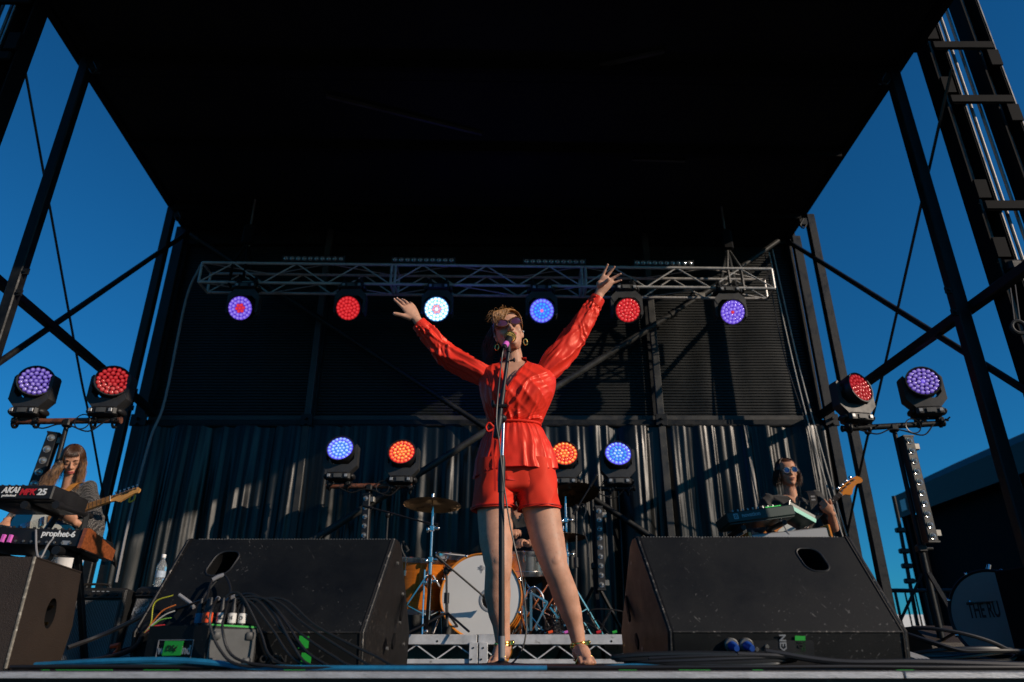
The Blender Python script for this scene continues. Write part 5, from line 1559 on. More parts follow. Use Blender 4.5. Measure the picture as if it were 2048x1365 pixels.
# ------------------------------------------------------------------ keyboards
def keyboard(name, label, c, size, R, case, extras):
    T = thing(name, label, 'keyboard', c)
    w, d, h = size
    m0 = Matrix.Translation(c) @ R.to_4x4()
    mb = MB(); mb.box(c, (w, d, h), R, bev=.008); part(T, 'case', mb, M[case])
    # keys lie on the player's side (+y local), top face
    mb = MB(); n = int((w - .08) / .0235)
    for k in range(n):
        mb.box(m0 @ V((-w / 2 + .05 + k * .0235, d / 2 - .075, h / 2 + .006)), (.0215, .14, .012), R)
    part(T, 'white_keys', mb, M['white'], stuff=True)
    mb = MB()
    for k in range(n):
        if k % 7 not in (2, 6): mb.box(m0 @ V((-w / 2 + .062 + k * .0235, d / 2 - .10, h / 2 + .014)), (.012, .09, .014), R)
    part(T, 'black_keys', mb, M['black'], stuff=True)
    extras(T, m0, R, w, d, h)
    return T, m0
def rear(m0, x, z, d, out=.002): return m0 @ basis(V((x, -d / 2 - out, z)), V((1, 0, 0)), V((0, 0, 1)), V((0, -1, 0)))
def ex_mpk(T, m0, R, w, d, h):
    part(T, 'maker_name', text_mesh('AKAI', .054, rear(m0, -.035, .012, d), bold=.0016, sx=.98, shear=.12), M['white'])
    part(T, 'maker_subtitle', text_mesh('professional', .020, rear(m0, -.035, -.022, d), bold=.0006, shear=.1), M['white'])
    part(T, 'model_letters', text_mesh('MPK', .056, rear(m0, .090, .000, d), bold=.0016, shear=.12), M['red'])
    part(T, 'model_number', text_mesh('25', .056, rear(m0, .192, .000, d), bold=.0018, sx=1.15), M['white'])
    mb = MB(); mb.box(m0 @ V((0, .02, -h / 2 - .004)), (w * .94, d * .85, .012), R, bev=.004); part(T, 'bottom_plate', mb, M['black'])
    mb = MB(); mb.box(m0 @ V((w / 2 - .035, .08, -h / 2 - .006)), (.05, .09, .012), R); part(T, 'metal_foot_plate', mb, M['silver'])
    mb = MB()
    for k in range(8): mb.cyl(m0 @ V((-w / 2 + .06 + k * .05, -d / 2 + .05, h / 2)), m0 @ V((-w / 2 + .06 + k * .05, -d / 2 + .05, h / 2 + .016)), .008, n=8)
    part(T, 'knob_row', mb, M['black'])
kc = P(68, 1000, 4.72)
keyboard('compact_keyboard', 'compact black keyboard with red and white lettering on the upper stand tier', kc, (.53, .34, .095), Matrix.Rotation(-.13, 3, 'Z') @ Matrix.Rotation(.03, 3, 'Y') @ Matrix.Rotation(-.08, 3, 'X'), 'black', ex_mpk)
def ex_pro(T, m0, R, w, d, h):
    part(T, 'model_lettering', text_mesh('prophet-6', .050, rear(m0, w / 2 - .165, h / 2 - .030, d), bold=.0012, sx=1.05), M['white'])
    for s in (-1, 1):
        mb = MB(); mm = m0 @ basis(V((s * (w / 2 + .002), 0, 0)), V((0, 1, 0)), V((0, 0, 1)), V((1, 0, 0)))
        mb.prism([(-d / 2 - .012, -h / 2 - .004), (d / 2 + .01, -h / 2 - .004), (d / 2 + .01, h * .10), (d / 2 - .10, h * .30), (-d / 2 + .02, h / 2 + .016), (-d / 2 - .012, h / 2 + .010)], mm, -.012, .012)
        part(T, 'wooden_end', mb, M['wood'], smooth=20)
    mb = MB()
    for k in range(14):
        x = -w / 2 + .08 + k * .05
        if -.02 < x - (w / 2 - .2) < .02: pass
        mb.cyl(rear(m0, x, -.030, d) @ V((0, 0, 0)), rear(m0, x, -.030, d) @ V((0, 0, .006)), .0075, n=10)
    part(T, 'jack_socket', mb, M['galv'])
    mb = MB()
    for k in range(16):
        for j in range(2): mb.cyl(m0 @ V((-w / 2 + .05 + k * .046, -d / 2 + .06 + j * .06, h / 2)), m0 @ V((-w / 2 + .05 + k * .046, -d / 2 + .06 + j * .06, h / 2 + .02)), .009, n=8)
    part(T, 'knob', mb, M['black'])
    mb = MB(); mb.box(rear(m0, w / 2 - .10, -.028, d) @ V((0, 0, 0)), (.05, .002, .024), R); part(T, 'rating_plate', mb, M['silver'])
    for (x, c) in ((-.10, 'pinktape'), (-.055, 'pinktape'), (-.16, 'red')):
        mb = MB(); mb.box(rear(m0, x, -.02, d) @ V((0, 0, .01)), (.016, .018, .045), R); part(T, 'tape_tag', mb, M[c])
kc2 = P(76, 1086, 4.62)
keyboard('wood_ended_synthesizer', 'black synthesizer with wooden end cheeks on the lower stand tier', kc2, (.80, .32, .105), Matrix.Rotation(-.07, 3, 'Z') @ Matrix.Rotation(.05, 3, 'Y') @ Matrix.Rotation(-.10, 3, 'X'), 'black', ex_pro)
T = thing('keyboard_stand', 'black two-tier keyboard stand under both keyboards', 'stand', (kc2.x, 4.75, 0), 'keyboard stands')
xk = kc2.x
for s in (-1, 1):
    mb = MB(); mb.bar((xk + s * .28, 4.62, .02), (xk + s * .10, 4.90, kc.z - .06), .035, .035, bev=.004); part(T, 'upright', mb, M['steel'])
    mb = MB(); mb.bar((xk + s * .28, 4.95, .02), (xk + s * .28, 4.60, kc2.z - .07), .035, .035, bev=.004); part(T, 'cross_leg', mb, M['steel'])
    mb = MB(); mb.tube([(xk + s * .26, 4.42, kc2.z - .075), (xk + s * .26, 4.85, kc2.z - .075)], .020, 10); mb.tube([(xk + s * .26, 4.40, kc2.z - .075), (xk + s * .26, 4.46, kc2.z - .075)], .027, 10); part(T, 'lower_arm', mb, M['black'])
    mb = MB(); mb.tube([(xk + s * .10, 4.58, kc.z - .068), (xk + s * .10, 4.95, kc.z - .068)], .018, 10); mb.tube([(xk + s * .10, 4.54, kc.z - .068), (xk + s * .10, 4.60, kc.z - .068)], .025, 10); part(T, 'upper_arm', mb, M['black'])
mb = MB(); mb.cyl(P(88, 1110, 4.5), P(88, 1110, 4.5) + V((0, .05, 0)), .035, n=20); part(T, 'locking_disc', mb, M['galv'])
wire([P(72, 1060, 4.45), P(73, 1100, 4.43), P(80, 1118, 4.42), P(96, 1090, 4.44), P(108, 1076, 4.45)], .006, 'grey cable looping off the lower synthesizer', 'greytape', 'slack_cable')

# bassist's synths
def ex_nov(T, m0, R, w, d, h):
    part(T, 'maker_name', text_mesh('novation', .044, rear(m0, -.085, .004, d), bold=.0010), M['silver'])
    m5 = rear(m0, -.21, .004, d)
    mb = MB(); mb.prism(rrect(0, 0, .038, .042, .006), m5, 0, .0012); lg = part(T, 'maker_emblem', mb, M['silver'])
    mb = MB(); mb.bar(m5 @ V((-.012, -.012, .002)), m5 @ V((.012, .012, .002)), .006, .001, up=V((0, -1, 0))); mb.bar(m5 @ V((-.012, .004, .002)), m5 @ V((.0, .014, .002)), .005, .001, up=V((0, -1, 0))); mb.bar(m5 @ V((.0, -.014, .002)), m5 @ V((.012, -.004, .002)), .005, .001, up=V((0, -1, 0))); part(lg, 'emblem_mark', mb, M['ink'])
    mb = MB()
    for k in range(9): mb.cyl(m0 @ V((-w / 2 + .07 + k * .042, -d / 2 + .03, h / 2)), m0 @ V((-w / 2 + .07 + k * .042, -d / 2 + .03, h / 2 + .02)), .007, n=8)
    part(T, 'knob_row', mb, M['silver'])
    mb = MB(); mb.box(m0 @ V((0, 0, -h / 2 - .003)), (w * .96, d * .9, .01), R); part(T, 'bottom_plate', mb, M['teal'])
    mb = MB()
    for k in range(6): mb.box(m0 @ V((w * .12 + k * .022, -d / 2 + .02, h / 2 + .004)), (.016, .016, .006), R)
    part(T, 'lit_pad', mb, mat('green_pad', (.02, .3, .05), .4, emit=(.05, .9, .15), es=.5))
nc = P(1510, 1037, 5.75)
keyboard('teal_synthesizer', 'small dark teal synthesizer with white lettering in front of the bassist', nc, (.56, .26, .085), Matrix.Rotation(.10, 3, 'Z') @ Matrix.Rotation(-.14, 3, 'Y') @ Matrix.Rotation(-.10, 3, 'X'), 'teal', ex_nov)
T = thing('effect_box', 'dark effects box with bright teal stripe beside the bassist’s strap', 'effects box', P(1585, 1040, 5.85))
c = P(1588, 1032, 5.85); R = Matrix.Rotation(.3, 3, 'Z') @ Matrix.Rotation(.42, 3, 'Y') @ Matrix.Rotation(-.15, 3, 'X')
mb = MB(); mb.box(c, (.26, .2, .075), R, bev=.008); part(T, 'case', mb, M['teal'])
m0 = Matrix.Translation(c) @ R.to_4x4()
mb = MB(); mb.box(m0 @ V((.01, -.102, -.016)), (.24, .006, .034), R); part(T, 'teal_stripe', mb, M['tealbright'])
mb = MB(); mb.box(m0 @ V((-.125, -.102, .01)), (.006, .006, .06), R); part(T, 'edge_glint', mb, M['silver'])
lc = P(1565, 1084, 5.85)
def ex_low(T, m0, R, w, d, h):
    for s in (-1, 1):
        mb = MB(); mb.box(m0 @ V((s * (w / 2 + .012), 0, .006)), (.022, d + .02, h + .03), R, bev=.006); part(T, 'orange_end', mb, M['orangewood'])
keyboard('grey_keyboard', 'grey keyboard with orange wooden ends under the teal synthesizer', lc, (.62, .34, .12), Matrix.Rotation(.06, 3, 'Z') @ Matrix.Rotation(-.10, 3, 'Y'), 'silver', ex_low)
T = thing('keyboard_stand', 'black keyboard stand under the teal synthesizer and grey keyboard', 'stand', (lc.x, 5.85, 0), 'keyboard stands')
for s in (-1, 1):
    mb = MB(); mb.bar((lc.x + s * .25, 5.68, .02), (lc.x + s * .20, 5.98, lc.z - .07), .035, .035); part(T, 'upright', mb, M['steel'])
    mb = MB(); mb.bar((lc.x + s * .25, 6.0, .02), (lc.x + s * .25, 5.68, lc.z - .07), .035, .035); part(T, 'cross_leg', mb, M['steel'])
    mb = MB(); mb.tube([(nc.x + s * .16, 5.56, nc.z - .085 + s * .02), (nc.x + s * .16, 5.95, nc.z - .085 + s * .02)], .02, 10); part(T, 'upper_arm', mb, M['steel'])
    mb = MB(); mb.tube([(nc.x + s * .16, 5.9, nc.z - .09 + s * .02), (lc.x + s * .20, 5.95, lc.z - .09)], .018, 8); part(T, 'riser_tube', mb, M['steel'])
    mb = MB(); mb.tube([(lc.x + s * .24, 5.64, lc.z - .078 + s * .024), (lc.x + s * .24, 6.0, lc.z - .078 + s * .024)], .018, 8); part(T, 'lower_arm', mb, M['steel'])
wire([P(1548, 1030, 5.7), P(1562, 1042, 5.68), P(1575, 1065, 5.68), P(1588, 1080, 5.7)], .006, 'thin grey cable hanging from the teal synthesizer', 'greytape', 'slack_cable')

# ------------------------------------------------------------------ dark gear at the stage side
dc = P(1990, 1232, 4.3)
T, m4, hd = drum('spare_bass_drum', 'shaded bass drum lettered on its pale head beside the flight case', dc, V((-.84, -.54, .0)), .24, .36, 'black', 'black', 8, 'shadedhead')
part(hd, 'head_lettering', text_mesh('THE RU', .12, m4 @ Matrix.Translation((-.05, .03, .005)), .001, sx=.42, bold=.002), M['ink'])
for s in (-1, 1):
    mb = MB(); mb.tube([dc + V((s * .1, .1, -.24)), V((dc.x + s * .22, dc.y - .05, .006))], .01, 8); part(T, 'spur', mb, M['galv'])
mb = MB(); mb.box((dc.x, dc.y + .02, .03), (.3, .3, .06), bev=.01); part(T, 'rest_block', mb, M['matte'])
T = thing('spare_drum_hardware', 'chrome drum hardware leaning above the shaded bass drum', 'drum hardware', V((dc.x - .1, 4.5, 0)))
mb = MB(); mb.tube([P(1938, 1205, 4.4), P(1972, 1168, 4.4)], .009, 8); mb.tube([P(1972, 1172, 4.4), P(1980, 1195, 4.4), V((P(1980, 1195, 4.4).x, 4.55, .01))], .012, 8); mb.tube([P(1972, 1165, 4.4), P(1978, 1130, 4.4)], .012, 8); part(T, 'tube', mb, M['chrome'])
mb = MB(); mb.box(P(1972, 1167, 4.39), (.06, .05, .05), bev=.01); mb.ell(P(1980, 1160, 4.38), (.03, .01, .02)); part(T, 'clamp', mb, M['chrome'])
mb = MB(); mb.lathe([(.13, -.01), (.05, 0), (.01, .01)], basis(P(1975, 1195, 4.4), *frame_from(V((-.2, -.1, 1)))), 28, caps=False); part(T, 'small_cymbal', mb, M['brass'])
T = thing('flight_case', 'low black flight case standing before the spare drum', 'flight case', (3.05, 3.72, 0))
mb = MB(); mb.box((3.05, 3.72, .255), (.9, .6, .42), bev=.01); part(T, 'case', mb, M['tentdark'])
for x in (2.69, 3.41):
    for y in (3.5, 3.94):
        mb = MB(); mb.cyl((x - .02, y, .025), (x + .02, y, .025), .03, n=12); part(T, 'castor', mb, M['matte'])
for z in (.06, .45):
    mb = MB(); mb.bar((2.595, 3.415, z), (3.505, 3.415, z), .03, .03); part(T, 'edge_trim', mb, M['matte'])
T = thing('spare_monitor', 'dark low monitor speaker standing by the guard rail in shade', 'monitor speaker', (3.2, 5.75, 0))
mb = MB(); mb.prism([(0, 0), (.4, 0), (.36, .14), (.16, .26), (0, .22)], basis(V((3.0, 5.9, 0)), V((0, -1, 0)), V((0, 0, 1)), V((-1, 0, 0))) , -.36, 0); part(T, 'cabinet', mb, M['brownbox'], smooth=20)
mb = MB(); mb.box((3.18, 5.512, .06), (.30, .02, .10)); part(T, 'grille', mb, M['matte'])
T = thing('added_shade_stack', 'unseen black loudspeaker stack added to shade the stage side', 'speaker', (4.6, 2.9, -1.25))  # added out of view to keep the sun off the side gear
for k in range(3):
    mb = MB(); mb.box((4.62, 2.6, -.75 + k * 1.02), (1.05, .9, 1.0), bev=.02); cb = part(T, 'cabinet', mb, M['wedge'])
    mb = MB(); mb.box((4.62, 2.14, -.75 + k * 1.02), (.98, .02, .92)); part(cb, 'grille', mb, M['matte'])
# ------------------------------------------------------------------ people: shared builders
def sgnpow(a, p): return math.copysign(abs(a) ** p, a)
def head_geo(mb, m4, fem=True, k=1.0):
    """face looks down -y local, x to the picture's right, origin at the skull base, chin z=-.105, crown z=+.122"""
    def q(x, y, z): return m4 @ V((x * k, y * k, z * k))
    spec = [(-.108, .012, -.080, -.060), (-.100, .028, -.090, -.045), (-.085, .041, -.094, -.020), (-.066, .051, -.091, .012), (-.045, .057, -.090, .045), (-.022, .063, -.088, .068),
            (.005, .067, -.084, .086), (.028, .069, -.083, .094), (.048, .071, -.089, .098), (.070, .0705, -.084, .097), (.090, .065, -.072, .089), (.107, .050, -.050, .068), (.118, .028, -.026, .040), (.122, .008, -.006, .012)]
    if not fem: spec = [(z, w * (1.06 if z < -.03 else 1.02), f, b) for (z, w, f, b) in spec]
    rings = []
    for (z, w, f, b) in spec:
        r = []
        for i in range(32):
            a = 2 * pi * i / 32
            c, s = math.cos(a), math.sin(a)
            pw = .82 if s < 0 else .95
            r.append(q(w * sgnpow(c, pw), (b if s > 0 else -f) * sgnpow(s, .9), z))
        rings.append(r)
    mb.rings(rings)
    # nose, cheeks, brow, lips, lids, ears
    mb.tube([q(0, -.082, .040), q(0, -.090, .020), q(0, -.102, .000), q(0, -.109, -.012), q(0, -.098, -.022)], [.007 * k, .0075 * k, .0095 * k, .0115 * k, .008 * k], 10)
    for s in (-1, 1):
        mb.ell(q(s * .0115, -.097, -.017), (.0085 * k, .010 * k, .0075 * k), m4)
        mb.ell(q(s * .036, -.062, -.014), (.024 * k, .020 * k, .024 * k), m4)
        mb.ell(q(s * .030, -.083, .040), (.023 * k, .009 * k, .007 * k), m4)
        mb.ell(q(s * .031, -.078, .020), (.0155 * k, .011 * k, .010 * k), m4)
        R = m4.to_3x3() @ Matrix.Rotation(s * .35, 3, 'Z') @ Matrix.Rotation(-.15, 3, 'X')
        mb.ell(q(s * .070, .012, .006), (.007 * k, .019 * k, .031 * k), R)
        mb.ell(q(s * .069, .006, -.018), (.007 * k, .011 * k, .014 * k), R)
    mb.ell(q(0, -.093, -.046), (.024 * k, .010 * k, .0055 * k), m4)
    mb.ell(q(0, -.092, -.057), (.020 * k, .010 * k, .0065 * k), m4)
    mb.ell(q(0, -.088, -.090), (.018 * k, .012 * k, .014 * k), m4)
def face_parts(T, m4, k=1.0, brow='hair_brown', open_mouth=False, lids=True, lipm='lip'):
    def q(x, y, z): return m4 @ V((x * k, y * k, z * k))
    mb = MB()
    mb.tube(catmull([q(-.024, -.0945, -.0475), q(-.010, -.1030, -.0435), q(0, -.1035, -.0450), q(.010, -.1030, -.0435), q(.024, -.0945, -.0475)], 4), [.002 * k] + [.0042 * k] * 15 + [.002 * k], 6)
    mb.tube(catmull([q(-.022, -.0945, -.050), q(0, -.1030, -.0580), q(.022, -.0945, -.050)], 6), [.002 * k] + [.0055 * k] * 11 + [.002 * k], 6)
    part(T, 'lips', mb, M[lipm])
    if open_mouth:
        mb = MB(); mb.ell(q(0, -.1010, -.0515), (.013 * k, .0045 * k, .0045 * k), m4); part(T, 'mouth_opening', mb, M['ink'])
    for s in (-1, 1):
        mb = MB(); mb.tube(catmull([q(s * .014, -.0925, .040), q(s * .030, -.0935, .047), q(s * .050, -.080, .041)], 4), [.002 * k, .0032 * k, .0034 * k, .0034 * k, .0034 * k, .003 * k, .0025 * k, .002 * k, .001 * k], 6); part(T, 'eyebrow', mb, M[brow])
        if lids:
            mb = MB(); mb.tube(catmull([q(s * .018, -.0875, .017), q(s * .031, -.0905, .0125), q(s * .046, -.082, .0175)], 4), .0016 * k, 5); part(T, 'eyelash', mb, M['ink'])
def hand_geo(mb, w, d, n, side, k=1.0, spread=(14, 4, -7, -20), curl=(12, 12, 14, 18), thumb=(50, 10, .0), tl=1.0):
    """w wrist, d finger direction, n palm side (fingers curl to it), side=+1/-1 picks the thumb side = d x n * side"""
    d = d.normalized(); n = (n - d * n.dot(d)).normalized(); s = d.cross(n) * side
    tips = []
    # palm
    rr = []
    for (t, hw, th) in ((-.035, .026, .019), (0, .027, .019), (.02, .033, .018), (.05, .040, .0165), (.075, .042, .0145), (.092, .038, .012)):
        ring = []
        for i in range(16):
            a = 2 * pi * i / 16
            ring.append(w + d * t * k + s * (math.cos(a) * hw * k) + n * (math.sin(a) * th * k))
        rr.append(ring)
    mb.rings(rr)
    mb.ell(w + d * .032 * k + s * .026 * k + n * .010 * k, (.02 * k, .018 * k, .02 * k))
    for i, (off, ln, r) in enumerate(((.031, .073, .0092), (.0105, .082, .0094), (-.0105, .076, .0090), (-.030, .060, .0080))):
        a = math.radians(spread[i])
        fd = d * math.cos(a) + s * math.sin(a)
        p = w + d * (.080 - (.010 if i == 3 else 0)) * k + s * off * k
        pts = [p]; rad = [r * 1.08 * k]
        c = math.radians(curl[i])
        ang = c * .7
        for j, seg in enumerate((.45, .30, .25)):
            v = fd * math.cos(ang) + n * math.sin(ang)
            for h in (.5, 1.0):
                pts.append(pts[-1] + v * (ln * seg * .5 * k)); rad.append(r * k * (1.0 - .10 * j - (.06 if h == .5 else 0)))
            ang += c * .9
        pts.append(pts[-1] + v * r * .5 * k); rad.append(r * .45 * k)
        mb.tube(pts, rad, 10)
        tips.append((pts[-2], v, n))
    a = math.radians(thumb[0])
    td = (d * math.cos(a) + s * math.sin(a) + n * thumb[2]).normalized()
    p = w + d * .018 * k + s * .024 * k + n * .006 * k
    pts = [p, p + td * .030 * k * tl, p + td * .052 * k * tl]
    td2 = (td + d * math.sin(math.radians(thumb[1])) + n * .1).normalized()
    pts += [pts[-1] + td2 * .016 * k, pts[-1] + td2 * .032 * k, pts[-1] + td2 * .038 * k]
    mb.tube(pts, [.016 * k, .0135 * k, .0112 * k, .0115 * k, .0095 * k, .0045 * k], 10)
    tips.append((pts[-2], td2, n))
    return tips
def limb(mb, pts, rad, n=18, sub=4):
    # radii follow the same spline as the points
    q = catmull(pts, sub)
    r = []
    m = len(rad)
    for i in range(len(q)):
        t = i / sub; j = min(int(t), m - 2); u = t - j
        u = u * u * (3 - 2 * u)
        r.append(rad[j] * (1 - u) + rad[j + 1] * u)
    mb.tube(q, r, n)
    mb.ell(q[0], r[0] * .99); mb.ell(q[-1], r[-1] * .99)
def strands(mb, roots, rnd, n=5):
    for (pts, r) in roots:
        q = catmull(pts, 5); m = len(q)
        mb.tube(q, [r * (1 - .75 * (i / (m - 1)) ** 2) for i in range(m)], n)
def torso_rings(spine, wx, specs, n=24):
    out = []
    for (t, a, b, p) in specs:
        i = min(int(t * (len(spine) - 1)), len(spine) - 2); u = t * (len(spine) - 1) - i
        c = spine[i].lerp(spine[i + 1], u)
        d = (spine[i + 1] - spine[i]).normalized()
        x = (wx - d * wx.dot(d)).normalized(); y = d.cross(x)
        out.append([c + x * (a * sgnpow(math.cos(2 * pi * k / n), p)) + y * (b * sgnpow(math.sin(2 * pi * k / n), p)) for k in range(n)])
    return out

# ------------------------------------------------------------------ the singer
YB = 3.44
Tsg = thing('person', 'singer in red satin blouse and shorts with both arms thrown up', 'person', V((P(1080, 1330, 3.38).x, 3.38, 0)))
hm = Matrix.Translation(P(1018, 670, 3.42)) @ (Matrix.Rotation(math.radians(-13), 3, 'Y') @ Matrix.Rotation(math.radians(4), 3, 'Z') @ Matrix.Rotation(math.radians(-2), 3, 'X')).to_4x4()
HK = 1.0
SL, EL_, WL_ = P(978, 752, 3.46), P(894, 702, 3.44), P(838, 646, 3.40)
SR, ER_, WR_ = P(1098, 742, 3.46), P(1150, 668, 3.47), P(1197, 592, 3.45)
RS = [(722, 1004, 1050, .050, .035), (731, 988, 1070, .066, .030), (740, 964, 1098, .082, .022), (752, 956, 1111, .098, .012), (770, 956, 1113, .112, .0), (790, 959, 1109, .120, -.008), (812, 965, 1100, .115, -.008), (835, 971, 1090, .104, 0), (848, 974, 1086, .100, 0), (856, 974, 1086, .100, 0), (868, 970, 1090, .106, 0), (890, 963, 1098, .114, 0), (915, 957, 1106, .120, 0), (950, 951, 1112, .126, 0)]
def sring(py, xl, xr, dep, dy, n, scale=1.0, ph=0):
    a, b = P(xl, py, YB + dy), P(xr, py, YB + dy)
    c = (a + b) / 2; hw = (b - a).length / 2 * scale
    return c, hw, dep * scale
bm = MB()
rr = []
for (py, xl, xr, dep, dy) in RS:
    c, hw, dp = sring(py, xl, xr, dep, dy, 0, .80 if py < 775 else .70)
    rr.append([c + V((hw * sgnpow(math.cos(2 * pi * k / 28), .85), dp * sgnpow(math.sin(2 * pi * k / 28), .9), 0)) for k in range(28)])
pz = P(1032, 985, YB)
rr.append([pz + V((.120 * math.cos(2 * pi * k / 28), .075 * math.sin(2 * pi * k / 28), 0)) for k in range(28)])
bm.rings(rr)
nb = P(1028, 738, 3.47)
limb(bm, [nb + V((0, .01, -.05)), nb, P(1027, 718, 3.455), hm @ V((0, .02, -.03))], [.066, .056, .049, .046])
for s in (-1, 1):                                  # collar bones and neck tendons
    bm.tube([nb + V((s * .018, -.050, -.035)), nb + V((s * .07, -.03, -.004)), nb + V((s * .12, 0, .0))], [.009, .010, .010], 8)
    bm.tube([nb + V((s * .012, -.052, -.030)), hm @ V((s * .045, .005, -.035))], [.009, .010], 8)
head_geo(bm, hm, True, HK)
limb(bm, [SL, EL_.lerp(SL, .5), EL_, WL_.lerp(EL_, .6), WL_], [.046, .042, .036, .034, .0245])
limb(bm, [SR, ER_.lerp(SR, .5), ER_, WR_.lerp(ER_, .6), WR_], [.046, .042, .036, .034, .0245])
# hands: the one on the keyboard side shows its back with the thumb held out, the other its open palm
HL = P(833, 638, 3.395); dL = (P(800, 590, 3.37) - HL)
tipsL = hand_geo(bm, HL, dL, V((-.35, .80, -.20)), 1, 1.0, (10, 3, -5, -14), (4, 12, 20, 28), (44, -4, .10), 1.15)
HR = P(1201, 584, 3.445); dR = (P(1222, 545, 3.42) - HR)
tipsR = hand_geo(bm, HR, dR, V((.30, -1, -.05)), -1, 1.0, (6, -8, -32, -42), (8, 8, 10, 8), (-30, 30, .9), .8)
# legs
LC = [(985, 993, .102, 3.44), (1020, 991, .087, 3.43), (1075, 992, .079, 3.40), (1112, 995, .068, 3.375), (1135, 997, .0605, 3.365), (1158, 995, .0575, 3.375), (1188, 995, .0595, 3.395), (1222, 998, .050, 3.40), (1256, 1003, .038, 3.41), (1290, 1006, .032, 3.415)]
RC = [(985, 1073, .104, 3.44), (1020, 1082, .089, 3.44), (1075, 1094, .080, 3.42), (1112, 1104, .069, 3.40), (1135, 1110, .0605, 3.39), (1158, 1119, .0575, 3.40), (1188, 1130, .0590, 3.42), (1222, 1141, .0495, 3.43), (1256, 1151, .037, 3.44), (1290, 1158, .0315, 3.445)]
ank = []
for LEG in (LC, RC):
    limb(bm, [P(x, y, Y) for (y, x, r, Y) in LEG], [r for (y, x, r, Y) in LEG], 44, 6)
    kx = P(LEG[4][1], 1128, LEG[4][3]); bm.ell(kx + V((0, -.030, .008)), (.034, .035, .042))
    kx2 = P(LEG[6][1], 1185, LEG[6][3]); bm.ell(kx2 + V((0, .020, 0)), (.050, .052, .10))
    a = P(LEG[-1][1], 1290, LEG[-1][3]); ank.append(a)
    for s in (-1, 1): bm.ell(a + V((s * .026, .004, -.012)), (.012, .014, .014))
    sx = -.15 if LEG is LC else .10
    f0 = a + V((0, .03, -.035)); ball = V((a.x + sx * .13, a.y - .125, .030)); toe = V((a.x + sx * .19, a.y - .185, .020))
    limb(bm, [f0, a + V((0, -.035, -.03)), a.lerp(ball, .6) + V((0, -.005, .004)), ball, toe], [.030, .033, .033, .031, .018], 14, 4)
    for t in range(5):
        u = (t - 2) * .0135
        bm.tube([ball + V((u, -.02, .004)), toe + V((u * 1.1, -.012 - .008 * (2 - abs(t - 1.6)) * .5, -.006))], [.0095, .0072], 8)
singer_body = part(Tsg, 'body', remeshed(bm, .0034, 9), M['skin'])
face_parts(Tsg, hm, HK, 'hair_blond', True, False)
for (p, v, n) in tipsL + tipsR:
    mb = MB(); mb.ell(p - n * .0052 + v * .001, (.0048, .0048, .0042)); part(Tsg, 'fingernail', mb, M['nail'])
# sandals and ankle cuffs
for i, a in enumerate(ank):
    sx = -.15 if i == 0 else .10
    mb = MB()
    h0 = a + V((0, .038, -.062)); b0_ = V((a.x + sx * .13, a.y - .12, .006)); t0_ = V((a.x + sx * .20, a.y - .20, .006))
    rr = []
    for (c, w, th) in ((h0 + V((0, .02, 0)), .022, .006), (h0, .027, .006), (a.lerp(b0_, .55) + V((0, 0, -.028)), .028, .005), (b0_, .038, .006), (t0_.lerp(b0_, .4), .036, .006), (t0_, .016, .005)):
        rr.append([c + V((w * math.cos(2 * pi * k / 14), 0, max(th * math.sin(2 * pi * k / 14), -c.z + .001))) for k in range(14)])
    mb.rings(rr)
    mb.tube([h0 + V((0, .008, -.002)), V((h0.x, h0.y + .012, .001))], [.013, .006], 10)
    T_ = part(Tsg, 'sandal', mb, M['tanleather'])
    mb = MB(); c = V((a.x + sx * .13, a.y - .13, .034)); mb.tube([c + V((-.040, .01, -.026)), c + V((-.025, -.004, .006)), c + V((0, -.008, .012)), c + V((.025, -.004, .006)), c + V((.040, .01, -.026))], .006, 8); part(T_, 'toe_strap', mb, M['gold'])
    mb = MB()
    for dz in (-.004, .006):
        pts = [a + V((.036 * math.cos(t), .004 + .040 * math.sin(t), dz + .006 * math.cos(t))) for t in np.linspace(0, 2 * pi, 26)[:-1]]
        mb.tube(pts, .0055, 8, closed=True)
    mb.box(a + V((.036, -.014, .006)), (.014, .014, .020), bev=.003); mb.ell(a + V((.043, -.008, .010)), .009); mb.ell(a + V((-.030, -.022, .002)), .008)
    part(T_, 'gold_ankle_cuff', mb, M['gold'])
    mb = MB(); mb.tube(catmull([a + V((.036, .01, -.004)), a + V((.038, .022, -.03)), h0 + V((.02, .0, .0))]), .006, 8); part(T_, 'heel_strap', mb, M['gold'])

# --- blouse: a lofted sheet with radiating and hanging folds, open V neck
def nz(x, y, z=0.0): return noise.noise(V((x, y, z)))
def ridge(x, sharp=1.0):
    s = math.sin(x)
    return (1 - abs(s)) ** sharp * 2 - 1
NU, NV = 200, 150
knot = P(985, 858, YB - .11)
def loft_sample(v):
    t = v * (len(RS) - 1); i = min(int(t), len(RS) - 2); u = t - i
    # catmull on the table
    out = []
    for k in range(5):
        p = [RS[max(0, min(len(RS) - 1, i + j))][k] for j in (-1, 0, 1, 2)]
        out.append(.5 * (2 * p[1] + (p[2] - p[0]) * u + (2 * p[0] - 5 * p[1] + 4 * p[2] - p[3]) * u * u + (3 * p[1] - p[0] - 3 * p[2] + p[3]) * u ** 3))
    return out
vmap = []
PYW = 852.0
for j in range(NV + 1):
    vmap.append(j / NV)
rows = []
bust = [P(1002, 790, YB - .10), P(1066, 786, YB - .10)]
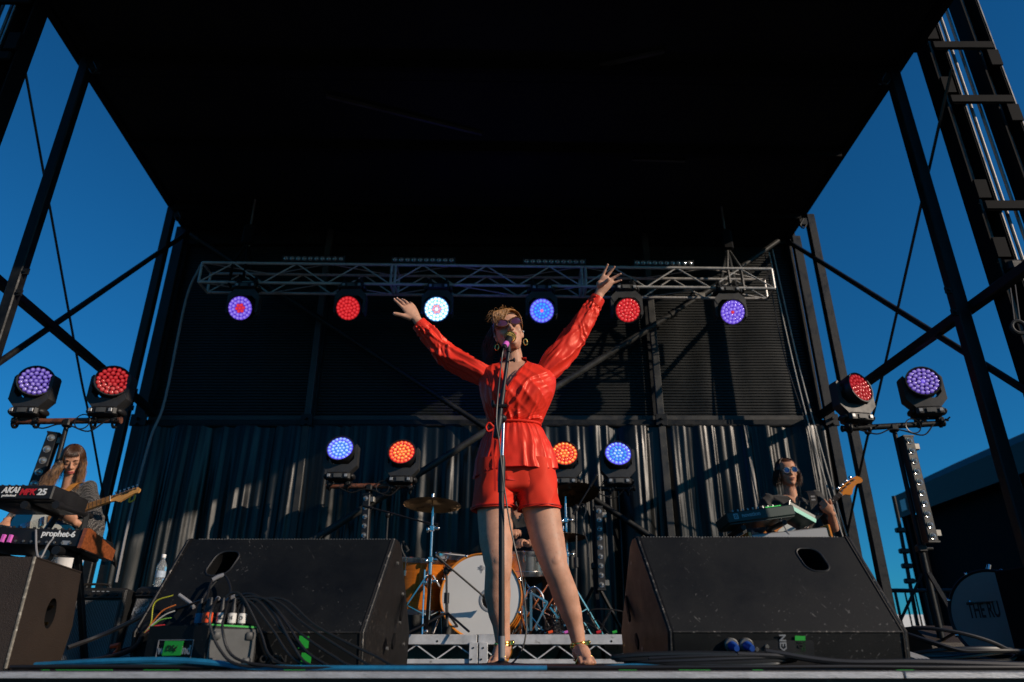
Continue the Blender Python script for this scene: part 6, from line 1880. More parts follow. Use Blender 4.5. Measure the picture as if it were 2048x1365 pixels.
for j in range(NV + 1):
    py, xl, xr, dep, dy = loft_sample(vmap[j])
    a, b = P(xl, py, YB + dy), P(xr, py, YB + dy)
    c = (a + b) / 2; hw = (b - a).length / 2 - .009 * max(0, min(1, (885 - py) / 25.0))
    row = []
    for i in range(NU):
        th = 2 * pi * i / NU
        cs, sn = math.cos(th), math.sin(th)
        base = c + V((hw * sgnpow(cs, .88), dep * sgnpow(sn, .92), 0))
        out = V((cs, sn * .8, 0)).normalized()
        front = max(0.0, -sn)
        d = 0.0
        if py < PYW:                                # above the tie
            h = (PYW - py) / 125.0                  # 0 at tie, 1 at shoulder
            rel = base - knot
            ang = math.atan2(rel.z, rel.x); rad = math.hypot(rel.x, rel.z)
            fall = min(1, rad / .07) * max(0, 1 - h * .70)
            w = nz(base.x * 9, base.z * 9, 4) * 1.6
            d += .0062 * fall * front ** .5 * ridge(ang * 10 + w, 1.8)
            d += .0042 * fall * front ** .5 * ridge(ang * 16 + w * 1.7 + 1, 1.6) + .0022 * front ** .5 * ridge(ang * 27 + w * 3, 1.2) * min(1, rad / .05)
            # gathers rising from the tie all round
            d += .0065 * max(0, 1 - h * 2.2) * ridge(th * 11 + nz(th * 3, h * 2) * 2.5, 1.3)
            # long soft diagonal pulls from the raised arms
            s_ = base.x * .75 + base.z * .66
            d += .0048 * front * min(1, h * 2) * ridge(s_ * 58 + nz(base.x * 6, base.z * 6, 9) * 2.4, 1.2) * (1 - .5 * h)
            for bb in bust:
                r2 = ((base.x - bb.x) ** 2 + (base.z - bb.z) ** 2) / .0042
                d += .014 * front * math.exp(-r2)
            d += .006 * min(1, h * 3) * min(1, (1.2 - h) * 3)          # bloused over the tie
        else:                                       # peplum below the tie
            h = (py - PYW) / 98.0
            ph = th * 8 + nz(th * 2.2, h * 1.2, 7) * 2.6
            d += (.003 + .009 * h) * (ridge(ph, 1.1) * .5 + .5) + .005 * h + .003 * nz(th * 7, h * 5, 2)
            d += .0035 * ridge(th * 19 + nz(th * 5, h) * 2, 1.4) * max(0, 1 - h * 1.6)
        dtie = (py - PYW) / 6.0
        d -= .010 * math.exp(-dtie * dtie)
        p = base + out * d
        if j == NV:                                 # hem slightly uneven
            pass
        p.z += (.012 * math.sin(th * 3 + .6) + .004 * nz(th * 6, 3)) * max(0, (py - 920) / 30.0)
        # wrap: the hem lifts towards the bassist's side
        p.z += .030 * max(0, cs) * max(0, (py - 880) / 70.0) - .012 * max(0, -cs) * max(0, (py - 880) / 70.0)
        row.append(p)
    rows.append(row)
mb = MB()
vN = P(1014, 781, YB - .11)                          # foot of the V neck
topL, topR = P(1003, 736, YB - .05), P(1046, 734, YB - .05)
def in_v(p):
    if p.y > YB - .012: return False
    if p.z < vN.z: return False
    t = (p.z - vN.z) / (topL.z - vN.z)
    xl = vN.x + (topL.x - vN.x) * min(t, 1.25); xr = vN.x + (topR.x - vN.x) * min(t, 1.25)
    return xl < p.x < xr
vs = [p for r in rows for p in r]; fs = []
for j in range(NV):
    for i in range(NU):
        i2 = (i + 1) % NU
        f = (j * NU + i, j * NU + i2, (j + 1) * NU + i2, (j + 1) * NU + i)
        if all(in_v(vs[q]) for q in f): continue
        fs.append(f)
used_ = set(q for f in fs for q in f)
for q in used_:
    p = vs[q]
    if in_v(p):
        t = min((p.z - vN.z) / (topL.z - vN.z), 1.25)
        xl_ = vN.x + (topL.x - vN.x) * t; xr_ = vN.x + (topR.x - vN.x) * t
        p.x = xl_ if abs(p.x - xl_) < abs(p.x - xr_) else xr_
mb.add(vs, fs)
bl = part(Tsg, 'blouse', mb, M['satin'], smooth=180)
# neckline bands follow the cut edge of the sheet
def surf_front(x, z):
    best = min((p for r in rows[:70] for p in r if p.y < YB), key=lambda p: (p.x - x) ** 2 + (p.z - z) ** 2)
    return best
for (tp, s) in ((topL, -1), (topR, 1)):
    pts = []
    for k in range(9):
        t = k / 8 * 1.03 - .10
        z = vN.z + (tp.z - vN.z) * t; x = vN.x + (tp.x - vN.x) * t
        q = surf_front(x, z); pts.append(V((x, min(q.y, YB - .02) - .007, z)))
    if s > 0:                                        # the overlapping front runs on down to the tie
        for k in range(1, 5):
            t = k / 5
            x = vN.x + (P(985, 850, YB - .1).x - vN.x) * t; z = vN.z + (P(985, 850, YB - .1).z - vN.z) * t
            pts.insert(0, V((x, surf_front(x, z).y - .004, z)))
    mbb = MB()
    q = catmull(pts, 4)
    ra, rb = [], []
    for p in q:
        ra.append(p + V((-s * .000, -.002, 0))); rb.append(p + V((s * .013, -.003, .004)))
    off_ = V((0, -.003, 0))
    mbb.rings([ra, [p + off_ for p in ra], [p + off_ for p in rb], rb, ra], caps=False, closed_u=False)
    part(bl, 'neck_band', mbb, M['satin'], smooth=60)
# tie belt, bow and tails
pts = []
for i in range(64):
    th = 2 * pi * i / 64
    py = 852
    c, hw, dp = sring(py, 974, 1086, .100, 0, 0)
    pts.append(c + V(((hw - .013) * sgnpow(math.cos(th), .88), dp * .98 * sgnpow(math.sin(th), .92), .003 * math.sin(th * 2 + 1))))
mb = MB(); mb.tube(pts, .0062, 8, closed=True); tb = part(Tsg, 'tie_belt', mb, M['satin'])
kn = P(988, 856, YB - .115)
mb = MB(); mb.ell(kn, (.012, .010, .011))
for lp in ([(0, 0), (-14, -12), (-24, -2), (-18, 12), (0, 4)], [(0, 0), (12, -8), (10, 22), (4, 34), (-2, 10)]):
    mb.tube(catmull([kn + V((x * .0016, -.008 - .004 * (i % 2), -y * .0018)) for i, (x, y) in enumerate(lp)], 5), .0048, 8)
part(tb, 'bow', mb, M['satin'])
for pp in ([(988, 858), (985, 900), (989, 940), (990, 982)], [(990, 858), (996, 890), (998, 930), (994, 962)]):
    mb = MB(); q = catmull([P(x, y, YB - .145) for (x, y) in pp], 6)
    ra = [p + V((-.0055, 0, 0)) for p in q]; rb = [p + V((.0055, -.002, 0)) for p in q]
    mb.rings([ra, [p + V((0, -.0025, 0)) for p in ra], [p + V((0, -.0025, 0)) for p in rb], rb, ra], caps=False, closed_u=False); part(tb, 'tie_tail', mb, M['satin'], smooth=60)
# under layer of the wrap, showing below the hem
rows2 = []
for j in range(26):
    t = j / 25; py = 905 + 66 * t
    c, hw, dp = sring(py, 959, 1104, .113, 0, 0)
    row = []
    for i in range(120):
        th = 2 * pi * i / 120
        d = .006 * ridge(th * 6 + nz(th * 2, t, 3) * 2 + 1, 1.2) * t + .003 * nz(th * 9, t * 4, 8)
        o = V((math.cos(th), math.sin(th), 0))
        p = c + V((hw * .985 * sgnpow(o.x, .88), dp * sgnpow(o.y, .92), 0)) + o * d
        p.z += (-.012 * o.x * (1 if o.y < 0 else 0)) * t * 0 + .006 * math.sin(th * 2) * t
        row.append(p)
    rows2.append(row)
mb = MB(); mb.rings(rows2, caps=False); ul = part(Tsg, 'blouse_under_layer', mb, M['satin'], smooth=180)
for (row, nm, par) in ((rows[-1], 'hem_stitch', bl), (rows2[-1], 'hem_stitch', ul)):
    mb = MB(); mb.tube(row, .0022, 5, closed=True); part(par, nm, mb, M['seam'])

# sleeves
def sleeve(S, E, W, rad, seed, cuff_len, tw):
    path = catmull([S, S.lerp(E, .5), E, E.lerp(W, .5), W], 24)
    m = len(path); n = 72
    rr = []
    u = None
    for i, p in enumerate(path):
        t = i / (m - 1)
        d = (path[min(i + 1, m - 1)] - path[max(i - 1, 0)]).normalized()
        if u is None: u = V((0, -1, 0))
        u = (u - d * u.dot(d)).normalized(); w_ = d.cross(u)
        j = min(int(t * (len(rad) - 1)), len(rad) - 2); f = t * (len(rad) - 1) - j; f = f * f * (3 - 2 * f)
        r = rad[j] * (1 - f) + rad[j + 1] * f
        ring = []
        for k in range(n):
            a = 2 * pi * k / n
            c, s = math.cos(a), math.sin(a)
            dd_ = 0
            # long folds along the arm, spiralling a little, and short crumples at elbow and cuff
            dd_ += .0058 * ridge(a * 2.5 + t * tw + nz(t * 3, seed, a * .4) * 2.2, 1.3) * min(1, t * 4 + .35) * min(1, (1 - t) * 5)
            el = math.exp(-((t - .52) / .13) ** 2)
            dd_ += .0050 * el * ridge(t * 30 + 4.2 * math.sin(a + seed) + nz(c * 1.5, s * 1.5, t * 6 + seed) * 4.0, 1.1) * (.4 + .6 * max(0, math.sin(a + seed)))
            cf = math.exp(-((t - .90) / .09) ** 2)
            dd_ += .0055 * cf * ridge(a * 7 + 3 * nz(c * 2, s * 2, t * 9), 1.1) + .003 * cf * ridge(t * 40 + 3.6 * math.sin(a + seed * 2) + nz(c * 2, s * 2, t * 7) * 4, 1.1)
            dd_ += .004 * nz(c * 3, s * 3, t * 9 + seed) + .0022 * ridge(a * 4.5 - t * 7 + 3 * nz(c, s, t * 4 + seed), 1.6) * min(1, t * 5)
            q = p + (u * c + w_ * s) * (r + dd_)
            q.z -= .016 * math.sin(pi * min(1, t * 1.05)) * (1 if (u * c + w_ * s).z < 0 else .2) * abs((u * c + w_ * s).z)
            ring.append(q)
        rr.append(ring)
    mb = MB(); mb.rings(rr, caps=False)
    sl = part(Tsg, 'sleeve', mb, M['satin'], smooth=180)
    d = (W - E).normalized(); W2 = W + d * .012
    mb = MB(); A = W2 - d * cuff_len; rings = []
    x, y, dd2 = frame_from(d)
    for (t, r) in ((0, .043), (.15, .0445), (.5, .0425), (.9, .0410), (1, .0400), (1.0, .0370), (.8, .0370)):
        rings.append([A + d * cuff_len * t + (x * math.cos(2 * pi * k / 40) + y * math.sin(2 * pi * k / 40)) * (r + .0018 * nz(k * .4, t * 3, seed)) for k in range(40)])
    mb.rings(rings, caps=False); cu = part(Tsg, 'cuff', mb, M['satin'], smooth=50)
    mb = MB()
    for t in (.3, .72):
        q = A + d * cuff_len * t + (V((-.5, -.75, -.45)) - d * V((-.5, -.75, -.45)).dot(d)).normalized() * .0435
        mb.ell(q, (.0062, .0062, .0062))
    part(cu, 'button', mb, M['satin'])
    mb = MB(); q = [p for p in rr[2]]; mb.tube(q, .0022, 5, closed=True); part(sl, 'shoulder_seam', mb, M['seam'])
SLs, SRs = P(990, 765, 3.45), P(1085, 756, 3.45)
sleeve(SLs, P(892, 706, 3.44), P(840, 650, 3.40), [.054, .062, .058, .053, .052, .042], 3.1, .052, 4)
sleeve(SRs, P(1148, 674, 3.47), P(1194, 600, 3.45), [.054, .069, .068, .062, .054, .042], 6.7, .052, -3)

# shorts: two lofted legs meeting at the middle
mb = MB()
for LEG, (xl0, xl1), (xr0, xr1), sd in ((0, (955, 943), (1036, 1033), 1), (1, (1026, 1036), (1108, 1121), 2)):
    rr = []
    for j in range(46):
        t = j / 45
        py = 925 + (1021 - 925) * t
        a, b = P(xl0 + (xl1 - xl0) * t, py, YB), P(xr0 + (xr1 - xr0) * t, py, YB)
        c = (a + b) / 2; hw = (b - a).length / 2
        ring = []
        for i in range(90):
            th = 2 * pi * i / 90
            d = .0045 * nz(math.cos(th) * 2.2, math.sin(th) * 2.2 + sd * 5, t * 3) + .003 * ridge(th * 3 + t * 5 + sd, 1.2) * t
            ctr = math.exp(-((math.cos(th) - (1 if LEG == 0 else -1)) / .5) ** 2)
            d += .004 * ctr * ridge(t * 16 + th * 3, 1.2)
            ring.append(c + V(((hw + d) * sgnpow(math.cos(th), .86), (.116 + .004 * t + d) * sgnpow(math.sin(th), .9), .005 * math.sin(th + 1) * t)))
        rr.append(ring)
    mb.rings(rr, caps=False)
    last = rr[-1]
    inner = [p + (V((sum(q.x for q in last) / 90, YB, p.z)) - p) * .05 + V((0, 0, .012)) for p in last]
    mb.rings([last, inner], caps=False)
sh = part(Tsg, 'shorts', mb, M['shorts'], smooth=60)
for (xa, xb) in ((943, 1033), (1036, 1121)):
    a, b = P(xa, 1017, YB), P(xb, 1017, YB); c = (a + b) / 2; hw = (b - a).length / 2
    mbq = MB(); mbq.tube([c + V(((hw + .004) * sgnpow(math.cos(2 * pi * k / 60), .86), .124 * sgnpow(math.sin(2 * pi * k / 60), .9), .005 * math.sin(2 * pi * k / 60 + 1))) for k in range(60)], .0022, 5, closed=True); part(sh, 'hem_stitch', mbq, M['seam'])
mbq = MB(); mbq.tube(catmull([P(1098, 948, YB - .07), P(1106, 975, YB - .06), P(1114, 1000, YB - .05)]), .0026, 5); part(sh, 'pocket_welt', mbq, M['seam'])
# pelvis filler so no light shows between the legs
rr = []
for j in range(12):
    t = j / 11; py = 922 + 68 * t
    c, hw, dp = sring(py, 954 - 3 * t, 1108 + 4 * t, .118, 0, 0)
    sc_ = 1.0 if t < .88 else 1 - ((t - .88) / .12) ** 2 * .25
    rr.append([c + V((hw * sc_ * .985 * sgnpow(math.cos(2 * pi * k / 80), .86), (dp * (.985 - .10 * math.exp(-(math.cos(2 * pi * k / 80) / .16) ** 2) * t) * sc_) * sgnpow(math.sin(2 * pi * k / 80), .9), 0)) for k in range(80)])
mb = MB(); mb.rings(rr, caps=True); part(sh, 'hip_panel', mb, M['shorts'], smooth=60)

# hair, glasses, earrings
def hq(x, y, z): return hm @ V((x * HK, y * HK, z * HK))
mb = MB()
rr = []
for j in range(13):
    ph = pi / 2 * j / 12 * 1.18
    ring = []
    for i in range(40):
        th = 2 * pi * i / 40
        x, y, z = .079 * math.sin(ph) * math.cos(th), .012 + .100 * math.sin(ph) * math.sin(th), .036 + .094 * math.cos(ph)
        if y < -.02:                                # keep the forehead clear
            z = max(z, .082 + .25 * (-y - .08))
            y = max(y, -.083)
        ring.append(hq(x, y, z))
    rr.append(ring)
mb.rings(rr, caps=False); mb.ell(hq(0, .012, .122), (.02, .02, .009))
mb.ell(hq(0, .045, .01), (.070 * HK, .062 * HK, .075 * HK), hm)
hair = part(Tsg, 'hair', mb, M['hair_dark'], smooth=180)
rnd = random.Random(3)
st = []
for i in range(520):                                # swept over the forehead towards the keyboard side
    u = rnd.random(); x0 = .045 - .075 * u + rnd.uniform(-.01, .01); y0 = -.045 + .09 * rnd.random()
    p0 = (x0 + .012, y0, .118 - .25 * x0 * x0 * 8 + rnd.uniform(-.004, .004))
    p1 = (x0 - .022, y0 - .042, .108 + rnd.uniform(-.006, .006))
    p2 = (x0 - .046, max(-.094, y0 - .064), .082 + rnd.uniform(-.012, .01))
    p3 = (-.058 + rnd.uniform(-.018, .030), -.078 + rnd.uniform(-.014, .022), .030 + rnd.uniform(-.025, .03))
    st.append(([hq(*p) for p in (p0, p1, p2, p3)], .0011 + rnd.random() * .0010))
for i in range(200):                                 # the other side, lying close, down to the ear
    y0 = -.06 + .12 * rnd.random()
    st.append(([hq(.030, y0, .116), hq(.062, y0 - .006, .094), hq(.075, y0 - .004, .058), hq(.0755, y0 + .004, .020 + rnd.uniform(-.01, .02))], .0012 + rnd.random() * .0008))
for i in range(26):                                 # flyaways
    a_ = rnd.uniform(0, 6.28); x0, y0 = .05 * math.cos(a_), .06 * math.sin(a_)
    st.append(([hq(x0, y0, .118), hq(x0 * 1.25 - .008, y0 * 1.2 - .008, .132 + rnd.uniform(-.004, .008)), hq(x0 * 1.45 - .014, y0 * 1.3 - .012, .124 + rnd.uniform(-.01, .012)), hq(x0 * 1.7 - .024, y0 * 1.4 - .01, .104 + rnd.uniform(-.02, .02))], .0006))
mb = MB(); strands(mb, st, rnd); part(hair, 'blond_fringe', mb, M['hair_blond'], smooth=180, stuff=True)
st = []
for i in range(90):                                 # dark lengths blown out behind
    z0 = .10 - .13 * rnd.random(); y0 = .03 + .06 * rnd.random()
    st.append(([hq(-.070, y0, z0), hq(-.090 - .02 * rnd.random(), y0 + .02, z0 - .04), hq(-.105 - .035 * rnd.random(), y0 + .05, z0 - .08), hq(-.115 - .05 * rnd.random(), y0 + .07, z0 - .12 - .04 * rnd.random())], .0020))
for i in range(60):
    x0 = rnd.uniform(-.07, .06); st.append(([hq(x0, .09, .05), hq(x0 * 1.1, .108, .0), hq(x0 * 1.1, .100, -.05), hq(x0 * 1.0, .090, -.085)], .003))
mb = MB(); strands(mb, st, rnd); part(hair, 'dark_lengths', mb, M['hair_dark'], smooth=180, stuff=True)
def hair_fall(q, rnd, n, az0, az1, ends, fall, out, r, E=(.084, .106, .100), C=(0, .012, .032), wave=.008, lift=1.02, part_x=0.0):
    # strands run from the parting down the skull ellipsoid, then hang free
    res = []
    Ri = q(0, 0, 0)
    for _ in range(n):
        az = math.radians(rnd.uniform(az0, az1)); e = rnd.uniform(*ends); f = rnd.uniform(*fall) if fall else 0
        k = lift * rnd.uniform(.985, 1.035)
        pts = []
        for j in range(6):
            ph = .12 + (e - .12) * j / 5
            x = E[0] * math.sin(ph) * math.cos(az) * k + part_x * (1 - j / 5); y = C[1] + E[1] * math.sin(ph) * math.sin(az) * k; z = C[2] + E[2] * math.cos(ph) * k
            pts.append(q(x, y, z))
        if f:
            w0 = rnd.uniform(0, 6.3); wl = rnd.uniform(5, 9); o = rnd.uniform(*out); last = pts[-1]
            hd = V((math.cos(az), math.sin(az), 0))
            for j in range(1, 7):
                t = j / 6
                pts.append(last + V((0, 0, -f * t)) + hd * (o * t + wave * math.sin(w0 + wl * t)) + V((0, wave * .6 * math.cos(w0 + wl * t), 0)))
        res.append((pts, r * rnd.uniform(.7, 1.2)))
    return res
def hair_cap(q, E=(.082, .104, .098), C=(0, .012, .032), line=.075, side=-.03):
    mb = MB(); mb.ell((0, 0, 0), 1.0, nu=40, nv=28)
    vs = [V((C[0] + p.x * E[0], C[1] + p.y * E[1], C[2] + p.z * E[2])) for p in mb.v]
    keep = []
    for f in mb.f:
        c = sum((vs[i] for i in f), V((0, 0, 0))) / len(f)
        lim = line if c.y < -.045 else (line + (side - line) * min(1, (c.y + .045) / .05) if c.y < .005 else -.085)
        if c.z > lim: keep.append(f)
    out = MB(); out.add([q(*p) for p in vs], keep)
    return out
def glasses(T, q, k, frame_m, lens_m, ry, rz, cx=.0335, round_=False, zc=.020):
    g_ = []
    mbf, mbl = MB(), MB()
    for s in (-1, 1):
        pts = []; lp = []
        for i in range(30):
            a = 2 * pi * i / 30
            x = math.cos(a) * ry; z = math.sin(a) * rz
            if not round_:
                z += .0025 * max(0, math.sin(a)) * (1 if s * x > 0 else -.2) ; x *= 1 + .10 * (math.sin(a) > 0) * (s * x > 0)
            yy = -.1065 + .9 * (abs(s * cx + x) - cx) ** 2 * 3 + (.010 if abs(s * cx + x) > .055 else 0) * (abs(s * cx + x) - .055) / .012
            pts.append(q(s * cx + x, yy, zc + z)); lp.append(q(s * cx + x * .96, yy + .0008, zc + z * .96))
        mbf.tube(pts, .0032 * k, 8, closed=True)
        mbl.add(lp + [q(s * cx, -.1072, zc)], [(i, (i + 1) % 30, 30) for i in range(30)])
        mbf.tube([q(s * .0655, -.094, zc + .008), q(s * .075, -.04, zc + .009), q(s * .0755, .01, zc + .006)], [.004 * k, .0028 * k, .0022 * k], 6)
    mbf.tube(catmull([q(-.010, -.1065, zc + .004), q(0, -.1085, zc + .008), q(.010, -.1065, zc + .004)], 4), .0026 * k, 6)
    G = part(T, 'sunglasses', mbf, M[frame_m]); part(G, 'tinted_lenses', mbl, M[lens_m], smooth=180)
glasses(Tsg, hq, HK, 'tortoise', 'lens', .0285, .0205, .0352)
for s in (-1, 1):
    mb = MB(); c = hq(s * .077, .006, -.056); mb.torus(c, .0155, .0036, basis(V((0, 0, 0)), V((.85, .5 * s, 0)).normalized(), V((0, 0, 1)), V((.5 * s, -.85, 0))).to_3x3() @ Matrix.Diagonal((.72, 1.1, 1)), 24, 8); part(Tsg, 'hoop_earring', mb, M['gold'])
    mb = MB(); mb.ell(hq(s * .077, -.002, .002), (.006, .007, .007)); part(Tsg, 'in_ear_monitor', mb, M['silver'])
# ------------------------------------------------------------------ band members
def band_person(label, J, skin, shirt, trousers, hm, fem, k, hands, sleeve_to, group=None, voxel=.0055, shoulder_r=.052, torso=None, shoes='black'):
    T = thing('person', label, 'person', V((J['hip'].x, J['hip'].y, J.get('base', 0))), group)
    wx = (J['sr'] - J['sl']).normalized()
    nb = (J['sl'] + J['sr']) / 2 + V((0, .01, .03))
    b = MB()
    spine = [J['hip'], J['hip'].lerp(nb, .5) + V((0, .01, 0)), nb]
    sw = (J['sr'] - J['sl']).length / 2
    sp_ = [(0, sw * .84, .105, .9), (.2, sw * .80, .105, .9), (.45, sw * .78, .105, .9), (.7, sw * .92, .12, .9), (.86, sw * .98, .105, .95), (.95, sw * .75, .075, 1), (1.0, sw * .35, .058, 1)]
    b.rings(torso_rings(spine, wx, [(t, a * .93, d * .93, p) for (t, a, d, p) in sp_]))
    limb(b, [nb - V((0, 0, .04)), nb.lerp(hm.translation, .5), hm @ V((0, .02, -.03))], [.062, .053, .050])
    head_geo(b, hm, fem, k)
    ar = .040 if fem else .046
    for s, w in (('l', hands[0]), ('r', hands[1])):
        S, E, W = J['s' + s], J['e' + s], J['w' + s]
        limb(b, [S, S.lerp(E, .5), E, E.lerp(W, .5), W], [ar * 1.1, ar, ar * .85, ar * .82, .026])
        hand_geo(b, W, *w)
    lr = .078 if fem else .082
    for s in ('l', 'r'):
        H, K, A = J['h' + s], J['k' + s], J['a' + s]
        limb(b, [H, H.lerp(K, .5), K, K.lerp(A, .35), A], [lr, lr * .92, lr * .68, lr * .66, .040])
    part(T, 'body', remeshed(b, voxel, 4), skin)
    # shirt
    b = MB()
    b.rings(torso_rings(spine, wx, [(t, a * 1.10 + .006, d * 1.12 + .006, p) for (t, a, d, p) in [(-.0, sw * .88, .112, .9)] + sp_[1:-1]] + [(1.0, sw * .36, .062, 1)]))
    for s in ('l', 'r'):
        S, E, W = J['s' + s], J['e' + s], J['w' + s]
        t = sleeve_to
        if t > 1: limb(b, [S, S.lerp(E, .5), E, E.lerp(W, .5), E.lerp(W, t - 1)], [ar * 1.65, ar * 1.7, ar * 1.65, ar * 1.7, ar * 1.05])
        else: limb(b, [S, S.lerp(E, t * .5), S.lerp(E, t)], [ar * 1.45, ar * 1.4, ar * 1.3])
    me = remeshed(b, voxel * 1.25, 4)
    nv = len(me.vertices)
    co = np.empty(nv * 3, dtype=np.float32); me.vertices.foreach_get('co', co); co = co.reshape(-1, 3)
    no = np.array([tuple(x.vector) for x in me.vertex_normals], dtype=np.float32)
    dis = np.array([.008 * noise.noise(V((p[0] * 9, p[1] * 9, p[2] * 6))) + .005 * ridge(p[0] * 18 + p[2] * 26 + 3 * noise.noise(V((p[0] * 7, p[1] * 7, p[2] * 7))), 1.2) for p in co.tolist()], dtype=np.float32)
    me.vertices.foreach_set('co', (co + no * dis[:, None]).ravel()); me.update()
    # open neck: drop faces above a V at the throat
    import bmesh
    bmx = bmesh.new(); bmx.from_mesh(me)
    th = nb + V((0, -.05, 0))
    dele = []
    for f in bmx.faces:
        r = f.verts[0].co - nb
        if (r.z > .012 and r.length < .115) or (r.y < -.02 and r.z > -.12 and abs(r.dot(wx)) < .055 * (1 + r.z / .12)):
            dele.append(f)
    bmesh.ops.delete(bmx, geom=dele, context='FACES')
    bmx.to_mesh(me); bmx.free()
    part(T, 'shirt', me, shirt)
    b = MB()
    b.rings(torso_rings(spine, wx, [(-.0, sw * .95, .12, .9), (.12, sw * .92, .115, .9)]))
    for s in ('l', 'r'):
        H, K, A = J['h' + s], J['k' + s], J['a' + s]
        limb(b, [H, H.lerp(K, .5), K, K.lerp(A, .5), A + V((0, 0, .02))], [lr * 1.2, lr * 1.1, lr * .9, lr * .85, lr * .75])
    part(T, 'trousers', remeshed(b, .009, 4), trousers)
    for s in ('l', 'r'):
        A = J['a' + s]
        b = MB(); z0 = J.get('base', 0)
        limb(b, [V((A.x, A.y + .05, z0 + .045)), V((A.x, A.y - .03, z0 + .05)), V((A.x, A.y - .13, z0 + .035)), V((A.x, A.y - .19, z0 + .028))], [.042, .045, .042, .028], 14)
        b.box((A.x, A.y - .07, z0 + .008), (.085, .28, .016), bev=.006)
        part(T, 'shoe', b, M[shoes])
    return T, nb, wx
def hmat(c, yaw, pitch, roll):
    return Matrix.Translation(c) @ (Matrix.Rotation(roll, 3, 'Y') @ Matrix.Rotation(yaw, 3, 'Z') @ Matrix.Rotation(pitch, 3, 'X')).to_4x4()

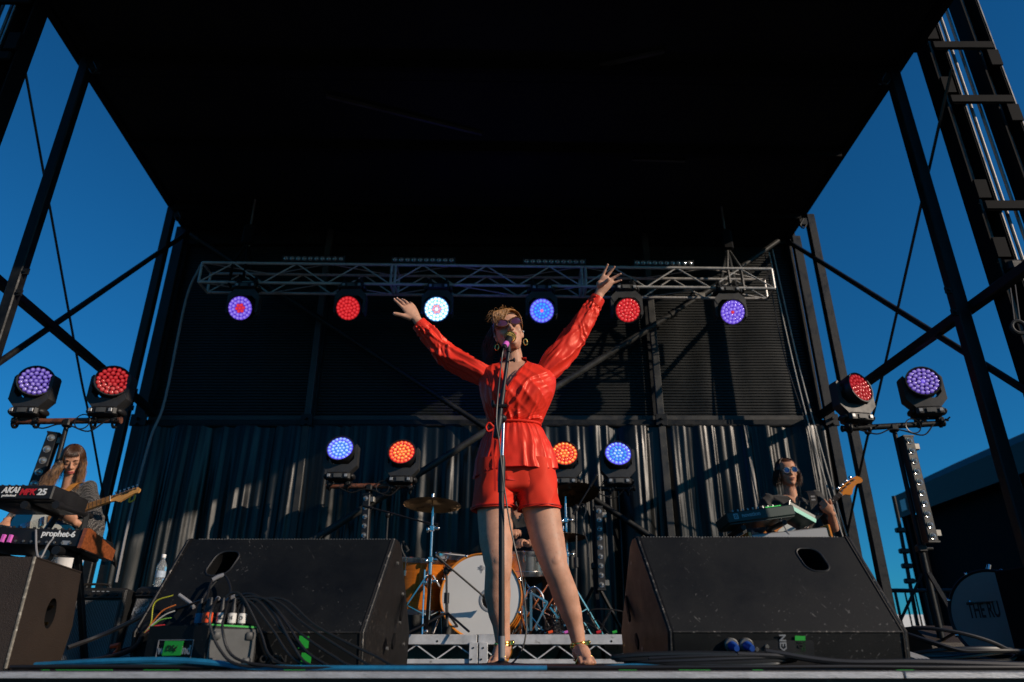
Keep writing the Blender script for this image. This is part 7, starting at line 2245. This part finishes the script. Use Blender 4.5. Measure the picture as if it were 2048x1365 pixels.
# ------------------------------------------------------------------ guitars
def frame_guitar(bridge, nut, nrm):
    x = (nut - bridge).normalized(); z = (nrm - x * nrm.dot(x)).normalized(); y = z.cross(x)
    return basis(bridge, x, y, z), (nut - bridge).length
def smooth_poly(pts, k=4):
    q = catmull([V((a, b, 0)) for (a, b) in pts] + [V((*pts[0], 0))], k)
    return [(p.x, p.y) for p in q[:-1]]
TELE = [(-.125, 0), (-.118, .08), (-.075, .145), (0, .162), (.07, .125), (.125, .108), (.18, .125), (.25, .15), (.30, .135), (.318, .08), (.275, .05), (.235, .035), (.235, -.035), (.262, -.055), (.325, -.105), (.315, -.145), (.24, -.155), (.15, -.118), (.07, -.128), (0, -.168), (-.075, -.15), (-.118, -.085)]
def guitar(name, label, bridge, nut, nrm, bodym, fbm, neckm, scale_body=1.0, bass=False, head_sign=1, guard='pearl'):
    m4, L = frame_guitar(bridge, nut, nrm)
    T = thing(name, label, 'guitar' if not bass else 'bass guitar', bridge)
    poly = smooth_poly([(x * scale_body, y * scale_body) for (x, y) in TELE], 4)
    mb = MB(); mb.prism(poly, m4, -.045, -.004); 
    inn = smooth_poly([(x * scale_body * .97, y * scale_body * .97) for (x, y) in TELE], 4)
    mb.rings([[m4 @ V((p[0], p[1], -.004)) for p in poly], [m4 @ V((p[0], p[1], 0)) for p in inn]], caps=False); mb.add([m4 @ V((p[0], p[1], 0)) for p in inn], [tuple(range(len(inn)))])
    part(T, 'body', mb, M[bodym], smooth=30)
    gp = smooth_poly([(.03, .03), (.06, .10), (.15, .10), (.22, .12), (.25, .06), (.22, .03), (.22, -.04), (.26, -.10), (.18, -.11), (.08, -.10), (.03, -.05)], 3)
    mb = MB(); mb.prism([(x * scale_body, y * scale_body) for (x, y) in gp], m4, 0, .003); part(T, 'pickguard', mb, M[guard], smooth=30)
    w0, w1 = (.021, .028) if not bass else (.020, .031)
    j0 = .18 * scale_body
    def slab(x0, x1, wa, wb, z0, z1): 
        mbx = MB(); mbx.add([m4 @ V(p) for p in ((x0, -wa, z0), (x1, -wb, z0), (x1, wb, z0), (x0, wa, z0), (x0, -wa, z1), (x1, -wb, z1), (x1, wb, z1), (x0, wa, z1))], [(3, 2, 1, 0), (4, 5, 6, 7), (0, 1, 5, 4), (1, 2, 6, 5), (2, 3, 7, 6), (3, 0, 4, 7)]); return mbx
    mb = slab(j0, L, w1, w0, -.016, .004)
    nk = part(T, 'neck', mb, M[neckm])
    mb = slab(j0 - .02, L - .002, w1 + .0004, w0 + .0004, .0045, .0095); part(nk, 'fretboard', mb, M[fbm])
    nf = 21
    for f in range(1, nf + 1):
        x = L * 2 ** (-f / 12)
        xx = L - (L - x)
        t = (xx - j0) / (L - j0)
        if xx < j0: break
        w = w1 + (w0 - w1) * t
        mb = MB(); mb.bar(m4 @ V((xx, -w, .0102)), m4 @ V((xx, w, .0102)), .0026, .0022); part(nk, 'fret', mb, M['galv'] if fbm != 'maplefb' else M['rosewood'])
    mb = MB()
    for f in (3, 5, 7, 9, 12, 15, 17):
        x = L * (2 ** (-f / 12) + 2 ** (-(f - 1) / 12)) / 2
        mb.cyl(m4 @ V((x, 0, .009)), m4 @ V((x, 0, .0102)), .0036, n=10)
    part(nk, 'fret_dot', mb, M['ink'] if fbm == 'maplefb' else M['pearl'])
    hs = head_sign
    hp = [(0, -.021), (.03, -.026), (.055, -.045), (.075, -.040), (.12, -.028), (.165, -.020), (.19, -.022), (.205, -.002), (.195, .018), (.17, .024), (.10, .023), (.03, .022), (0, .021)] if not bass else [(0, -.021), (.03, -.030), (.06, -.062), (.085, -.060), (.12, -.040), (.18, -.030), (.215, -.046), (.245, -.040), (.25, -.010), (.225, .022), (.15, .034), (.06, .034), (.02, .024), (0, .021)]
    hp = smooth_poly([(L + x * 1.0, y * hs) for (x, y) in hp], 3)
    mb = MB(); mb.prism(hp, m4 @ Matrix.Translation((0, 0, -.006)), -.012, .004); hd_ = part(T, 'headstock', mb, M[neckm], smooth=30)
    cnt = 6 if not bass else 4
    for t in range(cnt):
        x = L + .028 + t * (.155 / 5 if not bass else .052)
        mb = MB(); mb.cyl(m4 @ V((x, .012 * hs, -.003)), m4 @ V((x, .012 * hs, .012)), .005 if not bass else .008, n=10)
        mb.cyl(m4 @ V((x, .02 * hs, -.012)), m4 @ V((x, .042 * hs, -.012)), .0035, n=8); mb.box(m4 @ V((x, .046 * hs, -.012)), (.016, .012, .010) if not bass else (.030, .024, .008), m4, bev=.003)
        part(hd_, 'tuner', mb, M['chrome'])
    mb = MB(); mb.bar(m4 @ V((L, -w0, .010)), m4 @ V((L, w0, .010)), .004, .006); part(nk, 'nut', mb, M['pearl'])
    for s in range(cnt):
        o = (s - (cnt - 1) / 2) / ((cnt - 1) / 2)
        mb = MB(); mb.tube([m4 @ V((-.02, o * w1 * .95, .016)), m4 @ V((L, o * w0 * .8, .0135)), m4 @ V((L + .028 + s * .03, .012 * hs, .006))], .0009 if not bass else .0014, 4); part(T, 'string', mb, M['chrome'])
    mb = MB(); mb.box(m4 @ V((0, 0, .006)), (.07, .08, .010), m4, bev=.002); part(T, 'bridge', mb, M['chrome'])
    mb = MB(); mb.box(m4 @ V((.12, 0, .007)), (.03, .075, .012), m4, bev=.004); part(T, 'pickup', mb, M['chrome'] if not bass else M['black'])
    mb = MB()
    for x in (.0, .035): mb.cyl(m4 @ V((x, -.115 * scale_body, .002)), m4 @ V((x, -.115 * scale_body, .018)), .009, n=12)
    part(T, 'knob', mb, M['chrome'])
    return T, m4, L
gN = P(222, 998, 5.06); gJ = P(100, 1040, 5.08)
gB = gJ + (gJ - gN).normalized() * .17
gt, gm, gL = guitar('electric_guitar', 'metallic blue electric guitar with maple neck in the guitarist’s hands', gB, gN, V((-.05, -1, .22)), 'bluebody', 'maplefb', 'maple')
part(gt, 'headstock_script', text_mesh('Fender', .020, gm @ Matrix.Translation((gL + .10, .004, -.0008)), .0008, shear=.4), M['ink'])
bN = P(1681, 988, 6.25); bJ = P(1600, 1062, 6.25)
bB = bJ + (bJ - bN).normalized() * .22
guitar('bass_guitar', 'orange bass guitar with dark fretboard slung on the bassist', bB, bN, V((0, -1, .15)), 'orangewood', 'rosewood', 'orangewood', 1.12, True, 1, 'pearl')

# ------------------------------------------------------------------ guitarist on the keyboard side
gy = 5.36
hG = hmat(P(146, 924, gy - .04), math.radians(24), math.radians(37), math.radians(-8))
gw = gN - gJ
J = dict(hip=P(122, 1092, gy + .02), sl=P(98, 986, gy), sr=P(178, 980, gy), el=P(42, 1040, gy - .05), er=P(190, 1062, gy - .12), wl=P(14, 1042, 5.14), wr=P(152, 1046, 5.06))
hx = J['hip']
J.update(hl=hx + V((-.09, 0, -.04)), hr=hx + V((.09, 0, -.04)), kl=V((hx.x - .10, gy - .03, .48)), kr=V((hx.x + .11, gy - .03, .48)), al=V((hx.x - .11, gy + .03, .09)), ar=V((hx.x + .12, gy + .03, .09)))
TG, nbG, wxG = band_person('guitarist with long brown hair and dotted dark blouse bending over a blue guitar', J, M['skin2'], M['fabric_dot'], M['whitecloth'], hG, True, .96,
    [((P(2, 1056, 5.08) - J['wl']), V((.1, .3, -1)), 1, .95, (8, 2, -4, -10), (25, 28, 30, 32), (35, 0, .2)), ((P(126, 1030, 5.02) - J['wr']), V((.25, .9, .45)), -1, .98, (4, 1, -2, -5), (52, 55, 58, 60), (30, 30, .3))], 1.78)
face_parts(TG, hG, .96, 'hair_brown', False, True)
def gq(x, y, z): return hG @ V((x * .96, y * .96, z * .96))
hr_ = part(TG, 'hair', hair_cap(gq, (.083, .105, .099), line=.074), M['hair_brown'], smooth=180)
rnd = random.Random(9)
st = hair_fall(gq, rnd, 420, -128, -52, (1.05, 1.24), None, None, .0014)                    # fringe
st += hair_fall(gq, rnd, 520, 150, 226, (1.5, 1.75), (.10, .17), (.0, .05), .0015)           # keyboard side
st += hair_fall(gq, rnd, 420, -48, 30, (1.5, 1.75), (.10, .16), (-.01, .02), .0015)          # other side
st += hair_fall(gq, rnd, 160, 30, 150, (1.5, 1.8), (.12, .2), (0, .03), .0030)
mb = MB(); strands(mb, st, rnd, 4); part(hr_, 'long_strands', mb, M['hair_brown'], smooth=180, stuff=True)
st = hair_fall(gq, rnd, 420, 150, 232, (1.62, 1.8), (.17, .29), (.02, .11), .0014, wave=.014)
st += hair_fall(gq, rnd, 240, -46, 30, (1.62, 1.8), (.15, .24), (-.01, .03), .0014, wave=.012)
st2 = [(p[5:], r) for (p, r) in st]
mb = MB(); strands(mb, st2, rnd, 4); part(hr_, 'paler_tips', mb, M['hair_tips'], smooth=180, stuff=True)  # paler brown lengths below the darker roots
mb = MB(); q = catmull([J['sr'] + V((-.045, .03, .055)), J['sr'] + V((-.05, -.10, .02)), J['sr'] + V((-.075, -.155, -.07)), gm @ V((.25, .10, .01))], 8)
ra = [p + V((-.024, 0, 0)) for p in q]; rb = [p + V((.024, 0, .006)) for p in q]
mb.rings([ra, [p + V((0, -.006, 0)) for p in ra], [p + V((0, -.006, 0)) for p in rb], rb, ra], caps=False, closed_u=False)
Ts_ = single('guitar_strap', mb, M['tanleather'], 'tan leather strap over the guitarist’s shoulder', 'strap')
mb = MB(); mb.torus(gq(.055, -.06, -.085), .024, .003, Matrix.Rotation(pi / 2, 3, 'X')); part(TG, 'hoop_earring', mb, M['gold'])
mb = MB(); w_ = J['wr']; dv = (J['er'] - J['wr']).normalized(); x, y, d = frame_from(dv); mb.torus(w_ + dv * .03, .033, .005, basis(V((0, 0, 0)), x, y, d)); part(TG, 'bracelet', mb, M['teal'])

# ------------------------------------------------------------------ bassist
by = 6.5
hB = hmat(P(1574, 948, by - .03), math.radians(-2), math.radians(6), math.radians(-5))
J = dict(hip=P(1580, 1120, by + .02), sl=P(1535, 1002, by), sr=P(1632, 996, by), el=P(1512, 1070, by - .03), er=P(1668, 1058, by - .10), wl=P(1560, 1092, 6.28), wr=P(1662, 1026, 6.24))
hx = J['hip']
J.update(hl=hx + V((-.10, 0, -.04)), hr=hx + V((.10, 0, -.04)), kl=V((hx.x - .12, by - .03, .5)), kr=V((hx.x + .13, by - .03, .5)), al=V((hx.x - .13, by + .03, .09)), ar=V((hx.x + .15, by + .03, .09)))
TB, nbB, wxB = band_person('bassist in black polo shirt and blue sunglasses with shoulder-length hair', J, M['skin2'], M['darkcloth'], M['jeans'], hB, False, 1.08,
    [((P(1585, 1100, 6.2) - J['wl']), V((.1, .6, -.6)), 1, 1.05, (6, 2, -3, -8), (30, 32, 34, 36), (40, 0, .2)), ((P(1648, 1012, 6.18) - J['wr']), V((.15, .85, .5)), -1, 1.08, (4, 1, -2, -5), (55, 58, 60, 62), (35, 30, .3))], .85)
face_parts(TB, hB, 1.08, 'hair_brown', True, False, 'lipm')
def bq(x, y, z): return hB @ V((x * 1.08, y * 1.08, z * 1.08))
glasses(TB, bq, .6, 'silver', 'bluelens', .0250, .0230, .0335, True)
hr_ = part(TB, 'hair', hair_cap(bq, (.083, .106, .099), line=.090), M['hair_brown'], smooth=180)
st = hair_fall(bq, rnd, 240, 140, 216, (1.45, 1.7), (.08, .15), (.0, .035), .0030, wave=.010)
st += hair_fall(bq, rnd, 240, -36, 40, (1.45, 1.7), (.08, .15), (.0, .035), .0030, wave=.010)
st += hair_fall(bq, rnd, 120, 40, 140, (1.5, 1.8), (.08, .13), (0, .02), .0032)
mb = MB(); strands(mb, st, rnd, 4); part(hr_, 'side_strands', mb, M['hair_brown'], smooth=180, stuff=True)
mb = MB(); q = catmull([J['sr'] + V((-.085, .05, .06)), J['sr'] + V((-.085, -.10, .03)), J['sr'] + V((-.095, -.155, -.08)), J['sr'] + V((-.135, -.20, -.22)), P(1595, 1052, 6.2)], 8)
ra = [p + V((-.034, 0, 0)) for p in q]; rb = [p + V((.034, 0, .006)) for p in q]
mb.rings([ra, [p + V((0, -.006, 0)) for p in ra], [p + V((0, -.006, 0)) for p in rb], rb, ra], caps=False, closed_u=False)
T = thing('bass_strap', 'wide black strap over the bassist’s shoulder with small badges', 'strap', q[8])
part(T, 'webbing', mb, M['leather'])
mb = MB()
for i in (12, 14): mb.box(q[i] + V((0, -.008, 0)), (.036, .003, .014))
part(T, 'badge', mb, M['greytape'])

# ------------------------------------------------------------------ drummer, mostly hidden behind the singer
dy = 6.18
hD = hmat(P(1034, 948, dy), 0, .1, 0)
J = dict(base=RZ, hip=V((.05, dy + .10, .68)), sl=V((-.14, dy + .02, 1.18)), sr=V((.26, dy + .02, 1.18)), el=V((-.18, dy - .16, .92)), er=V((.28, dy - .18, .92)), wl=V((.02, dy - .36, .93)), wr=P(1052, 1088, 5.72))
hD = hmat(V((.06, dy - .02, 1.40)), 0, .15, 0)
hx = J['hip']
J.update(hl=hx + V((-.10, -.02, 0)), hr=hx + V((.10, -.02, 0)), kl=V((-.18, dy - .32, .70)), kr=V((.30, dy - .34, .70)), al=V((-.2, dy - .26, RZ + .09)), ar=V((.32, dy - .28, RZ + .09)))
TD, _, _ = band_person('drummer in dark clothes sitting behind the kit, one hand at the snare', J, M['skin2'], M['darkcloth'], M['jeans'], hD, False, 1.0,
    [(V((.1, -.6, .2)), V((0, 0, -1)), -1, 1.0, (6, 2, -3, -8), (45, 48, 50, 52), (35, 20, .3)), (V((-.4, -.6, .1)), V((0, -.2, -1)), 1, 1.05, (6, 2, -3, -8), (45, 48, 50, 52), (35, 20, .3))], .85, voxel=.007)
face_parts(TD, hD, 1.0, 'hair_brown', False, True)
mb = MB(); mb.ell(hD @ V((0, .02, .06)), (.082, .098, .078), hD); mb.ell(hD @ V((0, .06, 0)), (.072, .06, .09), hD); part(TD, 'hair', mb, M['hair_dark'], smooth=180)
T = thing('drum_stool', 'round black drum stool under the drummer', 'stool', V((hx.x, hx.y, RZ)))
mb = MB(); mb.lathe([(.13, 0), (.16, .01), (.165, .05), (.14, .075), (.01, .08)], Matrix.Translation((hx.x, hx.y, hx.z - .17)), 28); part(T, 'seat', mb, M['black'])
mb = MB(); mb.cyl((hx.x, hx.y, RZ + .15), (hx.x, hx.y, hx.z - .165), .016); part(T, 'post', mb, M['chrome'])
for k in range(3):
    a = k * 2 * pi / 3 + .3; mb = MB(); mb.tube([(hx.x, hx.y, RZ + .28), (hx.x + math.cos(a) * .26, hx.y + math.sin(a) * .26, RZ + .01)], .012, 8); part(T, 'leg', mb, M['chrome'])
